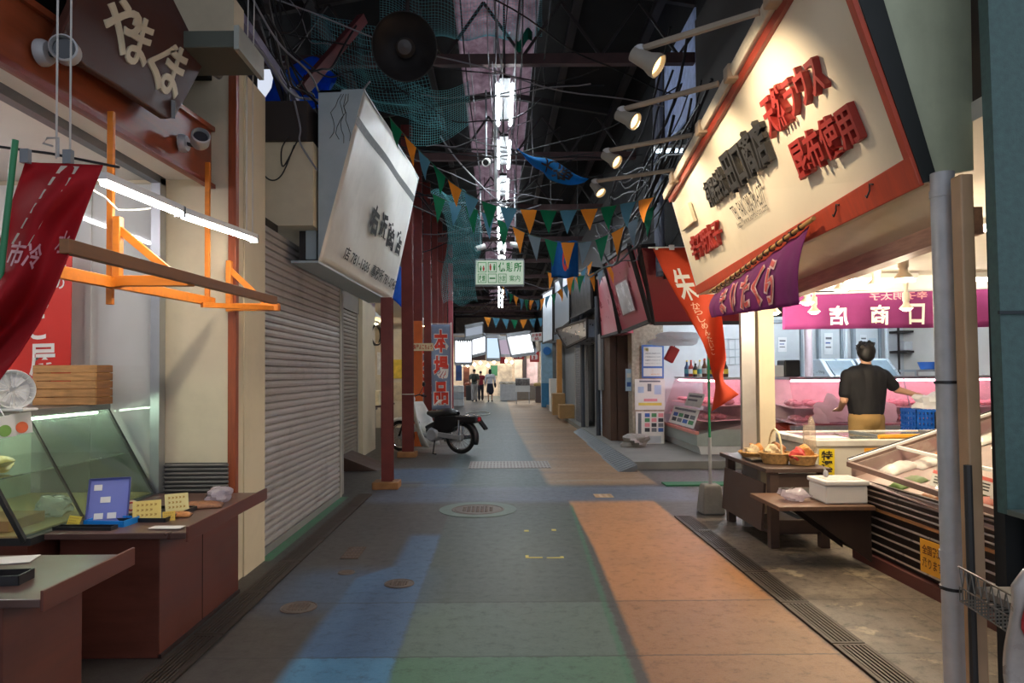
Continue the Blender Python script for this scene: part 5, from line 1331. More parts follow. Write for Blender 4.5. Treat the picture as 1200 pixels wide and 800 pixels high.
shutter('rolling_shutter', -2.46, 10.25, 11.7, 2.45, 'narrow beige rolling shutter beyond the first one on the left', M('beige_shutter', '#8d8579', .5, metal=.2, var=.08), 40)
shutter('rolling_shutter', 2.30, 14.3, 16.2, 2.45, 'blue-grey rolling shutter nearer the brown post on the right row', M('blue_grey_shutter', '#98a3b2', .35, metal=.2, var=.08), 40, -1)
shutter('rolling_shutter', 2.12, 16.6, 18.8, 2.45, 'dark rolling shutter farther along the right row', M('dark_shutter', '#4e5560', .4, metal=.4, var=.08), 40, -1)
tag(MB().box(2.12, 2.245, 13.05, 14.15, .11, 2.45).build('brown_panel', M('brown_board_wall', '#4a3226'), bev=.006), 'dark brown boarded panel between the poster pillar and the shutter', 'panel')
tag(MB().box(2.05, 2.118, 13.8, 14.15, 1.05, 2.2).build('meter_board', M('pale_grey_board', '#8a8a88', .6), bev=.01), 'pale grey board fixed beside the blue-grey shutter', 'board')
for x, y, lab in ((2.05, 14.2, 'grey drain pipe beside the blue-grey shutter'), (2.0, 16.4, 'black drain pipe between the two shutters on the right')):
    tag(MB().tube([(x, y, .11), (x, y, 3.0)], .05, 10).build('drain_pipe', M('dark_grey_pipe', '#4b5058', .45), None, True), lab, 'pipe')
# sign boxes over the right row
signbox('sign_box', [(650, 391, 19.6), (668, 377, 17.4), (668, 320, 17.0), (650, 330, 19.2)], 0, M('pale_grey_corrugate', '#9aa3ad', .35, metal=.3, var=.12, stretch=(1, 8, 1)), 'pale grey ribbed sign box over the right row', th=V((.4, .2, 0)))
signbox('sign_box', [(669, 373, 17.2), (694, 360, 15.0), (692, 312, 14.8), (668, 322, 16.8)], 0, M('black_sign', '#151518', .5), 'black sign box over the right row', th=V((.3, .2, 0)))
signbox('steel_hood', [(664, 407, 16.9), (688, 395, 14.9), (688, 374, 14.9), (652, 386, 17.5)], 0, M('dull_steel', '#a2a4aa', .3, metal=.7, var=.1), 'dull steel hood hanging under the black sign box', cat='hood', th=V((.5, .2, 0)))
signbox('sign_box', [(636, 402, 25), (648, 398, 22), (648, 338, 22), (636, 345, 25)], 0, M('white_blue_sign', '#c3ced8', .4), 'narrow pale blue-white sign box beyond the ribbed one', th=V((.4, .2, 0)))
# blue pillar, orange post, cartons further on
p0, p1 = PY(635, 476, 28.5), PY(648, 476, 28.5)
struct('pillar_right_blue', MB().box(p0.x, p1.x, 28.5, 28.9, .0, 1.0), M('mid_blue_paint', '#3d7ea8', .5))
struct('pillar_right_blue_top', MB().box(p0.x, p1.x, 28.5, 28.9, 1.0, 2.7), M('pale_blue_paint', '#8fb4cc', .5))
pp = PY(641, 411, 28.4)
tag(MB().lathe([(0, 0), (.17, 0), (.17, .06), (0, .06)], pp, (0, -1, 0), 20).build('round_sign', M('blue_disc', '#2a6fb5', .5), None, True), 'round blue sign on top of the blue pillar', 'sign')
sign_on('', 'small_sign', yq(629, 378, 637, 399, 27) if False else (PY(622, 400, 29), PY(636, 399, 29), PY(636, 389, 29), PY(622, 390, 29)), PAPER, [('お食事', .1, .9, .52, .9, REDINK), ('処', .3, .7, .1, .46, REDINK)], 'sign', 'small white hanging sign with red characters by the blue pillar')
tag(MB().box(PY(653, 460, 22).x, PY(659, 460, 22).x, 22, 22.2, .11, 2.5).build('wooden_post', M('amber_post', '#c08748', .5)), 'amber wooden post between the blue pillar and the dark shutter', 'post')
for k, (px, py, y, s_, lab) in enumerate(((662, 484, 19.8, .5, 'large kraft carton stacked by the right row'), (653, 470, 21.5, .45, 'smaller kraft carton behind the large one on the right'), (650, 452, 23.5, .5, 'white box on the display beyond the kraft cartons'))):
    p = PY(px, py, y)
    tag(MB().box(p.x-s_*.35, p.x+s_*.5, y-.3, y+.3, .111, max(.4, p.z+.25)).build('carton', kraft if k < 2 else PAPER, bev=.01), lab, 'box', 'boxes along the right row')
# ================================================================ LANE: drains, covers, posts, moped
GR = M('drain_iron', '#4a4038', .55, metal=.4, var=.3, scale=10)
def drain(x0, x1, y0, y1, label, grp):
    t = thing('drain_grate', label, 'grate', ((x0+x1)/2, (y0+y1)/2, 0), grp)
    MB().box(x0, x1, y0, y1, .0005, .004).build('gutter_bed', M('gutter_dark', '#15120f', .9), t)
    MB().box(x0, x0+.02, y0, y1, .0005, .012).box(x1-.02, x1, y0, y1, .0005, .012).box(x0+.02, x1-.02, y0, y0+.02, .0005, .012).box(x0+.02, x1-.02, y1-.02, y1, .0005, .012).build('frame', GR, t)
    mb = MB()
    for k in range(6):
        x = x0+.02+(x1-x0-.04)*(k+.5)/6; mb.box(x-.006, x+.006, y0+.02, y1-.02, .001, .011)
    mb.build('grille', GR, t)
ordn = ['first', 'second', 'third', 'fourth', 'fifth', 'sixth', 'seventh']
for k in range(6): drain(1.69, 1.86, 2.9+.63*k, 2.9+.63*k+.62, 'rusty drain grate beside the orange paint, %s section from the camera' % ordn[k], 'drain grates on the right')
for k in range(7): drain(-1.66, -1.50, 3.0+.72*k, 3.0+.72*k+.71, 'rusty drain grate along the left counters and shutter, %s section from the camera' % ordn[k], 'drain grates on the left')
def cover(px, py, r, ell, label, ring=None):
    p = PZ(px, py, 0); t = thing('manhole_cover', label, 'manhole cover', p)
    if ring: MB().lathe([(r+.005, .001), (ring, .001), (ring, .005), (r+.005, .006)], p, (0, 0, 1), 36).build('painted_ring', M('grey_green_ring', '#6f7f78', .6, var=.2), t)
    MB().lathe([(0, .001), (0, .006), (r*.86, .006), (r*.88, .003), (r*.93, .003), (r*.95, .007), (r, .006), (r, .001)], p, (0, 0, 1), 36).build('lid', M('iron_lid', '#6b5f57', .5, metal=.4, var=.3, scale=14), t)
    mb = MB()
    for i in range(-4, 5):
        for j in range(-4, 5):
            if i*i+j*j < 15: mb.obox(p+V((i*r*.17, j*r*.17, .008)), (r*.09, r*.09, .004), rz=.78)
    mb.build('tread_pattern', M('iron_tread', '#7b6c62', .5, metal=.4), t)
cover(560, 597, .27, 1, 'round iron manhole cover in a grey-green painted ring in the lane', .40)
cover(350, 712, .11, 1, 'small round iron cover on the bare ground left of the blue paint')
cover(468, 684, .10, 1, 'small round iron cover worn into the blue paint')
cover(406, 671, .06, 1, 'tiny round cover left of the blue paint')
def rectcover(x0, x1, y0, y1, mat, label, nx, ny, mat2):
    t = thing('floor_grate', label, 'grate', ((x0+x1)/2, (y0+y1)/2, 0))
    MB().box(x0, x1, y0, y1, .001, .006).build('plate', mat, t)
    mb = MB()
    for i in range(nx):
        for j in range(ny):
            x = x0+(x1-x0)*(i+.5)/nx; y = y0+(y1-y0)*(j+.5)/ny; mb.box(x-.25*(x1-x0)/nx, x+.25*(x1-x0)/nx, y-.3*(y1-y0)/ny, y+.3*(y1-y0)/ny, .006, .009)
    mb.build('tread_pattern', mat2, t)
rectcover(-.47, .76, 10.15, 10.95, M('pale_grey_plate', '#9a9590', .5, metal=.2), 'wide pale grey chequer plate set across the lane', 24, 5, M('pinkish_tread', '#8a7f7c', .5))
rectcover(*(lambda a, b: (a.x, b.x, a.y, b.y))(PZ(398, 655, 0), PZ(430, 641, 0)), M('rusty_plate', '#54463d', .6, metal=.3, var=.3), 'small rusty square plate near the shutter', 5, 5, M('rusty_tread', '#6a574a', .6, metal=.3))
rectcover(*(lambda a, b: (a.x, b.x, a.y, b.y))(PZ(698, 583, 0), PZ(716, 579, 0)), M('tan_plate', '#b59a7c', .6), 'small tan square plate at the start of the orange paint', 3, 3, M('tan_tread', '#a58a6c', .6))
for px, py, w_, lab in ((617, 622, .04, 'small yellow dash on the green paint, far left of four'), (649, 621, .04, 'small yellow dash on the green paint, far right of four')):
    p = PZ(px, py, 0); tag(MB().box(p.x-w_/2, p.x+w_/2, p.y-.03, p.y+.03, .001, .003).build('floor_marking', M('yellow_tape', '#cfc06a', .6)), lab, 'marking')
p = PZ(616, 654, 0); tag(MB().box(p.x, p.x+.025, p.y, p.y+.08, .001, .003).box(p.x+.026, p.x+.13, p.y, p.y+.025, .001, .003).build('floor_marking', M('yellow_tape', '#cfc06a')), 'yellow corner mark on the green paint, left one', 'marking')
p = PZ(661, 654, 0); tag(MB().box(p.x-.025, p.x, p.y, p.y+.05, .001, .003).box(p.x-.13, p.x-.026, p.y, p.y+.025, .001, .003).build('floor_marking', M('yellow_tape', '#cfc06a')), 'yellow corner mark on the green paint, right one', 'marking')
# ---- red-brown steel posts
posts = [(454, 8.5, .138, 5.6), (478, 11.7, .19, 5.7), (490.5, 13.4, .165, 5.7), (501.5, 15.2, .155, 5.7), (510.5, 17.0, .14, 5.7), (517, 18.7, .12, 5.7), (522.5, 20.4, .11, 5.7)]
posts[0] = (454, 8.5, .138, 2.36)
labs = ['thick red-brown steel post nearest the camera, standing on a wooden block under the slanted sign', 'red-brown steel post with the moped parked against it', 'red-brown steel post with an orange lower half behind the moped', 'fourth red-brown steel post of the row on the left', 'fifth red-brown steel post of the row on the left', 'sixth red-brown steel post of the row on the left', 'farthest red-brown steel post of the row on the left']
for k, ((px, y, w_, z1), lab) in enumerate(zip(posts, labs)):
    x = PY(px, 480, y).x
    t = thing('steel_post', lab, 'post', (x, y, 0), 'red-brown steel posts')
    zb = .09 if k < 2 else 0
    if k < 2: MB().box(x-.17, x+.15, y-.15, y+.14, 0, .088).build('base_block', M('painted_base_block', '#94683f', .7, var=.25), t, bev=.01)
    zt = z1
    z0 = zb
    if k == 2:
        MB().box(x-w_/2, x+w_/2, y-.06, y+.06, 0, 2.45).build('orange_sleeve', M('orange_post_paint', '#c9622a', .5, var=.1), t, bev=.004); z0 = 2.451
    web = .02
    MB().box(x-w_/2, x+w_/2, y-.06, y-.045, z0, zt).box(x-w_/2, x+w_/2, y+.045, y+.06, z0, zt).box(x-.01, x+.01, y-.044, y+.044, z0, zt).build('column', REDST, t)
    if k == 1: MB().lathe([(.105, 0), (.112, .0), (.112, .015), (.105, .015)], (x, y, 1.06), (0, 0, 1), 16).build('rope_loop', M('white_cord', '#bdbab4'), t)
tag(MB().box(PY(528, 400, 22).x-.07, PY(528, 400, 22).x+.08, 22, 22.12, 0, 5.6).build('steel_post', M('pink_red_steel', '#a34a55', .5)), 'pinkish-red steel post ending the row beyond the streamers', 'post')
# wooden ramp by the narrow shutter
p = PZ(428, 548, 0)
tag(MB().prism([(p.x-.30, p.y-.35, 0), (p.x+.25, p.y-.35, 0), (p.x-.30, p.y-.35, .22)], (0, .8, 0)).build('wooden_ramp', M('dark_ramp_wood', '#3d2a22', .6, var=.2), bev=.005), 'dark wooden ramp in front of the narrow beige shutter', 'ramp')
# ---- moped
mx, my = -.69, 12.05
t = thing('moped', 'white and black step-through moped parked by the second steel post', 'moped', (mx, my, 0))
RUB = M('black_rubber', '#151515', .7); CHR = M('chrome', '#c5c7ca', .15, metal=.95); MW = M('moped_white', '#d9dad6', .25, var=.03); MBK = M('moped_black', '#17171a', .35); ENG = M('engine_alloy', '#a4a6a9', .35, metal=.3)
def L(x, y, z): return V((mx-x, my-y, z))
def wheel(x):
    mb = MB(); R_, r_ = .245, .038
    vs = []; fs = []; n, m_ = 36, 10
    for i in range(n):
        a = 2*math.pi*i/n
        for j in range(m_):
            b = 2*math.pi*j/m_; rr_ = R_+r_*math.cos(b)
            vs.append(L(x+rr_*math.cos(a), .75*r_*math.sin(b), .285+rr_*math.sin(a)))
    for i in range(n):
        for j in range(m_): fs.append((i*m_+j, i*m_+(j+1) % m_, ((i+1) % n)*m_+(j+1) % m_, ((i+1) % n)*m_+j))
    w_ = mb.add(vs, fs).build('wheel', RUB, t, True)
    MB().lathe([(.205, -.02), (.218, -.02), (.218, .02), (.205, .02), (.198, 0), (.205, -.02)], L(x, 0, .285), (0, 1, 0), 36).build('rim', CHR, w_, True)
    sp = MB()
    for k in range(18):
        a = k*math.pi/9; s_ = .02*(1 if k % 2 else -1); sp.tube([L(x+.03*math.cos(a+.5), s_, .285+.03*math.sin(a+.5)), L(x+.205*math.cos(a), 0, .285+.205*math.sin(a))], .0025, 5)
    sp.build('spokes', CHR, w_)
    MB().lathe([(0, -.06), (.045, -.06), (.06, -.03), (.06, .03), (.045, .06), (0, .06)], L(x, 0, .285), (0, 1, 0), 20).build('hub', ENG, w_, True)
wheel(0); wheel(1.2)
def fender(x, a0, a1, nm, mat):
    def g(u, v):
        a = math.radians(a0+(a1-a0)*u); R_ = .30; th = (v-.5)*math.pi*1.15
        return L(x+(R_+.045*math.cos(th))*math.cos(a), .075*math.sin(th), .285+(R_+.045*math.cos(th))*math.sin(a))
    MB().grid(g, 16, 8).build(nm, mat, t, True, solid=.004)
fender(0, 20, 200, 'rear_fender', MBK); fender(1.2, 30, 165, 'front_fender', MW)
MB().tube([L(-.05, 0, .60), L(.25, 0, .56), L(.55, 0, .45), L(.80, 0, .42), L(.98, 0, .75)], [.05, .07, .06, .05, .04], 10).build('frame', MBK, t, True)
def shield(u, v):
    y = (u-.5)*.58; x = .76+.22*v - 1.0*(u-.5)**2*(1-v*.4); z = .13+.78*v
    return L(x, y*(1-.45*v**3)*(.75+.25*min(1, v*4)), z)
MB().grid(shield, 14, 14).build('leg_shield', MW, t, True, solid=.02)
MB().tube([L(.36, 0, .54), L(.52, 0, .46), L(.66, 0, .42), L(.80, 0, .46)], [.09, .10, .10, .09], 12).build('step_cover', MW, t, True)
def seat(u, v):
    a = 2*math.pi*u; x = .04+.60*v; w_ = .13*(math.sin(math.pi*min(max(v, .04), .96)))**.3*(1-.25*v); h = .085*(math.sin(math.pi*min(max(v, .03), .97)))**.35
    return L(x, w_*math.cos(a), .705+.02*math.sin(v*6.5)+h*math.sin(a))
MB().grid(seat, 18, 18).build('seat', M('black_seat_vinyl', '#1d1d1f', .45), t, True)
MB().prism([L(-.1, .10, .55), L(.22, .11, .40), L(.50, .11, .42), L(.46, .11, .67), L(.05, .10, .67)], (0, .20, 0)).build('side_cover', MBK, t, bev=.02)
MB().lathe([(0, -.15), (.09, -.15), (.125, -.10), (.125, .10), (.09, .15), (0, .15)], L(.50, 0, .33), (0, 1, 0), 20).tube([L(.58, 0, .32), L(.80, 0, .34)], [.07, .06], 12).build('engine', ENG, t, True)
MB().tube([L(.60, -.10, .26), L(.35, -.12, .24), L(.15, -.13, .26), L(-.22, -.13, .30)], [.02, .025, .04, .035], 12).build('muffler', CHR, t, True)
MB().beam(L(.40, .10, .34), L(-.05, .10, .29), .03, .09).build('chain_case', ENG, t, bev=.02)
MB().tube([L(-.02, .10, .60), L(0, .09, .30)], .018, 8).tube([L(-.02, -.10, .60), L(0, -.09, .30)], .018, 8).build('rear_shock', CHR, t, True)
MB().tube([L(1.0, .07, .80), L(1.12, .07, .50), L(1.2, .07, .29)], .02, 8).tube([L(1.0, -.07, .80), L(1.12, -.07, .50), L(1.2, -.07, .29)], .02, 8).build('front_fork', MBK, t, True)
hb = MB().tube([L(.86, .33, 1.0), L(.94, .2, 1.03), L(.98, 0, .99), L(.94, -.2, 1.03), L(.86, -.33, 1.0)], .013, 8).build('handlebar', MBK, t, True)
MB().tube([L(.86, .33, 1.0), L(.90, .24, 1.015)], .02, 8).tube([L(.86, -.33, 1.0), L(.90, -.24, 1.015)], .02, 8).build('grip', RUB, hb, True)
MB().ell(L(1.02, 0, .95), (.11, .10, .09), 14, 10).build('headlight_cowl', MW, t, True)
MB().lathe([(0, 0), (.065, 0), (.06, .03), (0, .035)], L(1.10, 0, .95), (-1, 0, .0), 16).build('headlight', M('lamp_glass', '#cfd4d6', .1), t, True)
for s_ in (1, -1):
    MB().tube([L(.93, .2*s_, 1.03), L(.88, .28*s_, 1.18)], .006, 6).ell(L(.88, .29*s_, 1.22), (.015, .06, .045), 12, 8).build('mirror', MBK, t, True)
MB().box(mx-.05, mx+.34, my-.10, my-.085, .665, .68).box(mx-.05, mx+.34, my+.085, my+.10, .665, .68).box(mx+.32, mx+.34, my-.10, my+.10, .665, .68).box(mx+.12, mx+.135, my-.10, my+.10, .665, .68).build('rear_rack', CHR, t)
MB().box(mx+.30, mx+.38, my-.06, my+.06, .58, .65).build('tail_lamp', M('red_lens', '#b0222a', .15), t, bev=.012)
MB().prism([L(-.27, -.07, .60), L(-.42, -.07, .42), L(-.44, -.07, .44), L(-.30, -.07, .62)], (0, .14, 0)).build('mud_flap', MBK, t)
MB().box(mx-.06, mx+.36, my-.11, my+.11, .55, .66).build('rear_body', MBK, t, bev=.025)
MB().prism([L(.10, .09, .40), L(.40, .10, .30), L(.62, .10, .30), L(.66, .10, .48), L(.40, .10, .60), L(.05, .09, .60)], (0, .18, 0)).build('body_cover', MBK, t, bev=.02)
MB().tube([L(.45, .10, .26), L(.43, .22, .01), L(.36, .24, .008)], .013, 6).build('side_stand', MBK, t)
t.rotation_euler = (0, 0, math.radians(-22))
# ---- tall nobori streamers behind the moped
def nobori(xl, xr, y, z0, z1, col, text, label, lc):
    def g(u, v): return V((xl+(xr-xl)*u, y+.03*math.sin(v*9+u*3)+.10*u, z0+(z1-z0)*v))
    t = thing('nobori_banner', label, 'banner', g(.5, 0))
    MB().grid(g, 8, 24).build('cloth', CLOTH('nobori_'+col, col, .12, .35), t, True, solid=.003)
    n = len(text)
    for i, ch in enumerate(text):
        v1 = .95-.92*i/n; v0 = v1-.86/n
        letter('lettering', ch, g, WHITEINK, t, .08, .92, v0, v1, off=.075, lift=.006)
        letter('lettering', ch, g, lc, t, .12, .88, v0+.01, v1-.01, off=.035, lift=.012)
    MB().tube([(xr+.02, y+.12, 0), (xr+.02, y+.12, z1+.05)], .012, 8).tube([(xr+.03, y+.12, z1+.02), (xl, y, z1+.02)], .006, 6).build('pole', WHITEP, t, True)
    MB().lathe([(0, 0), (.17, 0), (.17, .06), (.05, .09), (0, .09)], (xr+.02, y+.12, 0), (0, 0, 1), 18).build('pole_base', M('grey_pole_base', '#6d6d6b', .7), t, True)
a, b = PY(506, 480, 14.2), PY(527, 380, 14.2)
nobori(a.x, b.x, 14.2, a.z, b.z, '#93a3bd', '本場品', 'blue-grey streamer banner with three big red characters behind the moped seat', M('red_orange_print', '#d8402c', .6))
a, b = PY(492, 466, 15.8), PY(510, 398, 15.8)
nobori(a.x, b.x, 15.8, a.z, b.z, '#8b8fa0', '大漁', 'shorter streamer banner with red characters behind the first one', M('red_orange_print', '#d8402c'))
# small hanging plank sign by the orange sleeve
sign_on('', 'plank_sign', yq(483, 402, 508, 411, 13.25), M('cream_plank', '#dcc9a0', .6), [('魚屋よこちょう', .06, .94, .2, .85, REDINK)], 'sign', 'small cream plank sign with red characters on the orange post')
# ================================================================ LEFT SHOPS BEYOND THE POSTS
PEND = EM('pendant_glow', '#ffd9a0', 60)
for px, py, y, lab in ((436, 372, 13.6, 'pendant lamp with white shade between the first two steel posts'), (497.5, 382, 17.5, 'pendant lamp with white shade seen beside the orange post'), (484, 376, 21, 'pendant lamp with white shade deep in the left shops')):
    p = PY(px, py, y); t = thing('pendant_lamp', lab, 'lamp', p, 'pendant lamps in the left shops')
    MB().lathe([(.03, .16), (.05, .14), (.19, .0), (.185, -.005), (.045, .13), (0, .14)], p, (0, 0, 1), 20).build('shade', M('white_enamel', '#cfd0cc'), t, True)
    MB().ell(p+V((0, 0, .035)), .05, 12, 8).build('bulb', PEND, t, True)
    MB().tube([p+V((0, 0, .15)), (p.x, p.y, 2.95)], .006, 6).build('cord', CABLE, t)
for y in (15., 19.5, 24.5):
    t = thing('ceiling_tube_light', 'warm ceiling tube in the left shops, %s' % {15.: 'nearest the moped', 19.5: 'in the middle of the row', 24.5: 'farthest along the row'}[y], 'lamp', (-3.6, y, 2.9))
    MB().box(-3.65, -3.55, y-.7, y+.7, 2.90, 2.95).build('housing', WHITEP, t)
    MB().tube([(-3.6, y-.68, 2.87), (-3.6, y+.68, 2.87)], .02, 8).build('tube', EM('warm_shop_tube', '#ffe6bf', 90), t, True)
struct('wall_left_shop_partition', MB().box(-5.1, -2.35, 18.1, 18.2, 0, 2.6), M('lit_cream_shop_wall', '#ddd2bb', .7))
for k, (x, z, w_, h, c_, lb) in enumerate(((-2.62, 1.55, .36, .5, '#e6c64a', 'yellow poster on the partition between the first two steel posts'), (-3.05, 1.7, .36, .6, '#efece4', 'white notice on the partition behind the second steel post'), (-2.66, .95, .5, .5, '#d9c9a8', 'cream printed notice low on the partition between the steel posts'), (-3.5, 1.5, .4, .55, '#c24a3c', 'red notice on the partition in the left shop row'))):
    tag(MB().box(x-w_/2, x+w_/2, 18.085, 18.098, z-h/2, z+h/2).build('wall_poster', M('partition_poster_%d' % k, c_, .6, var=.25, scale=7)), lb, 'poster')
rr = random.Random(21)
stc = ['#b7a27d', '#d8c9a2', '#8f6a48', '#c4b9a6', '#a14a3a', '#d6b94f']
words_ = ['nearest the camera', 'second along', 'third along', 'fourth along', 'fifth along', 'farthest along']
for k in range(6):
    y = 13.9+2.4*k+(1.0 if k > 1 else 0)
    t = thing('stall_table', 'wooden stall table in the left shop row, %s' % words_[k], 'table', (-3.1, y, 0), 'stall tables in the left shops')
    MB().box(-3.5, -2.62, y-.8, y+.8, .66, .70).build('table_top', DWOOD2, t)
    for sx in (-3.45, -2.70):
        for sy in (-.75, .70): MB().box(sx, sx+.05, y+sy, y+sy+.05, 0, .66).build('leg', DWOOD2, t)
    for j in range(2):
        h = rr.uniform(.18, .42); yy = y-.4+.8*j
        tag(MB().box(-3.35, -2.75, yy-.28, yy+.28, .701, .70+h).build('goods_box', M('goods_%d' % ((k+j*2) % 6), stc[(k+j*2) % 6], .6, var=.3, scale=8), bev=.01), '%s goods box on the %s stall table, %s half' % (['tan', 'cream', 'brown', 'grey-beige', 'red', 'yellow'][(k+j*2) % 6], ['nearest', 'second', 'third', 'fourth', 'fifth', 'farthest'][k], ['near', 'far'][j]), 'box', 'goods on the stall tables')
for k, (y, z, c_, lb) in enumerate(((14.5, 1.5, '#d9b43e', 'yellow'), (17, 1.7, '#e3ded2', 'white'), (20, 1.6, '#c24a3c', 'red'), (23, 1.7, '#e3ded2', 'second white'), (26, 1.6, '#d9b43e', 'second yellow'))):
    tag(MB().box(-5.09, -5.07, y-.4, y+.4, z-.4, z+.5).build('wall_poster', M('poster_%d' % (k % 3), c_, .6, var=.25, scale=6)), '%s poster on the back wall of the left shops' % lb, 'poster')
tag(MB().lathe([(.17, -.02), (.20, -.02), (.20, .03), (.17, .03), (.17, -.02)], (-2.33, 12.9, 2.15), (1, -.4, 0), 24).build('round_mirror', M('dark_ring', '#2a2622', .5), None, True), 'dark round ring fixed high on the beige pillar behind the first post', 'ring')
# blue tarp and pale strips behind the posts, high up
def tarp(fn, name, mat, label, cat='tarp', n=20): return tag(MB().grid(fn, n, n).build(name, mat, None, True, solid=.004), label, cat)
BT = CLOTH('blue_tarp', '#2a78e0', .25, .7)
tarp(lambda u, v: V((-2.15+.05*math.sin(9*u+4*v), 11.6+4.2*u, 2.9+1.4*v-.5*u*v+.06*math.sin(13*u))), 'blue_tarp', BT, 'blue tarp hung behind the row of steel posts')
tarp(lambda u, v: V((-1.75-.7*u, 6.9+.5*v+.1*math.sin(7*u), 4.05+.75*v+.12*math.sin(8*u+5*v))), 'blue_tarp', BT, 'bunched blue tarp above the slanted sign under the green net')
# ================================================================ OVERHEAD
# ---- slanted sign on the left
yN, yF = 5.9, 9.4
bn = PY(373, 305, yN); bf = PY(459, 353, yF)
tn = PY(427, 104, yN); tf = PY(491, 208, yF)
lq = quad(bn, bf, tf, tn)
t = thing('shop_sign', 'white slanted box sign with black characters and numbers above the grey shutter', 'sign', (-1.6, 7.5, 2.4))
SW = M('weathered_white_sign', '#d9d6cd', .35, var=.06, scale=2.5, dirt='#a9a69c', dirtamt=.35)
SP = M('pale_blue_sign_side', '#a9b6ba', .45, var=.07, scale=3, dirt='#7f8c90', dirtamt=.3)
ln = (bf-bn).cross(tn-bn).normalized()
if ln.x < 0: ln = -ln
def buck(u, v): return lq(u, v) + ln*(.018*math.sin(u*9+v*5)*math.sin(math.pi*v)*math.sin(math.pi*u) - .03*max(0, v-.68)*math.sin(u*14))
MB().grid(buck, 30, 24).build('face_panel', SW, t, True, solid=.006)
bkx = PY(373, 200, yN).x
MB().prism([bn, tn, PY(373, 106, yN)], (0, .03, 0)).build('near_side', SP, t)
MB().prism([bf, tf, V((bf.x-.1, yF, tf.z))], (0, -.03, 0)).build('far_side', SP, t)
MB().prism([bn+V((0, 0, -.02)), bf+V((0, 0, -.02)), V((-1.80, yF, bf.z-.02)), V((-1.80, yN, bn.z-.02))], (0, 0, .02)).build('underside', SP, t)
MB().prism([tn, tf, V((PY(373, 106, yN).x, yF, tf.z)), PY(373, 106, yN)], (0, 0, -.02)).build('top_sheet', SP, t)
st = MB()
st.add([buck(.0+.995*k/20, v)+ln*.006 for k in range(21) for v in (.795, .845)], [(2*k, 2*k+2, 2*k+3, 2*k+1) for k in range(20)])
st.build('grey_stripe', M('worn_grey_stripe', '#5d605e', .6, var=.3, scale=20), t, recalc=False)
sf = 1 if (lq(1, 0)-lq(0, 0)).cross(lq(0, 1)-lq(0, 0)).dot(ln) > 0 else -1
def uvl(px, py):
    d = ray(px, py); P = CAMLOC + d*((bn-CAMLOC).dot(ln)/d.dot(ln)); u = v = .5
    for _ in range(40):
        r = P-lq(u, v); e = 1e-4; du = (lq(u+e, v)-lq(u, v))/e; dv = (lq(u, v+e)-lq(u, v))/e
        a, b, c_ = du.dot(du), du.dot(dv), dv.dot(dv); x, y = r.dot(du), r.dot(dv); det = a*c_-b*b
        u += (c_*x-b*y)/det; v += (a*y-b*x)/det
    return u, v
def lsl(s, qpx, off):
    P = [lq(*uvl(*p)) for p in qpx]
    letter('lettering', s, quad(*P), INK, t, off=off, lift=.022, flip=sf)
for ch, x0, y0, x1, y1, x2, y2, x3, y3 in (('右', 430, 271, 440, 278, 446, 246, 438, 235), ('近', 441, 279, 450, 287, 456, 254, 449, 246), ('商', 451, 287, 460, 296, 465, 265, 457, 257), ('店', 461, 295, 468, 302, 474, 274, 467, 267)):
    lsl(ch, ((x0, y0), (x1, y1), (x2, y2), (x3, y3)), .05)
lsl('店 781-1386  事務所 781-0745', ((399, 302), (460, 341), (465, 327), (404, 287)), .012)
cr_ = MB()
rr = random.Random(4)
p = PY(400, 110, yN-.01)
for k in range(4):
    q_ = [p+V((.02*k, 0, 0))]
    for j in range(7): q_.append(q_[-1]+V((rr.uniform(-.05, .03), 0, -.05-.02*rr.random())))
    cr_.tube(q_, .0025, 4)
cr_.build('dead_creeper', M('dry_creeper', '#4c4a42', .8), t)
t = thing('wall_box', 'small pale blue metal box beneath the near end of the slanted sign', 'box', PY(362, 300, 6.0))
a = PY(358, 304, 6.0); b = PY(372, 252, 6.0)
MB().box(a.x, b.x-.01, 6.0, 6.2, a.z, b.z).build('box_body', SP, t, bev=.006)
MB().box(a.x-.06, a.x-.005, 6.02, 6.2, a.z-.03, b.z-.05).build('bracket', STEEL, t)
# metal canopy box above the left pilaster
a = PX(218, 72, -1.78); b = PX(292, 62, -1.55)
t = thing('duct_box', 'grey-green metal duct box under the roof next to the brown board', 'duct', (-1.75, 4.3, 3.4))
MB().box(-2.1, -1.52, 3.92, 4.30, 3.31, 3.41).build('duct_body', M('grey_green_metal', '#55594f', .5, var=.1), t, bev=.006)
MB().box(-1.52, -1.49, 3.90, 4.32, 3.29, 3.43).build('front_lip', M('pale_edge', '#9fa39a', .5), t)
tag(MB().tube([PX(240, 76, -1.85), PX(258, 88, -1.8)], .03, 10).build('conduit_end', GREYP, None, True), 'short grey conduit end sticking out below the duct box', 'pipe')
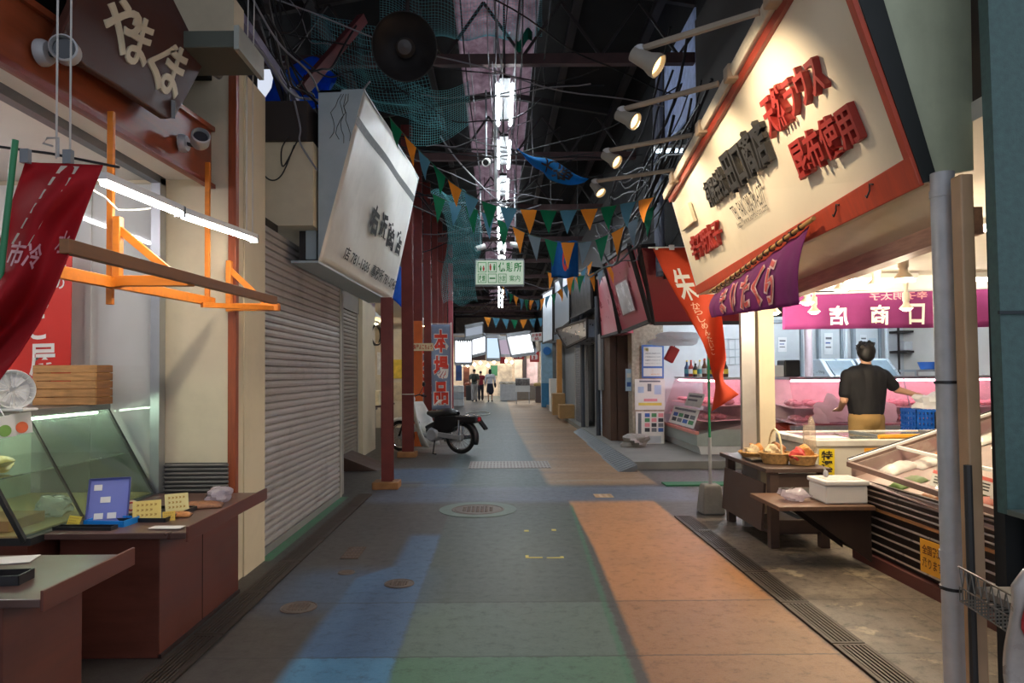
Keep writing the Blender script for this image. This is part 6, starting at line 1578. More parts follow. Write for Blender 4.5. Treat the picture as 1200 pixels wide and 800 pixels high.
# ---- roof steel
for k in range(12):
    y = 4.3+3.5*k
    t = thing('roof_truss', 'dark steel roof truss across the lane, %s from the camera' % ['first', 'second', 'third', 'fourth', 'fifth', 'sixth', 'seventh', 'eighth', 'ninth', 'tenth', 'eleventh', 'last'][k], 'truss', (0, y, 5), 'roof trusses')
    MB().beam((-2.8, y, 5.02), (2.3, y, 5.02), .09, .12).build('bottom_chord', M('dull_red_steel', '#4a3434', .6, var=.3), t)
    MB().beam((-2.8, y, 5.58), (0, y, 6.08), .07, .09).beam((0, y, 6.08), (2.3, y, 5.68), .07, .09).build('top_chord', STEEL, t)
    mb = MB()
    for j in range(6):
        x = -2.4+.9*j; mb.beam((x, y, 5.06), (x+.45, y, 5.7), .03, .03).beam((x+.45, y, 5.7), (x+.9, y, 5.06), .03, .03)
    mb.build('web', STEEL, t)
for x, z, lab in ((-2.1, 5.55, 'dark purlin along the left slope of the roof'), (-1.0, 5.9, 'dark purlin beside the skylight, left'), (1.0, 5.9, 'dark purlin beside the skylight, right'), (1.9, 5.65, 'dark purlin along the right slope of the roof')):
    tag(MB().box(x-.05, x+.05, 0, 42, z, z+.1).build('purlin', STEEL), lab, 'beam')
p = [PY(355, 105, 6.3), PY(425, 22, 7.2)]
tag(MB().beam(p[0], p[1], .08, .10).build('diagonal_brace', M('dull_red_paint', '#6a3436', .6, var=.25)), 'dull red diagonal steel brace above the slanted sign', 'beam')
for pts, w_, m_, lab in ((((268, 0, 4.9), (348, 118, 6.4)), .05, M('pale_purple_steel', '#85809a', .5, var=.2), 'pale violet-grey steel brace in front of the bright gap on the left'), (((312, 0, 5.2), (338, 120, 6.6)), .04, STEEL, 'dark steel strut right of the bright gap'), (((300, 20, 5.2), (332, 118, 6.6)), .035, STEEL, 'thin dark steel strut crossing the bright gap')):
    a, b = [PY(*q_) for q_ in pts]; tag(MB().beam(a, b, w_, w_*1.5).build('roof_strut', m_), lab, 'beam')
# ---- twin tube lights under the skylight
FT = EM('white_tube', '#eef8ff', 95)
nm_ = ['nearest', 'second', 'third', 'fourth', 'fifth', 'sixth', 'seventh', 'eighth', 'ninth', 'tenth', 'eleventh', 'twelfth', 'thirteenth', 'farthest']
proto = None
for k in range(14):
    y0 = 7.45+1.85*k; lab = 'twin tube light hung under the skylight, %s from the camera' % nm_[k]
    if proto is None:
        t = proto = thing('twin_tube_light', lab, 'lamp', (.09, y0, 4.6), 'twin tube lights')
        MB().box(.03, .15, y0, y0+1.28, 4.66, 4.70).build('housing', M('dark_housing', '#141415', .8), t)  # housing and reflector coloured near black to hold down tube glare
        MB().slab([(.01, y0, 4.63), (.01, y0+1.28, 4.63), (-.02, y0+1.28, 4.60), (-.02, y0, 4.60)], .004).slab([(.17, y0, 4.63), (.17, y0+1.28, 4.63), (.20, y0+1.28, 4.60), (.20, y0, 4.60)], .004).build('reflector', M('dark_reflector', '#1c1d1e', .8), t)
        for x in (.015, .165):
            MB().tube([(x, y0+.03, 4.60), (x, y0+1.25, 4.60)], .016, 10).build('tube', FT, t, True)
        for dy in (.15, 1.1): MB().tube([(.09, y0+dy, 4.68), (.09, y0+dy, 6.1)], .006, 5).build('hanger', CABLE, t)
    else:
        copy_tree(proto, (.09, y0, 4.6), lab)
# ---- black dish lamp, cctv, pole
c = PY(474, 55, 5.7)
t = thing('dish_lamp', 'large black dish lamp hanging under the roof above the slanted sign', 'lamp', c)
ax = V((.05, -.9, -.35)).normalized()
MB().lathe([(.27, .02), (.275, 0), (.25, -.04), (.16, -.11), (.07, -.16), (0, -.17)], c, ax, 32).build('dish', M('sooty_dish', '#232020', .5, var=.3), t, True, solid=.006)
MB().lathe([(0, .0), (.06, -.01), (.05, -.06), (.085, -.10), (.08, -.13)], c, ax, 20).build('centre_cone', M('sooty_cone', '#3a3431', .45), t, True)
MB().tube([c-ax*.17, c-ax*.3+V((0, 0, .1)), V((c.x, c.y+.3, 5.6))], .02, 8).build('stem', STEEL, t)
x = PY(580, 100, 8.0).x
tag(MB().tube([(x, 9.3, 6.14), (x, 9.3, 3.9)], .025, 8).build('steel_pole', GALV, None, True), 'thin vertical pole hanging from the roof left of the twin tube lights', 'pole')
def cctv(px, py, y, aim, lab):
    p = PY(px, py, y); t = thing('security_camera', lab, 'camera', p, 'security cameras'); a = V(aim).normalized()
    MB().lathe([(0, -.09), (.045, -.09), (.05, -.06), (.05, .09), (.04, .09), (.038, .07), (0, .07)], p, a, 18).build('camera_body', WHITEP, t, True)
    MB().lathe([(0, .072), (.035, .072), (.02, .085), (0, .085)], p, a, 16).build('lens', BLACKP, t, True)
    MB().tube([p+V((0, 0, .05)), p+V((0, .02, .16)), V((p.x, p.y+.02, 5.02))], .012, 6).build('bracket', GREYP, t)
cctv(570, 190, 8.6, (-.1, -.9, -.35), 'white security camera on the left of the twin tube lights')
cctv(563, 290, 12.0, (-.8, -.3, -.3), 'white security camera above the left end of the green rest sign')
cctv(604, 287, 12.0, (.8, -.3, -.2), 'white security camera above the right end of the green rest sign')
# ---- green rest-area sign
P4 = yq(557, 305, 614, 333, 13.0)
q = quad(*P4); t = thing('hanging_sign', 'hanging white sign with green rest-area characters over the lane', 'sign', q(.5, 0))
MB().prism(P4, (0, .06, 0)).build('sign_box', EM('sign_lit_face', '#d5e8d2', .62), t)
fr = MB()
for i in range(4): fr.beam(V(P4[i])+V((0, .03, 0)), V(P4[(i+1) % 4])+V((0, .03, 0)), .02, .075)
fr.build('frame', GREYP, t)
GI = M('green_ink', '#1f8a3f', .6); 
letter('lettering', '休憩所', q, GI, t, .47, .95, .52, .92, off=.02)
bx = MB()
def rectline(u0, u1, v0, v1, w_=.012):
    for a, b, c_, d in ((u0, u1, v0, v0+w_*2), (u0, u1, v1-w_*2, v1), (u0, u0+w_, v0, v1), (u1-w_, u1, v0, v1)):
        bx.add([q(a, c_)+V((0, -.004, 0)), q(b, c_)+V((0, -.004, 0)), q(b, d)+V((0, -.004, 0)), q(a, d)+V((0, -.004, 0))], [(0, 1, 2, 3)])
rectline(.05, .23, .5, .92); rectline(.26, .44, .5, .92); rectline(.05, .23, .06, .44); rectline(.26, .44, .06, .44); rectline(.47, .64, .06, .44)
bx.build('pictogram_frame', GI, t)
def fig(u, v, m_, hgt=.24):
    mb = MB(); f = V((0, -.006, 0))
    mb.add([q(u+.014*math.cos(a), v+hgt+.035*math.sin(a))+f for a in [k*math.pi/5 for k in range(10)]], [tuple(range(10))])
    mb.add([q(u-.022, v+hgt-.04)+f, q(u+.022, v+hgt-.04)+f, q(u+.015, v)+f, q(u-.015, v)+f], [(0, 1, 2, 3)])
    mb.build('pictogram', m_, t)
fig(.31, .58, REDINK); fig(.39, .58, GI); fig(.11, .56, GI, .18); fig(.17, .56, REDINK, .18)
letter('lettering', '喫煙', q, GI, t, .08, .20, .12, .38, off=.02)
letter('lettering', '水飲', q, GI, t, .49, .62, .12, .38, off=.01)
letter('lettering', '一', q, GI, t, .29, .41, .22, .28, off=.01)
letter('lettering', '案内', q, GI, t, .70, .92, .12, .38, off=.005)
for u in (.2, .85): MB().tube([q(u, 1), q(u, 1)+V((0, 0, 1.6))], .008, 5).build('hanger', CABLE, t)
# ---- bunting
PC = [CLOTH('bunting_orange', '#e08a2c', .06, .35), CLOTH('bunting_green', '#0f6b48', .08, .35), CLOTH('bunting_blue', '#4a7d94', .08, .35), CLOTH('bunting_slate', '#6f808c', .08, .3)]
PCN = ['orange', 'green', 'blue', 'slate']
def bunting(path, n, seq, drop, wf, label, seed, twist=.25):
    """path: list of (px, py, y) the cord runs through"""
    P = [PY(*p) for p in path]
    cum = [0]
    for a, b in zip(P, P[1:]): cum.append(cum[-1]+(b-a).length)
    def at(s):
        s = min(max(s, 0), cum[-1]); k = min(len(P)-2, max(0, sum(1 for c_ in cum if c_ <= s)-1))
        f = (s-cum[k])/(cum[k+1]-cum[k]); return P[k].lerp(P[k+1], f)
    t = thing('bunting_string', label, 'bunting', at(cum[-1]/2))
    MB().tube([at(cum[-1]*i/60) for i in range(61)], .004, 5).build('cord', M('bunting_cord', '#3c5a50', .7), t)
    rr = random.Random(seed); step = cum[-1]/n
    for k in range(n):
        a = at(step*(k+.5-wf/2)); b = at(step*(k+.5+wf/2)); m_ = a.lerp(b, .5)
        d = (b-a).normalized(); nx = V((d.y, -d.x, 0))
        sw = rr.uniform(-twist, twist); tip = m_ + V((0, 0, -drop*rr.uniform(.92, 1.05))) + nx*drop*sw + d*drop*rr.uniform(-.12, .12)
        bow = rr.uniform(-.03, .03)
        def g(u, v, a=a, b=b, tip=tip, bow=bow, nx=nx):
            w_ = 1-v; p = (a*(1-u)+b*u)*w_ + tip*v
            return p + nx*(bow*math.sin(math.pi*v) + .25*bow*math.sin(u*6)*w_)
        MB().grid(g, 4, 6).build('pennant', PC[seq[k % len(seq)]], t, True)
    return t
s1 = [1, 0, 2, 1, 0, 2, 1, 2, 0, 1, 2, 0, 1, 2, 0]
bunting([(456, 137, 6.0), (480, 165, 6.2), (505, 190, 6.4), (528, 213, 6.5), (552, 230, 6.6), (578, 241, 6.7), (610, 245, 6.7), (655, 247, 6.6), (700, 244, 6.5), (740, 237, 6.3), (768, 230, 6.1)], 15, s1, .235, .85, 'nearest string of orange, green and blue pennants across the lane', 2)
s2 = [1, 2, 1, 2, 1, 0, 3, 1, 0, 3, 1, 0, 3, 1]
bunting([(505, 226, 8.0), (530, 238, 8.1), (560, 246, 8.2), (590, 260, 8.3), (620, 275, 8.3), (655, 284, 8.3), (690, 284, 8.2), (715, 274, 8.1), (740, 260, 8.0), (768, 240, 7.8)], 14, s2, .32, .8, 'second string of darker pennants sagging behind the nearest one', 3)
s3 = [0, 2, 1, 0, 2, 1, 0, 2]
bunting([(587, 333, 15), (597, 343, 14.6), (612, 351, 14.2), (630, 352, 13.6), (650, 344, 13.0), (672, 328, 12.4), (695, 305, 11.8)], 17, s3, .24, .85, 'third string of small pennants sagging over the lane beyond the rest sign', 4)
bunting([(566, 371, 26), (585, 373, 26), (606, 375, 26), (640, 372, 26)], 7, [0, 2, 2, 1], .38, .8, 'farthest string of pennants, orange and turquoise, in front of the far shops', 5)
bunting([(640, 318, 12.0), (664, 325, 11.6), (690, 322, 11.2), (720, 308, 10.6)], 7, [0, 3, 0, 1], .3, .7, 'short string of slim pennants by the black sign box on the right', 6)
# ---- blue banners hanging under the roof
def bl(u, v):
    a = PY(605, 173, 8.0).lerp(PY(690, 208, 7.6), u); b = PY(622, 190, 8.0).lerp(PY(660, 228, 7.6), u)
    p = a.lerp(b, v*math.sin(math.pi*(.05+.93*u))**.7); return p + V((0, -.15*math.sin(math.pi*v)*math.sin(math.pi*u)+.05*math.sin(u*14)*v, -.03*math.sin(u*9)))
t = thing('hanging_sheet', 'bright blue lettered sheet sagging under the roof right of the tube lights', 'sheet', bl(.5, 0))
MB().grid(bl, 24, 10).build('cloth', CLOTH('bright_blue_sheet', '#1f86c4', .15, .55), t, True, solid=.003)
letter('lettering', '大漁', bl, INK, t, .35, .85, .2, .85, off=.02, lift=.02, mirror=False, flip=-1)
MB().tube([bl(.0, 0), PY(598, 168, 8.0)+V((0, 0, .2))], .004, 5).tube([bl(1, 0), V((2.3, 7.4, 3.9))], .004, 5).build('cord', CABLE, t)
p = PY(662, 304, 10.5)
def bb(u, v): return p + V(((u-.5)*.42, .05*math.sin(u*8), (v-.5)*.56+.02*math.sin(u*9)))
t = thing('hanging_sheet', 'dark blue cloth with a red mark hanging behind the second pennant string', 'sheet', p)
MB().grid(bb, 10, 10).build('cloth', CLOTH('deep_blue_cloth', '#155a9c', .15, .4), t, True, solid=.003)
MB().add([bb(.5+.1*math.cos(a), .5+.3*math.sin(a))+V((0, -.006, 0)) for a in [k*math.pi/8 for k in range(16)]], [tuple(range(16))]).build('red_mark', REDINK, t)
MB().tube([bb(0, 1), bb(0, 1)+V((0, 0, 1.6))], .004, 5).tube([bb(1, 1), bb(1, 1)+V((0, 0, 1.6))], .004, 5).build('cord', CABLE, t)
# ---- nets
NET = M('teal_net', '#6cbcc6', .7, var=.2)
def net(fn, nu, nv, label, th=.0032):
    o = MB().grid(fn, nu, nv).build('safety_net', NET)
    md = o.modifiers.new('mesh_lines', 'WIREFRAME'); md.thickness = th; md.use_replace = True
    tag(o, label, 'net'); o['kind'] = 'thing'
net(lambda u, v: PY(365+115*u+40*v*u, 15+25*u+85*v+25*u*v, 7.2+1.2*v) + V((.03*math.sin(u*20), 0, -.25*math.sin(math.pi*u)*math.sin(math.pi*v)+.03*math.sin(v*17))), 44, 34, 'teal safety net sagging above the slanted sign')
net(lambda u, v: PY(445+190*u, -30+75*v+30*u*(1-v), 6.6+1.6*v) + V((0, 0, -.2*math.sin(math.pi*u)*math.sin(math.pi*v)+.03*math.sin(u*21))), 50, 26, 'teal safety net stretched under the skylight at the top')
net(lambda u, v: PY(480+70*u, 95+75*v-25*u*v, 6.8+1.2*v) + V((0, 0, -.1*math.sin(math.pi*u))), 26, 22, 'small teal net bunched behind the black dish lamp')
net(lambda u, v: PY(505+40*u+25*v, 225+130*v, 10+1.5*v) + V((.15*math.sin(5*v), 0, .05*math.sin(u*9))), 26, 60, 'teal net hanging down in front of the steel post tops', .005)
tarp(lambda u, v: PY(604+20*u, 46+10*v-12*u+5*math.sin(3*u)*v, 7.3) + V((0, .1*math.sin(u*7), 0)), 'green_cloth', CLOTH('green_scrap', '#1f7a62', .2, .5), 'scrap of green cloth caught under the skylight', 'cloth', 10)
# ---- cables
rr = random.Random(77)
def cable(a, b, sag, r, m_, label, grp='cables under the roof', n=18, wob=.02, nm='overhead_cable'):
    a, b = V(a), V(b); pts = []
    ph = rr.uniform(0, 6)
    for i in range(n+1):
        f = i/n; pts.append(a.lerp(b, f) + V((wob*math.sin(f*11+ph), 0, -4*sag*f*(1-f) + wob*math.sin(f*17+ph*2))))
    tag(MB().tube(pts, r, 6).build(nm, m_, None, True), label, 'cable', grp)
L1 = 'thin dark cable strung under the dark roof'
for k in range(30):
    y = rr.uniform(5, 14); y2 = y+rr.uniform(-2, 3)
    cable((rr.uniform(-2.7, -.6), y, rr.uniform(4.1, 5.2)), (rr.uniform(.5, 2.25), y2, rr.uniform(3.9, 5.1)), rr.uniform(.05, .5), rr.choice([.006, .008, .012]), rr.choice([CABLE, CABLE, CABLEG]), L1)
for k in range(16):
    x = rr.uniform(-.5, .5); y = rr.uniform(4, 8)
    cable((x, y, rr.uniform(4.8, 5.6)), (x+rr.uniform(-.25, .25), y+rr.uniform(4, 12), rr.uniform(4.6, 5.4)), rr.uniform(.1, .45), rr.choice([.006, .009]), rr.choice([CABLE, CABLEG]), L1)
for k in range(22):
    x = 1.75+rr.uniform(-.15, .45)
    cable((x, rr.uniform(6, 7.5), rr.uniform(3.2, 4.8)), (x+rr.uniform(-.2, .2), rr.uniform(9, 13), rr.uniform(2.9, 4.6)), rr.uniform(.0, .6), rr.choice([.008, .012, .016]), rr.choice([CABLE, CABLE, CABLEG, CABLE]), 'bundled dark cable beyond the spot lamps on the right', 'cables on the right eaves', wob=.05)
for k in range(18):
    cable((rr.uniform(-2.4, -1.7), rr.uniform(4.9, 5.8), rr.uniform(4.0, 5.4)), (rr.uniform(-2.0, -1.3), rr.uniform(5.6, 7.5), rr.uniform(3.5, 4.9)), rr.uniform(.1, .6), rr.choice([.005, .008, .011]), rr.choice([CABLE, CABLE, CABLE, CABLEG]), 'tangled dark cable in the left eaves above the wall header', 'cables in the left eaves', wob=.03, n=36)
for k in range(8):
    cable((rr.uniform(-.8, .9), 12+2*k, 4.9), (rr.uniform(-2.3, 2.2), 13.5+2*k+rr.uniform(-1, 1), rr.uniform(3.6, 4.6)), rr.uniform(.1, .6), .012, CABLEG if k % 2 else CABLE, 'dark cable sagging over the far part of the lane', 'far cables')
for pts, r, m_, lab in ((((338, 160), (330, 175), (332, 195), (348, 166)), .008, CABLE, 'dark cable looping down over the beige wall header'), (((345, 118), (352, 150), (352, 168), (372, 200)), .010, CABLEG, 'grey cable dropping beside the slanted sign'), (((298, 150), (302, 190), (315, 210), (330, 205), (345, 170)), .008, CABLE, 'thin dark cable hanging in a loop on the beige wall')):
    P = [PY(x, y, 5.72) for x, y in pts]
    tag(MB().tube(smooth_path(P), r*.8, 6).build('wall_cable', m_, None, True), lab, 'cable')
for k, (x, lab) in enumerate(((1.98, 'vertical pipe nearest the sign in the pipe cluster on the right'), (2.08, 'second vertical pipe in the pipe cluster on the right'), (2.18, 'thickest vertical pipe in the pipe cluster on the right'), (2.26, 'last vertical pipe in the pipe cluster on the right'))):
    tag(MB().tube([(x, 8.2+.5*k, 2.7), (x, 8.2+.5*k, 5.2)], .03+.01*(k % 3), 8).build('wall_pipe', M('blue_grey_pipe', '#5b6070', .5), None, True), lab, 'pipe')
a, b = PY(768, 176, 7.6), PY(804, 179, 7.6)
t = thing('tube_light', 'single tube light in a pale case among the pipes beyond the sign', 'lamp', a)
MB().box(a.x, b.x, 7.6, 7.7, a.z+.02, a.z+.06).build('housing', WHITEP, t)
MB().tube([V((a.x+.02, 7.64, a.z)), V((b.x-.02, 7.64, a.z))], .016, 8).build('tube', EM('eaves_tube', '#d5ecff', 9), t, True)
# ================================================================ FAR END
def litboard(px0, py0, px1, py1, y, col, st, label, tilt=0, skew=0):
    P = [PY(px0, py1+skew, y), PY(px1, py1, y), PY(px1+tilt, py0, y-.5), PY(px0+tilt, py0+skew, y-.5)]
    t = thing('lit_signboard', label, 'sign', P[0], 'lit signboards at the far end')
    MB().prism(P, (0, .15, 0)).build('lit_face', EM('lit_%s_%d' % (col, int(st*10)), col, st), t)
    fr = MB()
    for i in range(4): fr.beam(P[i], P[(i+1) % 4], .06, .2)
    fr.build('frame', ALU, t)
litboard(533, 397, 553, 426, 38, '#f4f7ff', 2.21, 'lit white signboard at the far end, leftmost, with a dark fringe')
litboard(553, 392, 569, 413, 37, '#f4f7ff', 2.04, 'lit white signboard at the far end, next to the fringed one', skew=4)
litboard(570, 394, 586, 421, 36.5, '#b4c8dc', 1.53, 'pale blue lit signboard at the far end')
litboard(587, 396, 600, 416, 36, '#b3a3b4', 1.02, 'dim pinkish signboard at the far end between blue and white ones', tilt=-3)
litboard(600, 389, 628, 413, 35, '#f6f6fb', 2.38, 'widest lit white signboard, tilted, at the far end', tilt=-6, skew=4)
litboard(545, 379, 566, 391, 35, '#a9b2c0', 0.85, 'grey-white signboard raised above the others at the far end', skew=4)
tr = MB()
for k in range(7):
    u = PY(536+2.6*k, 398, 37.4); tr.add([u, u+V((.10, 0, 0)), u+V((.05, 0, -.22))], [(0, 1, 2)])
tag(tr.build('pennant_fringe', M('dark_green_fringe', '#1c3a34', .7)), 'dark pointed fringe along the top of the leftmost lit signboard', 'fringe')['kind'] = 'stuff'
sign_on('', 'photo_board', yq(553, 413, 569, 422, 37), M('brown_photo', '#5a3a30', .5, var=.4, scale=3), [], 'sign', 'dark brown picture board below the lit white signboard at the far end')
FB = EM('far_bulb', '#ffe2b5', 22)
for k, (px, py) in enumerate(((548, 428), (556, 427), (563, 425), (572, 428), (579, 424), (593, 423), (600, 424), (626, 417), (541, 427))):
    p = PY(px, py, 39.5); t = thing('far_bulb_lamp', 'tiny glowing bulb over the far stalls, %s of the row' % (['second', 'third', 'fourth', 'fifth', 'sixth', 'seventh', 'eighth', 'rightmost', 'leftmost'][k]), 'lamp', p, 'bulbs over the far stalls')
    MB().ell(p, .09, 10, 8).build('bulb', FB, t, True)
    MB().tube([p+V((0, 0, .08)), p+V((0, 0, .5))], .02, 6).build('socket', WHITEP, t)
light('AREA', 'far_stall_fill', (0, 41.5, 3.4), 420, (1, .9, .75), None, 6, rot=(0, 0, 0), sy=3)  # unseen area light added to brighten the far stalls, no fixture
for k, (px0, px1, y, z, c_, lab) in enumerate(((586, 606, 36, .85, '#c9c8c4', 'white counter of the far stall behind the people, right part'), (546, 556, 37, .8, '#4a4440', 'dark low stall left of the people'), (606, 630, 37, .75, '#8a7d6d', 'brown stall behind the folding notice board'), (628, 634, 33, .8, '#5a4a42', 'small brown stall left of the blue pillar'))):
    a, b = PY(px0, 460, y).x, PY(px1, 460, y).x
    t = thing('far_stall', lab, 'stall', (a, y, 0))
    MB().box(a, b, y, y+.9, 0, z).build('counter', M('stall_%d' % k, c_, .5), t, bev=.02)
    mb = MB()
    for j in range(6): mb.ell((a+(b-a)*(j+.5)/6, y+.3+.2*(j % 2), z+.06), (.12, .12, .10), 8, 6)
    mb.build('goods', M('stall_goods_%d' % k, ['#d9cdb6', '#a95b3c', '#d6b0a0', '#b89a5c'][k], .5, var=.4), t, True)['kind'] = 'stuff'
for k, (px0, px1, py0, py1, c_) in enumerate(((603, 612, 418, 444, '#cfc4b4'), (617, 630, 420, 452, '#d9c0c4'), (575, 583, 428, 440, '#2d6a4a'), (556, 570, 428, 445, '#d9c7ae'))):
    P4 = yq(px0, py0, px1, py1, 43.7)
    tag(MB().prism(P4, (0, .05, 0)).build('wall_poster', M('far_poster_%d' % k, c_, .6, var=.35, scale=2)), ['pale poster on the far wall left of the dark opening', 'pinkish poster wall panel beside the blue pillar', 'green bag hanging on the far wall above the people', 'cream poster on the far wall above the people'][k], 'poster')
tag(MB().box(PY(613, 440, 43.6).x, PY(617, 440, 43.6).x, 43.6, 43.9, 0, 3.4).build('dark_opening', M('dark_panel', '#3a3436', .8)), 'narrow dark panel between the posters on the far wall', 'panel')
for k, (px0, px1, py0, py1, y, lab) in enumerate(((602, 614, 414, 421, 39, 'small red sign above the far stall, left of the dark panel'), (621, 632, 412, 424, 36, 'red sign beside the blue pillar at the far end'), (586, 592, 418, 426, 39, 'small red paper lantern-like sign in the row of far bulbs'))):
    sign_on('', 'red_sign', yq(px0, py0, px1, py1, y), M('red_signboard', '#b8322c', .5), [('鮮魚', .15, .85, .2, .8, WHITEINK)] if k < 2 else [], 'sign', lab)
for k, (px0, px1, py0, py1, y, c_, lab) in enumerate(((534, 541, 428, 446, 39, '#2f4a78', 'blue sheet hanging at the left end of the far stalls'), (583, 600, 426, 464, 41, '#e2d3c0', 'cream goods shelf behind the white far counter'), (543, 550, 430, 465, 40, '#7a4a3a', 'brown cabinet at the left end of the far stalls'))):
    P4 = yq(px0, py0, px1, py1, y); tag(MB().prism(P4, (0, .3, 0)).build(['blue_sheet', 'goods_shelf', 'cabinet'][k], M('far_item_%d' % k, c_, .6, var=.4, scale=3), bev=.01), lab, ['sheet', 'shelf', 'cabinet'][k])
# folding notice board and small table board
for px0, px1, py0, py1, y, lab in ((604, 621, 443, 471, 32, 'folding notice board with pictures standing in the lane at the far end'), (531, 543, 441, 475, 30, 'stack of white foam boxes on a small stand beyond the streamer')):
    P4 = yq(px0, py0, px1, py1, y); a, b = P4[0], P4[2]
    if px0 > 600:
        t = thing('notice_stand', lab, 'board', (a.x, y, 0))
        MB().box(a.x, b.x, y, y+.05, .55, 1.2).build('board', PAPER, t)
        MB().box(a.x+.02, b.x-.02, y-.01, y, .85, 1.15).build('pictures', M('board_pictures', '#77706c', .6, var=.7, scale=8), t)
        for xx in (a.x+.03, b.x-.06): MB().box(xx, xx+.03, y, y+.03, 0, .55).build('leg', ALU, t)
    else:
        for j in range(3):
            tag(MB().box(a.x, b.x, y, y+.4, .30*j+.002*(j > 0), .30*j+.298).build('foam_box', M('foam_%d' % j, ['#cfd6de', '#b7c3cf', '#dfe3e6'][j], .7), bev=.02), ['lowest', 'middle', 'top'][j]+' white foam box of the stack beyond the streamer', 'box', 'foam boxes by the streamer')
# white hose loop on the ground behind the moped
c = PZ(560, 485, 0)
tag(MB().tube([c+V((.42*math.cos(a)*(1.2 if a > 3 else 1), 1.1*math.sin(a), .02)) for a in [k*.3-1.2 for k in range(15)]], .018, 6).build('hose', M('white_hose', '#c9c9c4', .5), None, True), 'loop of white hose lying on the lane behind the moped', 'hose')
# ================================================================ PEOPLE
SKIN = M('skin', '#c99b7d', .5, var=.05); HAIR = M('black_hair', '#141212', .5, var=.3, scale=30)
def fuse(mb, name, mat, parent, vox, it=6):
    """melt overlapping tapered limbs into one continuous surface"""
    o = mb.build(name, mat, parent, recalc=False)
    m1 = o.modifiers.new('fuse', 'REMESH'); m1.mode = 'VOXEL'; m1.voxel_size = vox; m1.use_smooth_shade = True
    m2 = o.modifiers.new('soft', 'SMOOTH'); m2.factor = .5; m2.iterations = it
    dg = bpy.context.evaluated_depsgraph_get(); dg.update()
    me = bpy.data.meshes.new_from_object(o.evaluated_get(dg))
    o.modifiers.clear(); o.data = me
    return o
def hand(mb, w, d, n, s=1., curl=.5):
    """wrist w, finger direction d, palm normal n"""
    w, d, n = V(w), V(d).normalized(), V(n).normalized(); side = d.cross(n).normalized()
    mb.caps(w, w+d*.05*s, .024*s, .03*s, 10)
    for k in (-1, 0, 1): mb.caps(w+side*k*.018*s+d*.02*s, w+side*k*.026*s+d*.085*s, .015*s, .013*s, 8)
    for k, ln_ in enumerate((.062, .074, .070, .054)):
        b = w+side*(k-1.5)*.019*s+d*.088*s; p1 = b+(d*.9-n*.25*curl)*ln_*.5*s; p2 = p1+(d*.7-n*.9*curl)*ln_*.5*s
        mb.caps(b, p1, .0095*s, .009*s, 8).caps(p1, p2, .009*s, .0075*s, 8)
    b = w-side*.026*s+d*.03*s; p1 = b-side*.028*s+d*.03*s-n*.01*s
    mb.caps(b, p1, .013*s, .010*s, 8).caps(p1, p1+d*.03*s-n*.012*s, .010*s, .008*s, 8)
# ---- man in the shop, seen from behind, reaching right
bx_ = PY(1015, 480, 7.75); X0, Y0 = bx_.x, 7.75
def B(x, y, z): return V((X0+x, Y0+y, z))          # x to picture right, y away from the camera
t = thing('person', 'man in black t-shirt and khaki shorts seen from behind, reaching towards the blue crate', 'person', (X0, Y0, 0))
mb = MB()
mb.caps(B(0, 0, .98), B(.0, .0, 1.10), .135, .13, 16).caps(B(-.05, 0, 1.10), B(-.08, .0, 1.33), .12, .12, 14).caps(B(.05, 0, 1.10), B(.08, 0, 1.33), .12, .12, 14)
mb.caps(B(-.17, 0, 1.355), B(0, 0, 1.41), .07, .07, 12).caps(B(.17, 0, 1.355), B(0, 0, 1.41), .07, .07, 12).caps(B(0, 0, 1.1), B(0, 0, 1.36), .12, .11, 14).caps(B(0, 0, 1.38), B(.005, -.01, 1.50), .06, .055, 12)
for s_ in (-1, 1):
    mb.caps(B(.09*s_, 0, .92), B(.10*s_, -.01, .50), .095, .06, 14).caps(B(.10*s_, -.01, .50), B(.10*s_, .02, .10), .058, .038, 12)
    mb.caps(B(.10*s_, .02, .07), B(.11*s_, .17, .04), .04, .033, 10)
mb.ell(B(.012, .01, 1.60), (.073, .090, .105), 18, 14).ell(B(.02, .045, 1.55), (.055, .06, .06), 14, 10)
mb.ell(B(.085, .02, 1.595), (.014, .022, .030), 10, 8).ell(B(-.062, .0, 1.595), (.014, .022, .030), 10, 8).ell(B(.045, .105, 1.585), (.014, .022, .018), 8, 6)
mb.caps(B(.02, .103, 1.555), B(.055, .098, 1.555), .008, .008, 6)
sh, el, wr = B(.20, 0, 1.35), B(.35, .0, 1.19), B(.56, .0, 1.13)
mb.caps(sh, el, .055, .045, 12).caps(el, wr, .043, .028, 12); hand(mb, wr, (1, 0, -.25), (0, .2, 1), 1.0, .5)
sh2, el2, wr2 = B(-.20, 0, 1.35), B(-.25, .0, 1.07), B(-.19, .21, .96)
mb.caps(sh2, el2, .055, .045, 12).caps(el2, wr2, .043, .028, 12); hand(mb, wr2, (.1, 1, -.1), (0, 0, 1), 1.0, .5)
fuse(mb, 'body', SKIN, t, .008)
sm_ = MB()
sm_.caps(B(0, 0, .93), B(.0, .0, 1.12), .155, .145, 18).caps(B(-.06, 0, 1.10), B(-.10, 0, 1.34), .13, .128, 16).caps(B(.06, 0, 1.10), B(.10, 0, 1.34), .13, .128, 16).caps(B(-.175, 0, 1.345), B(0, 0, 1.415), .085, .075, 14).caps(B(.175, 0, 1.345), B(0, 0, 1.415), .085, .075, 14).caps(B(0, -.01, 1.1), B(0, -.01, 1.36), .142, .13, 16).caps(B(0, 0, 1.40), B(0, 0, 1.45), .085, .068, 12)
sm_.caps(sh, sh.lerp(el, .72), .078, .070, 12).caps(sh2, sh2.lerp(el2, .72), .078, .070, 12)
for sx in (-.12, 0, .12): sm_.caps(B(sx*.6, 0, .95), B(sx, 0, 1.2), .12, .11, 12)
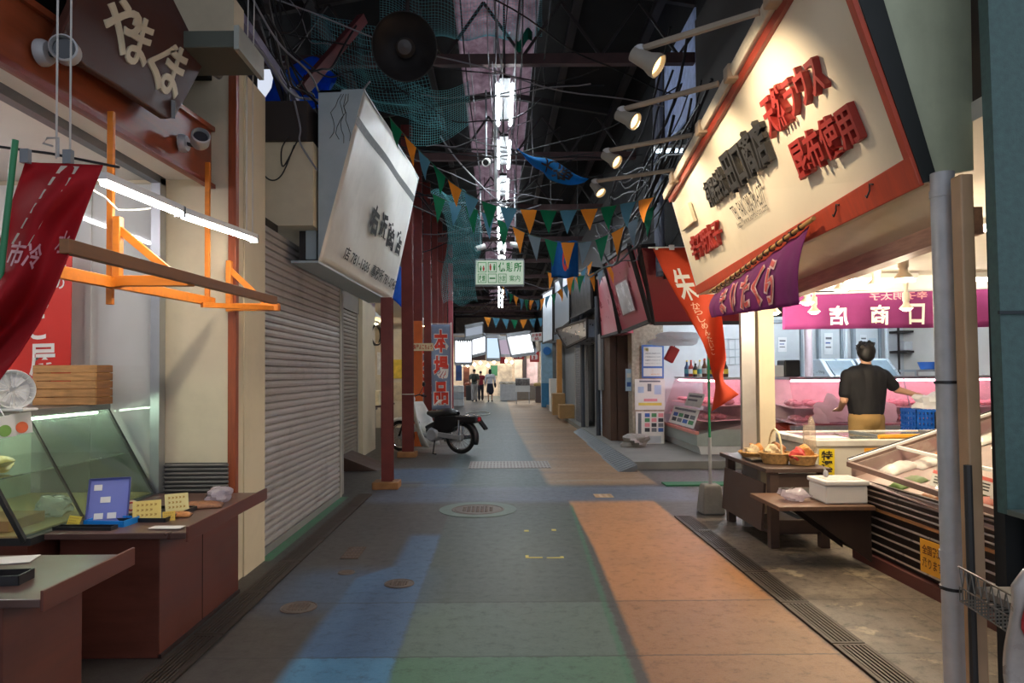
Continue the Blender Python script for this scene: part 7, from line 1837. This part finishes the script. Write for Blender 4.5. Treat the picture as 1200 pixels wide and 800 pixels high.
shirt = fuse(sm_, 'tshirt', M('black_tshirt', '#15151a', .75, var=.2, scale=9), t, .012)
kp = MB().caps(B(0, 0, .93), B(0, 0, .86), .150, .165, 18)
for s_ in (-1, 1): kp.caps(B(.085*s_, 0, .86), B(.10*s_, -.005, .56), .115, .095, 16)
fuse(kp, 'shorts', M('khaki_cotton', '#a3834f', .8, var=.12, scale=9), t, .012)
hr = MB().ell(B(.008, -.012, 1.625), (.098, .105, .098), 18, 12).ell(B(.0, -.050, 1.585), (.085, .060, .085), 14, 10).ell(B(.01, .02, 1.665), (.092, .098, .072), 14, 10)
hrr = random.Random(6)
for k in range(26):
    a = hrr.uniform(0, 6.28); e0 = hrr.uniform(.25, 1.2); d_ = V((math.cos(a)*math.cos(e0), math.sin(a)*math.cos(e0), math.sin(e0)))
    hr.caps(B(.008, -.005, 1.63)+d_*.075, B(.008, -.005, 1.635)+d_*.118, .02, .011, 6)
fuse(hr, 'hair', HAIR, t, .009, 3)
for s_ in (-1, 1):
    fuse(MB().caps(B(.10*s_, .01, .05), B(.11*s_, .18, .045), .052, .046, 12).caps(B(.10*s_, .0, .03), B(.11*s_, .20, .03), .045, .04, 10), 'shoe', M('dark_shoe', '#2a2a2d', .6), t, .01)
# ---- three small figures at the far end
def walker(px, y, h, label, top, bottom, skirt=False, bag_=None, face=1, shirtcol=None, long_=False, seed=0):
    b = PY(px, 470, y); X1 = b.x; k = h/1.7
    def C(x, yy, z): return V((X1+x*k, y+yy*k, z*k))
    t = thing('person', label, 'person', (X1, y, 0))
    mb = MB(); st = .10
    mb.caps(C(0, 0, .95), C(0, 0, 1.15), .13*k, .12*k, 12).caps(C(-.08, 0, 1.3), C(.08, 0, 1.3), .11*k, .11*k, 12).caps(C(-.14, 0, 1.38), C(.14, 0, 1.38), .06*k, .06*k, 10).caps(C(0, 0, 1.4), C(0, 0, 1.5), .05*k, .05*k, 10)
    mb.ell(C(0, 0, 1.59), (.07*k, .085*k, .105*k), 14, 10).ell(C(0, .085*face, 1.575), (.012*k, .018*k, .015*k), 8, 6)
    for s_ in (-1, 1): mb.ell(C(.072*s_, 0, 1.585), (.012*k, .02*k, .028*k), 8, 6)
    for s_ in (-1, 1):
        mb.caps(C(.08*s_, 0, .90), C(.09*s_, st*s_, .48), .085*k, .055*k, 12).caps(C(.09*s_, st*s_, .48), C(.09*s_, st*s_*.8-.03, .09), .052*k, .036*k, 10).caps(C(.09*s_, st*s_*.8-.03, .05), C(.10*s_, st*s_*.8+.14*face, .035), .038*k, .03*k, 8)
        e_ = C(.25*s_, -.02, 1.10); w_ = C(.22*s_, .12*face, .92)
        mb.caps(C(.19*s_, 0, 1.37), e_, .048*k, .04*k, 10).caps(e_, w_, .038*k, .026*k, 10); hand(mb, w_, (0, .3*face, -1), (s_*-1, 0, 0), k, .4)
    fuse(mb, 'body', SKIN, t, .013, 3)
    tp = MB().caps(C(0, 0, .95), C(0, 0, 1.15), .15*k, .14*k, 14).caps(C(-.09, 0, 1.31), C(.09, 0, 1.31), .125*k, .125*k, 12).caps(C(-.15, 0, 1.385), C(.15, 0, 1.385), .075*k, .075*k, 10)
    for s_ in (-1, 1):
        e_ = C(.25*s_, -.02, 1.10); w_ = C(.22*s_, .12*face, .92); a_ = C(.19*s_, 0, 1.37)
        if long_: tp.caps(a_, e_, .066*k, .056*k, 10).caps(e_, e_.lerp(w_, .9), .055*k, .045*k, 10)
        else: tp.caps(a_, a_.lerp(e_, .7), .066*k, .062*k, 10)
    fuse(tp, 'top', top, t, .018, 3)
    lo = MB()
    if skirt: lo.caps(C(0, 0, .97), C(0, 0, .70), .145*k, .19*k, 16).caps(C(0, 0, .7), C(0, 0, .56), .19*k, .20*k, 16)
    else:
        lo.caps(C(0, 0, .95), C(0, 0, .88), .14*k, .14*k, 14)
        for s_ in (-1, 1): lo.caps(C(.08*s_, 0, .88), C(.09*s_, st*s_, .48), .105*k, .082*k, 12).caps(C(.09*s_, st*s_, .48), C(.09*s_, st*s_*.8-.03, .12), .08*k, .075*k, 12)
    fuse(lo, 'skirt' if skirt else 'trousers', bottom, t, .018, 3)
    h_ = MB().ell(C(0, -.015*face, 1.625), (.083*k, .095*k, .09*k), 14, 10)
    if skirt: h_.ell(C(0, -.05*face, 1.55), (.085*k, .06*k, .12*k), 12, 10)
    fuse(h_, 'hair', HAIR, t, .014, 2)
    for s_ in (-1, 1): fuse(MB().caps(C(.09*s_, st*s_*.8-.03, .045), C(.10*s_, st*s_*.8+.15*face, .04), .048*k, .042*k, 10), 'shoe', M('dark_shoe', '#2a2a2d'), t, .014, 2)
    if bag_:
        MB().ell(C(*bag_[0]), [q_*k for q_ in bag_[1]], 12, 8).build('shoulder_bag' if not bag_[3:] else bag_[3], bag_[2], t, True)
    return t
walker(556, 35.2, 1.66, 'person with dark backpack and light grey trousers walking away at the far end', M('olive_top', '#5d6256', .8), M('pale_grey_trousers', '#a9a39b', .8), bag_=((0, -.17, 1.22), (.16, .10, .22), M('dark_olive_bag', '#34382f', .8), 'backpack'))
walker(563.5, 36.3, 1.56, 'person in a red top standing beside the one with the backpack', M('red_top', '#8e2630', .8), M('dark_trousers', '#2c2a2e', .8))
walker(574.5, 34.6, 1.64, 'person in a white long-sleeved blouse and dark skirt carrying a dark bag', M('white_blouse', '#cfcfd2', .8), M('navy_skirt', '#20242f', .8), skirt=True, long_=True, bag_=((.27, .02, .86), (.06, .14, .13), M('black_bag', '#1c1b1e', .6), 'handbag'))
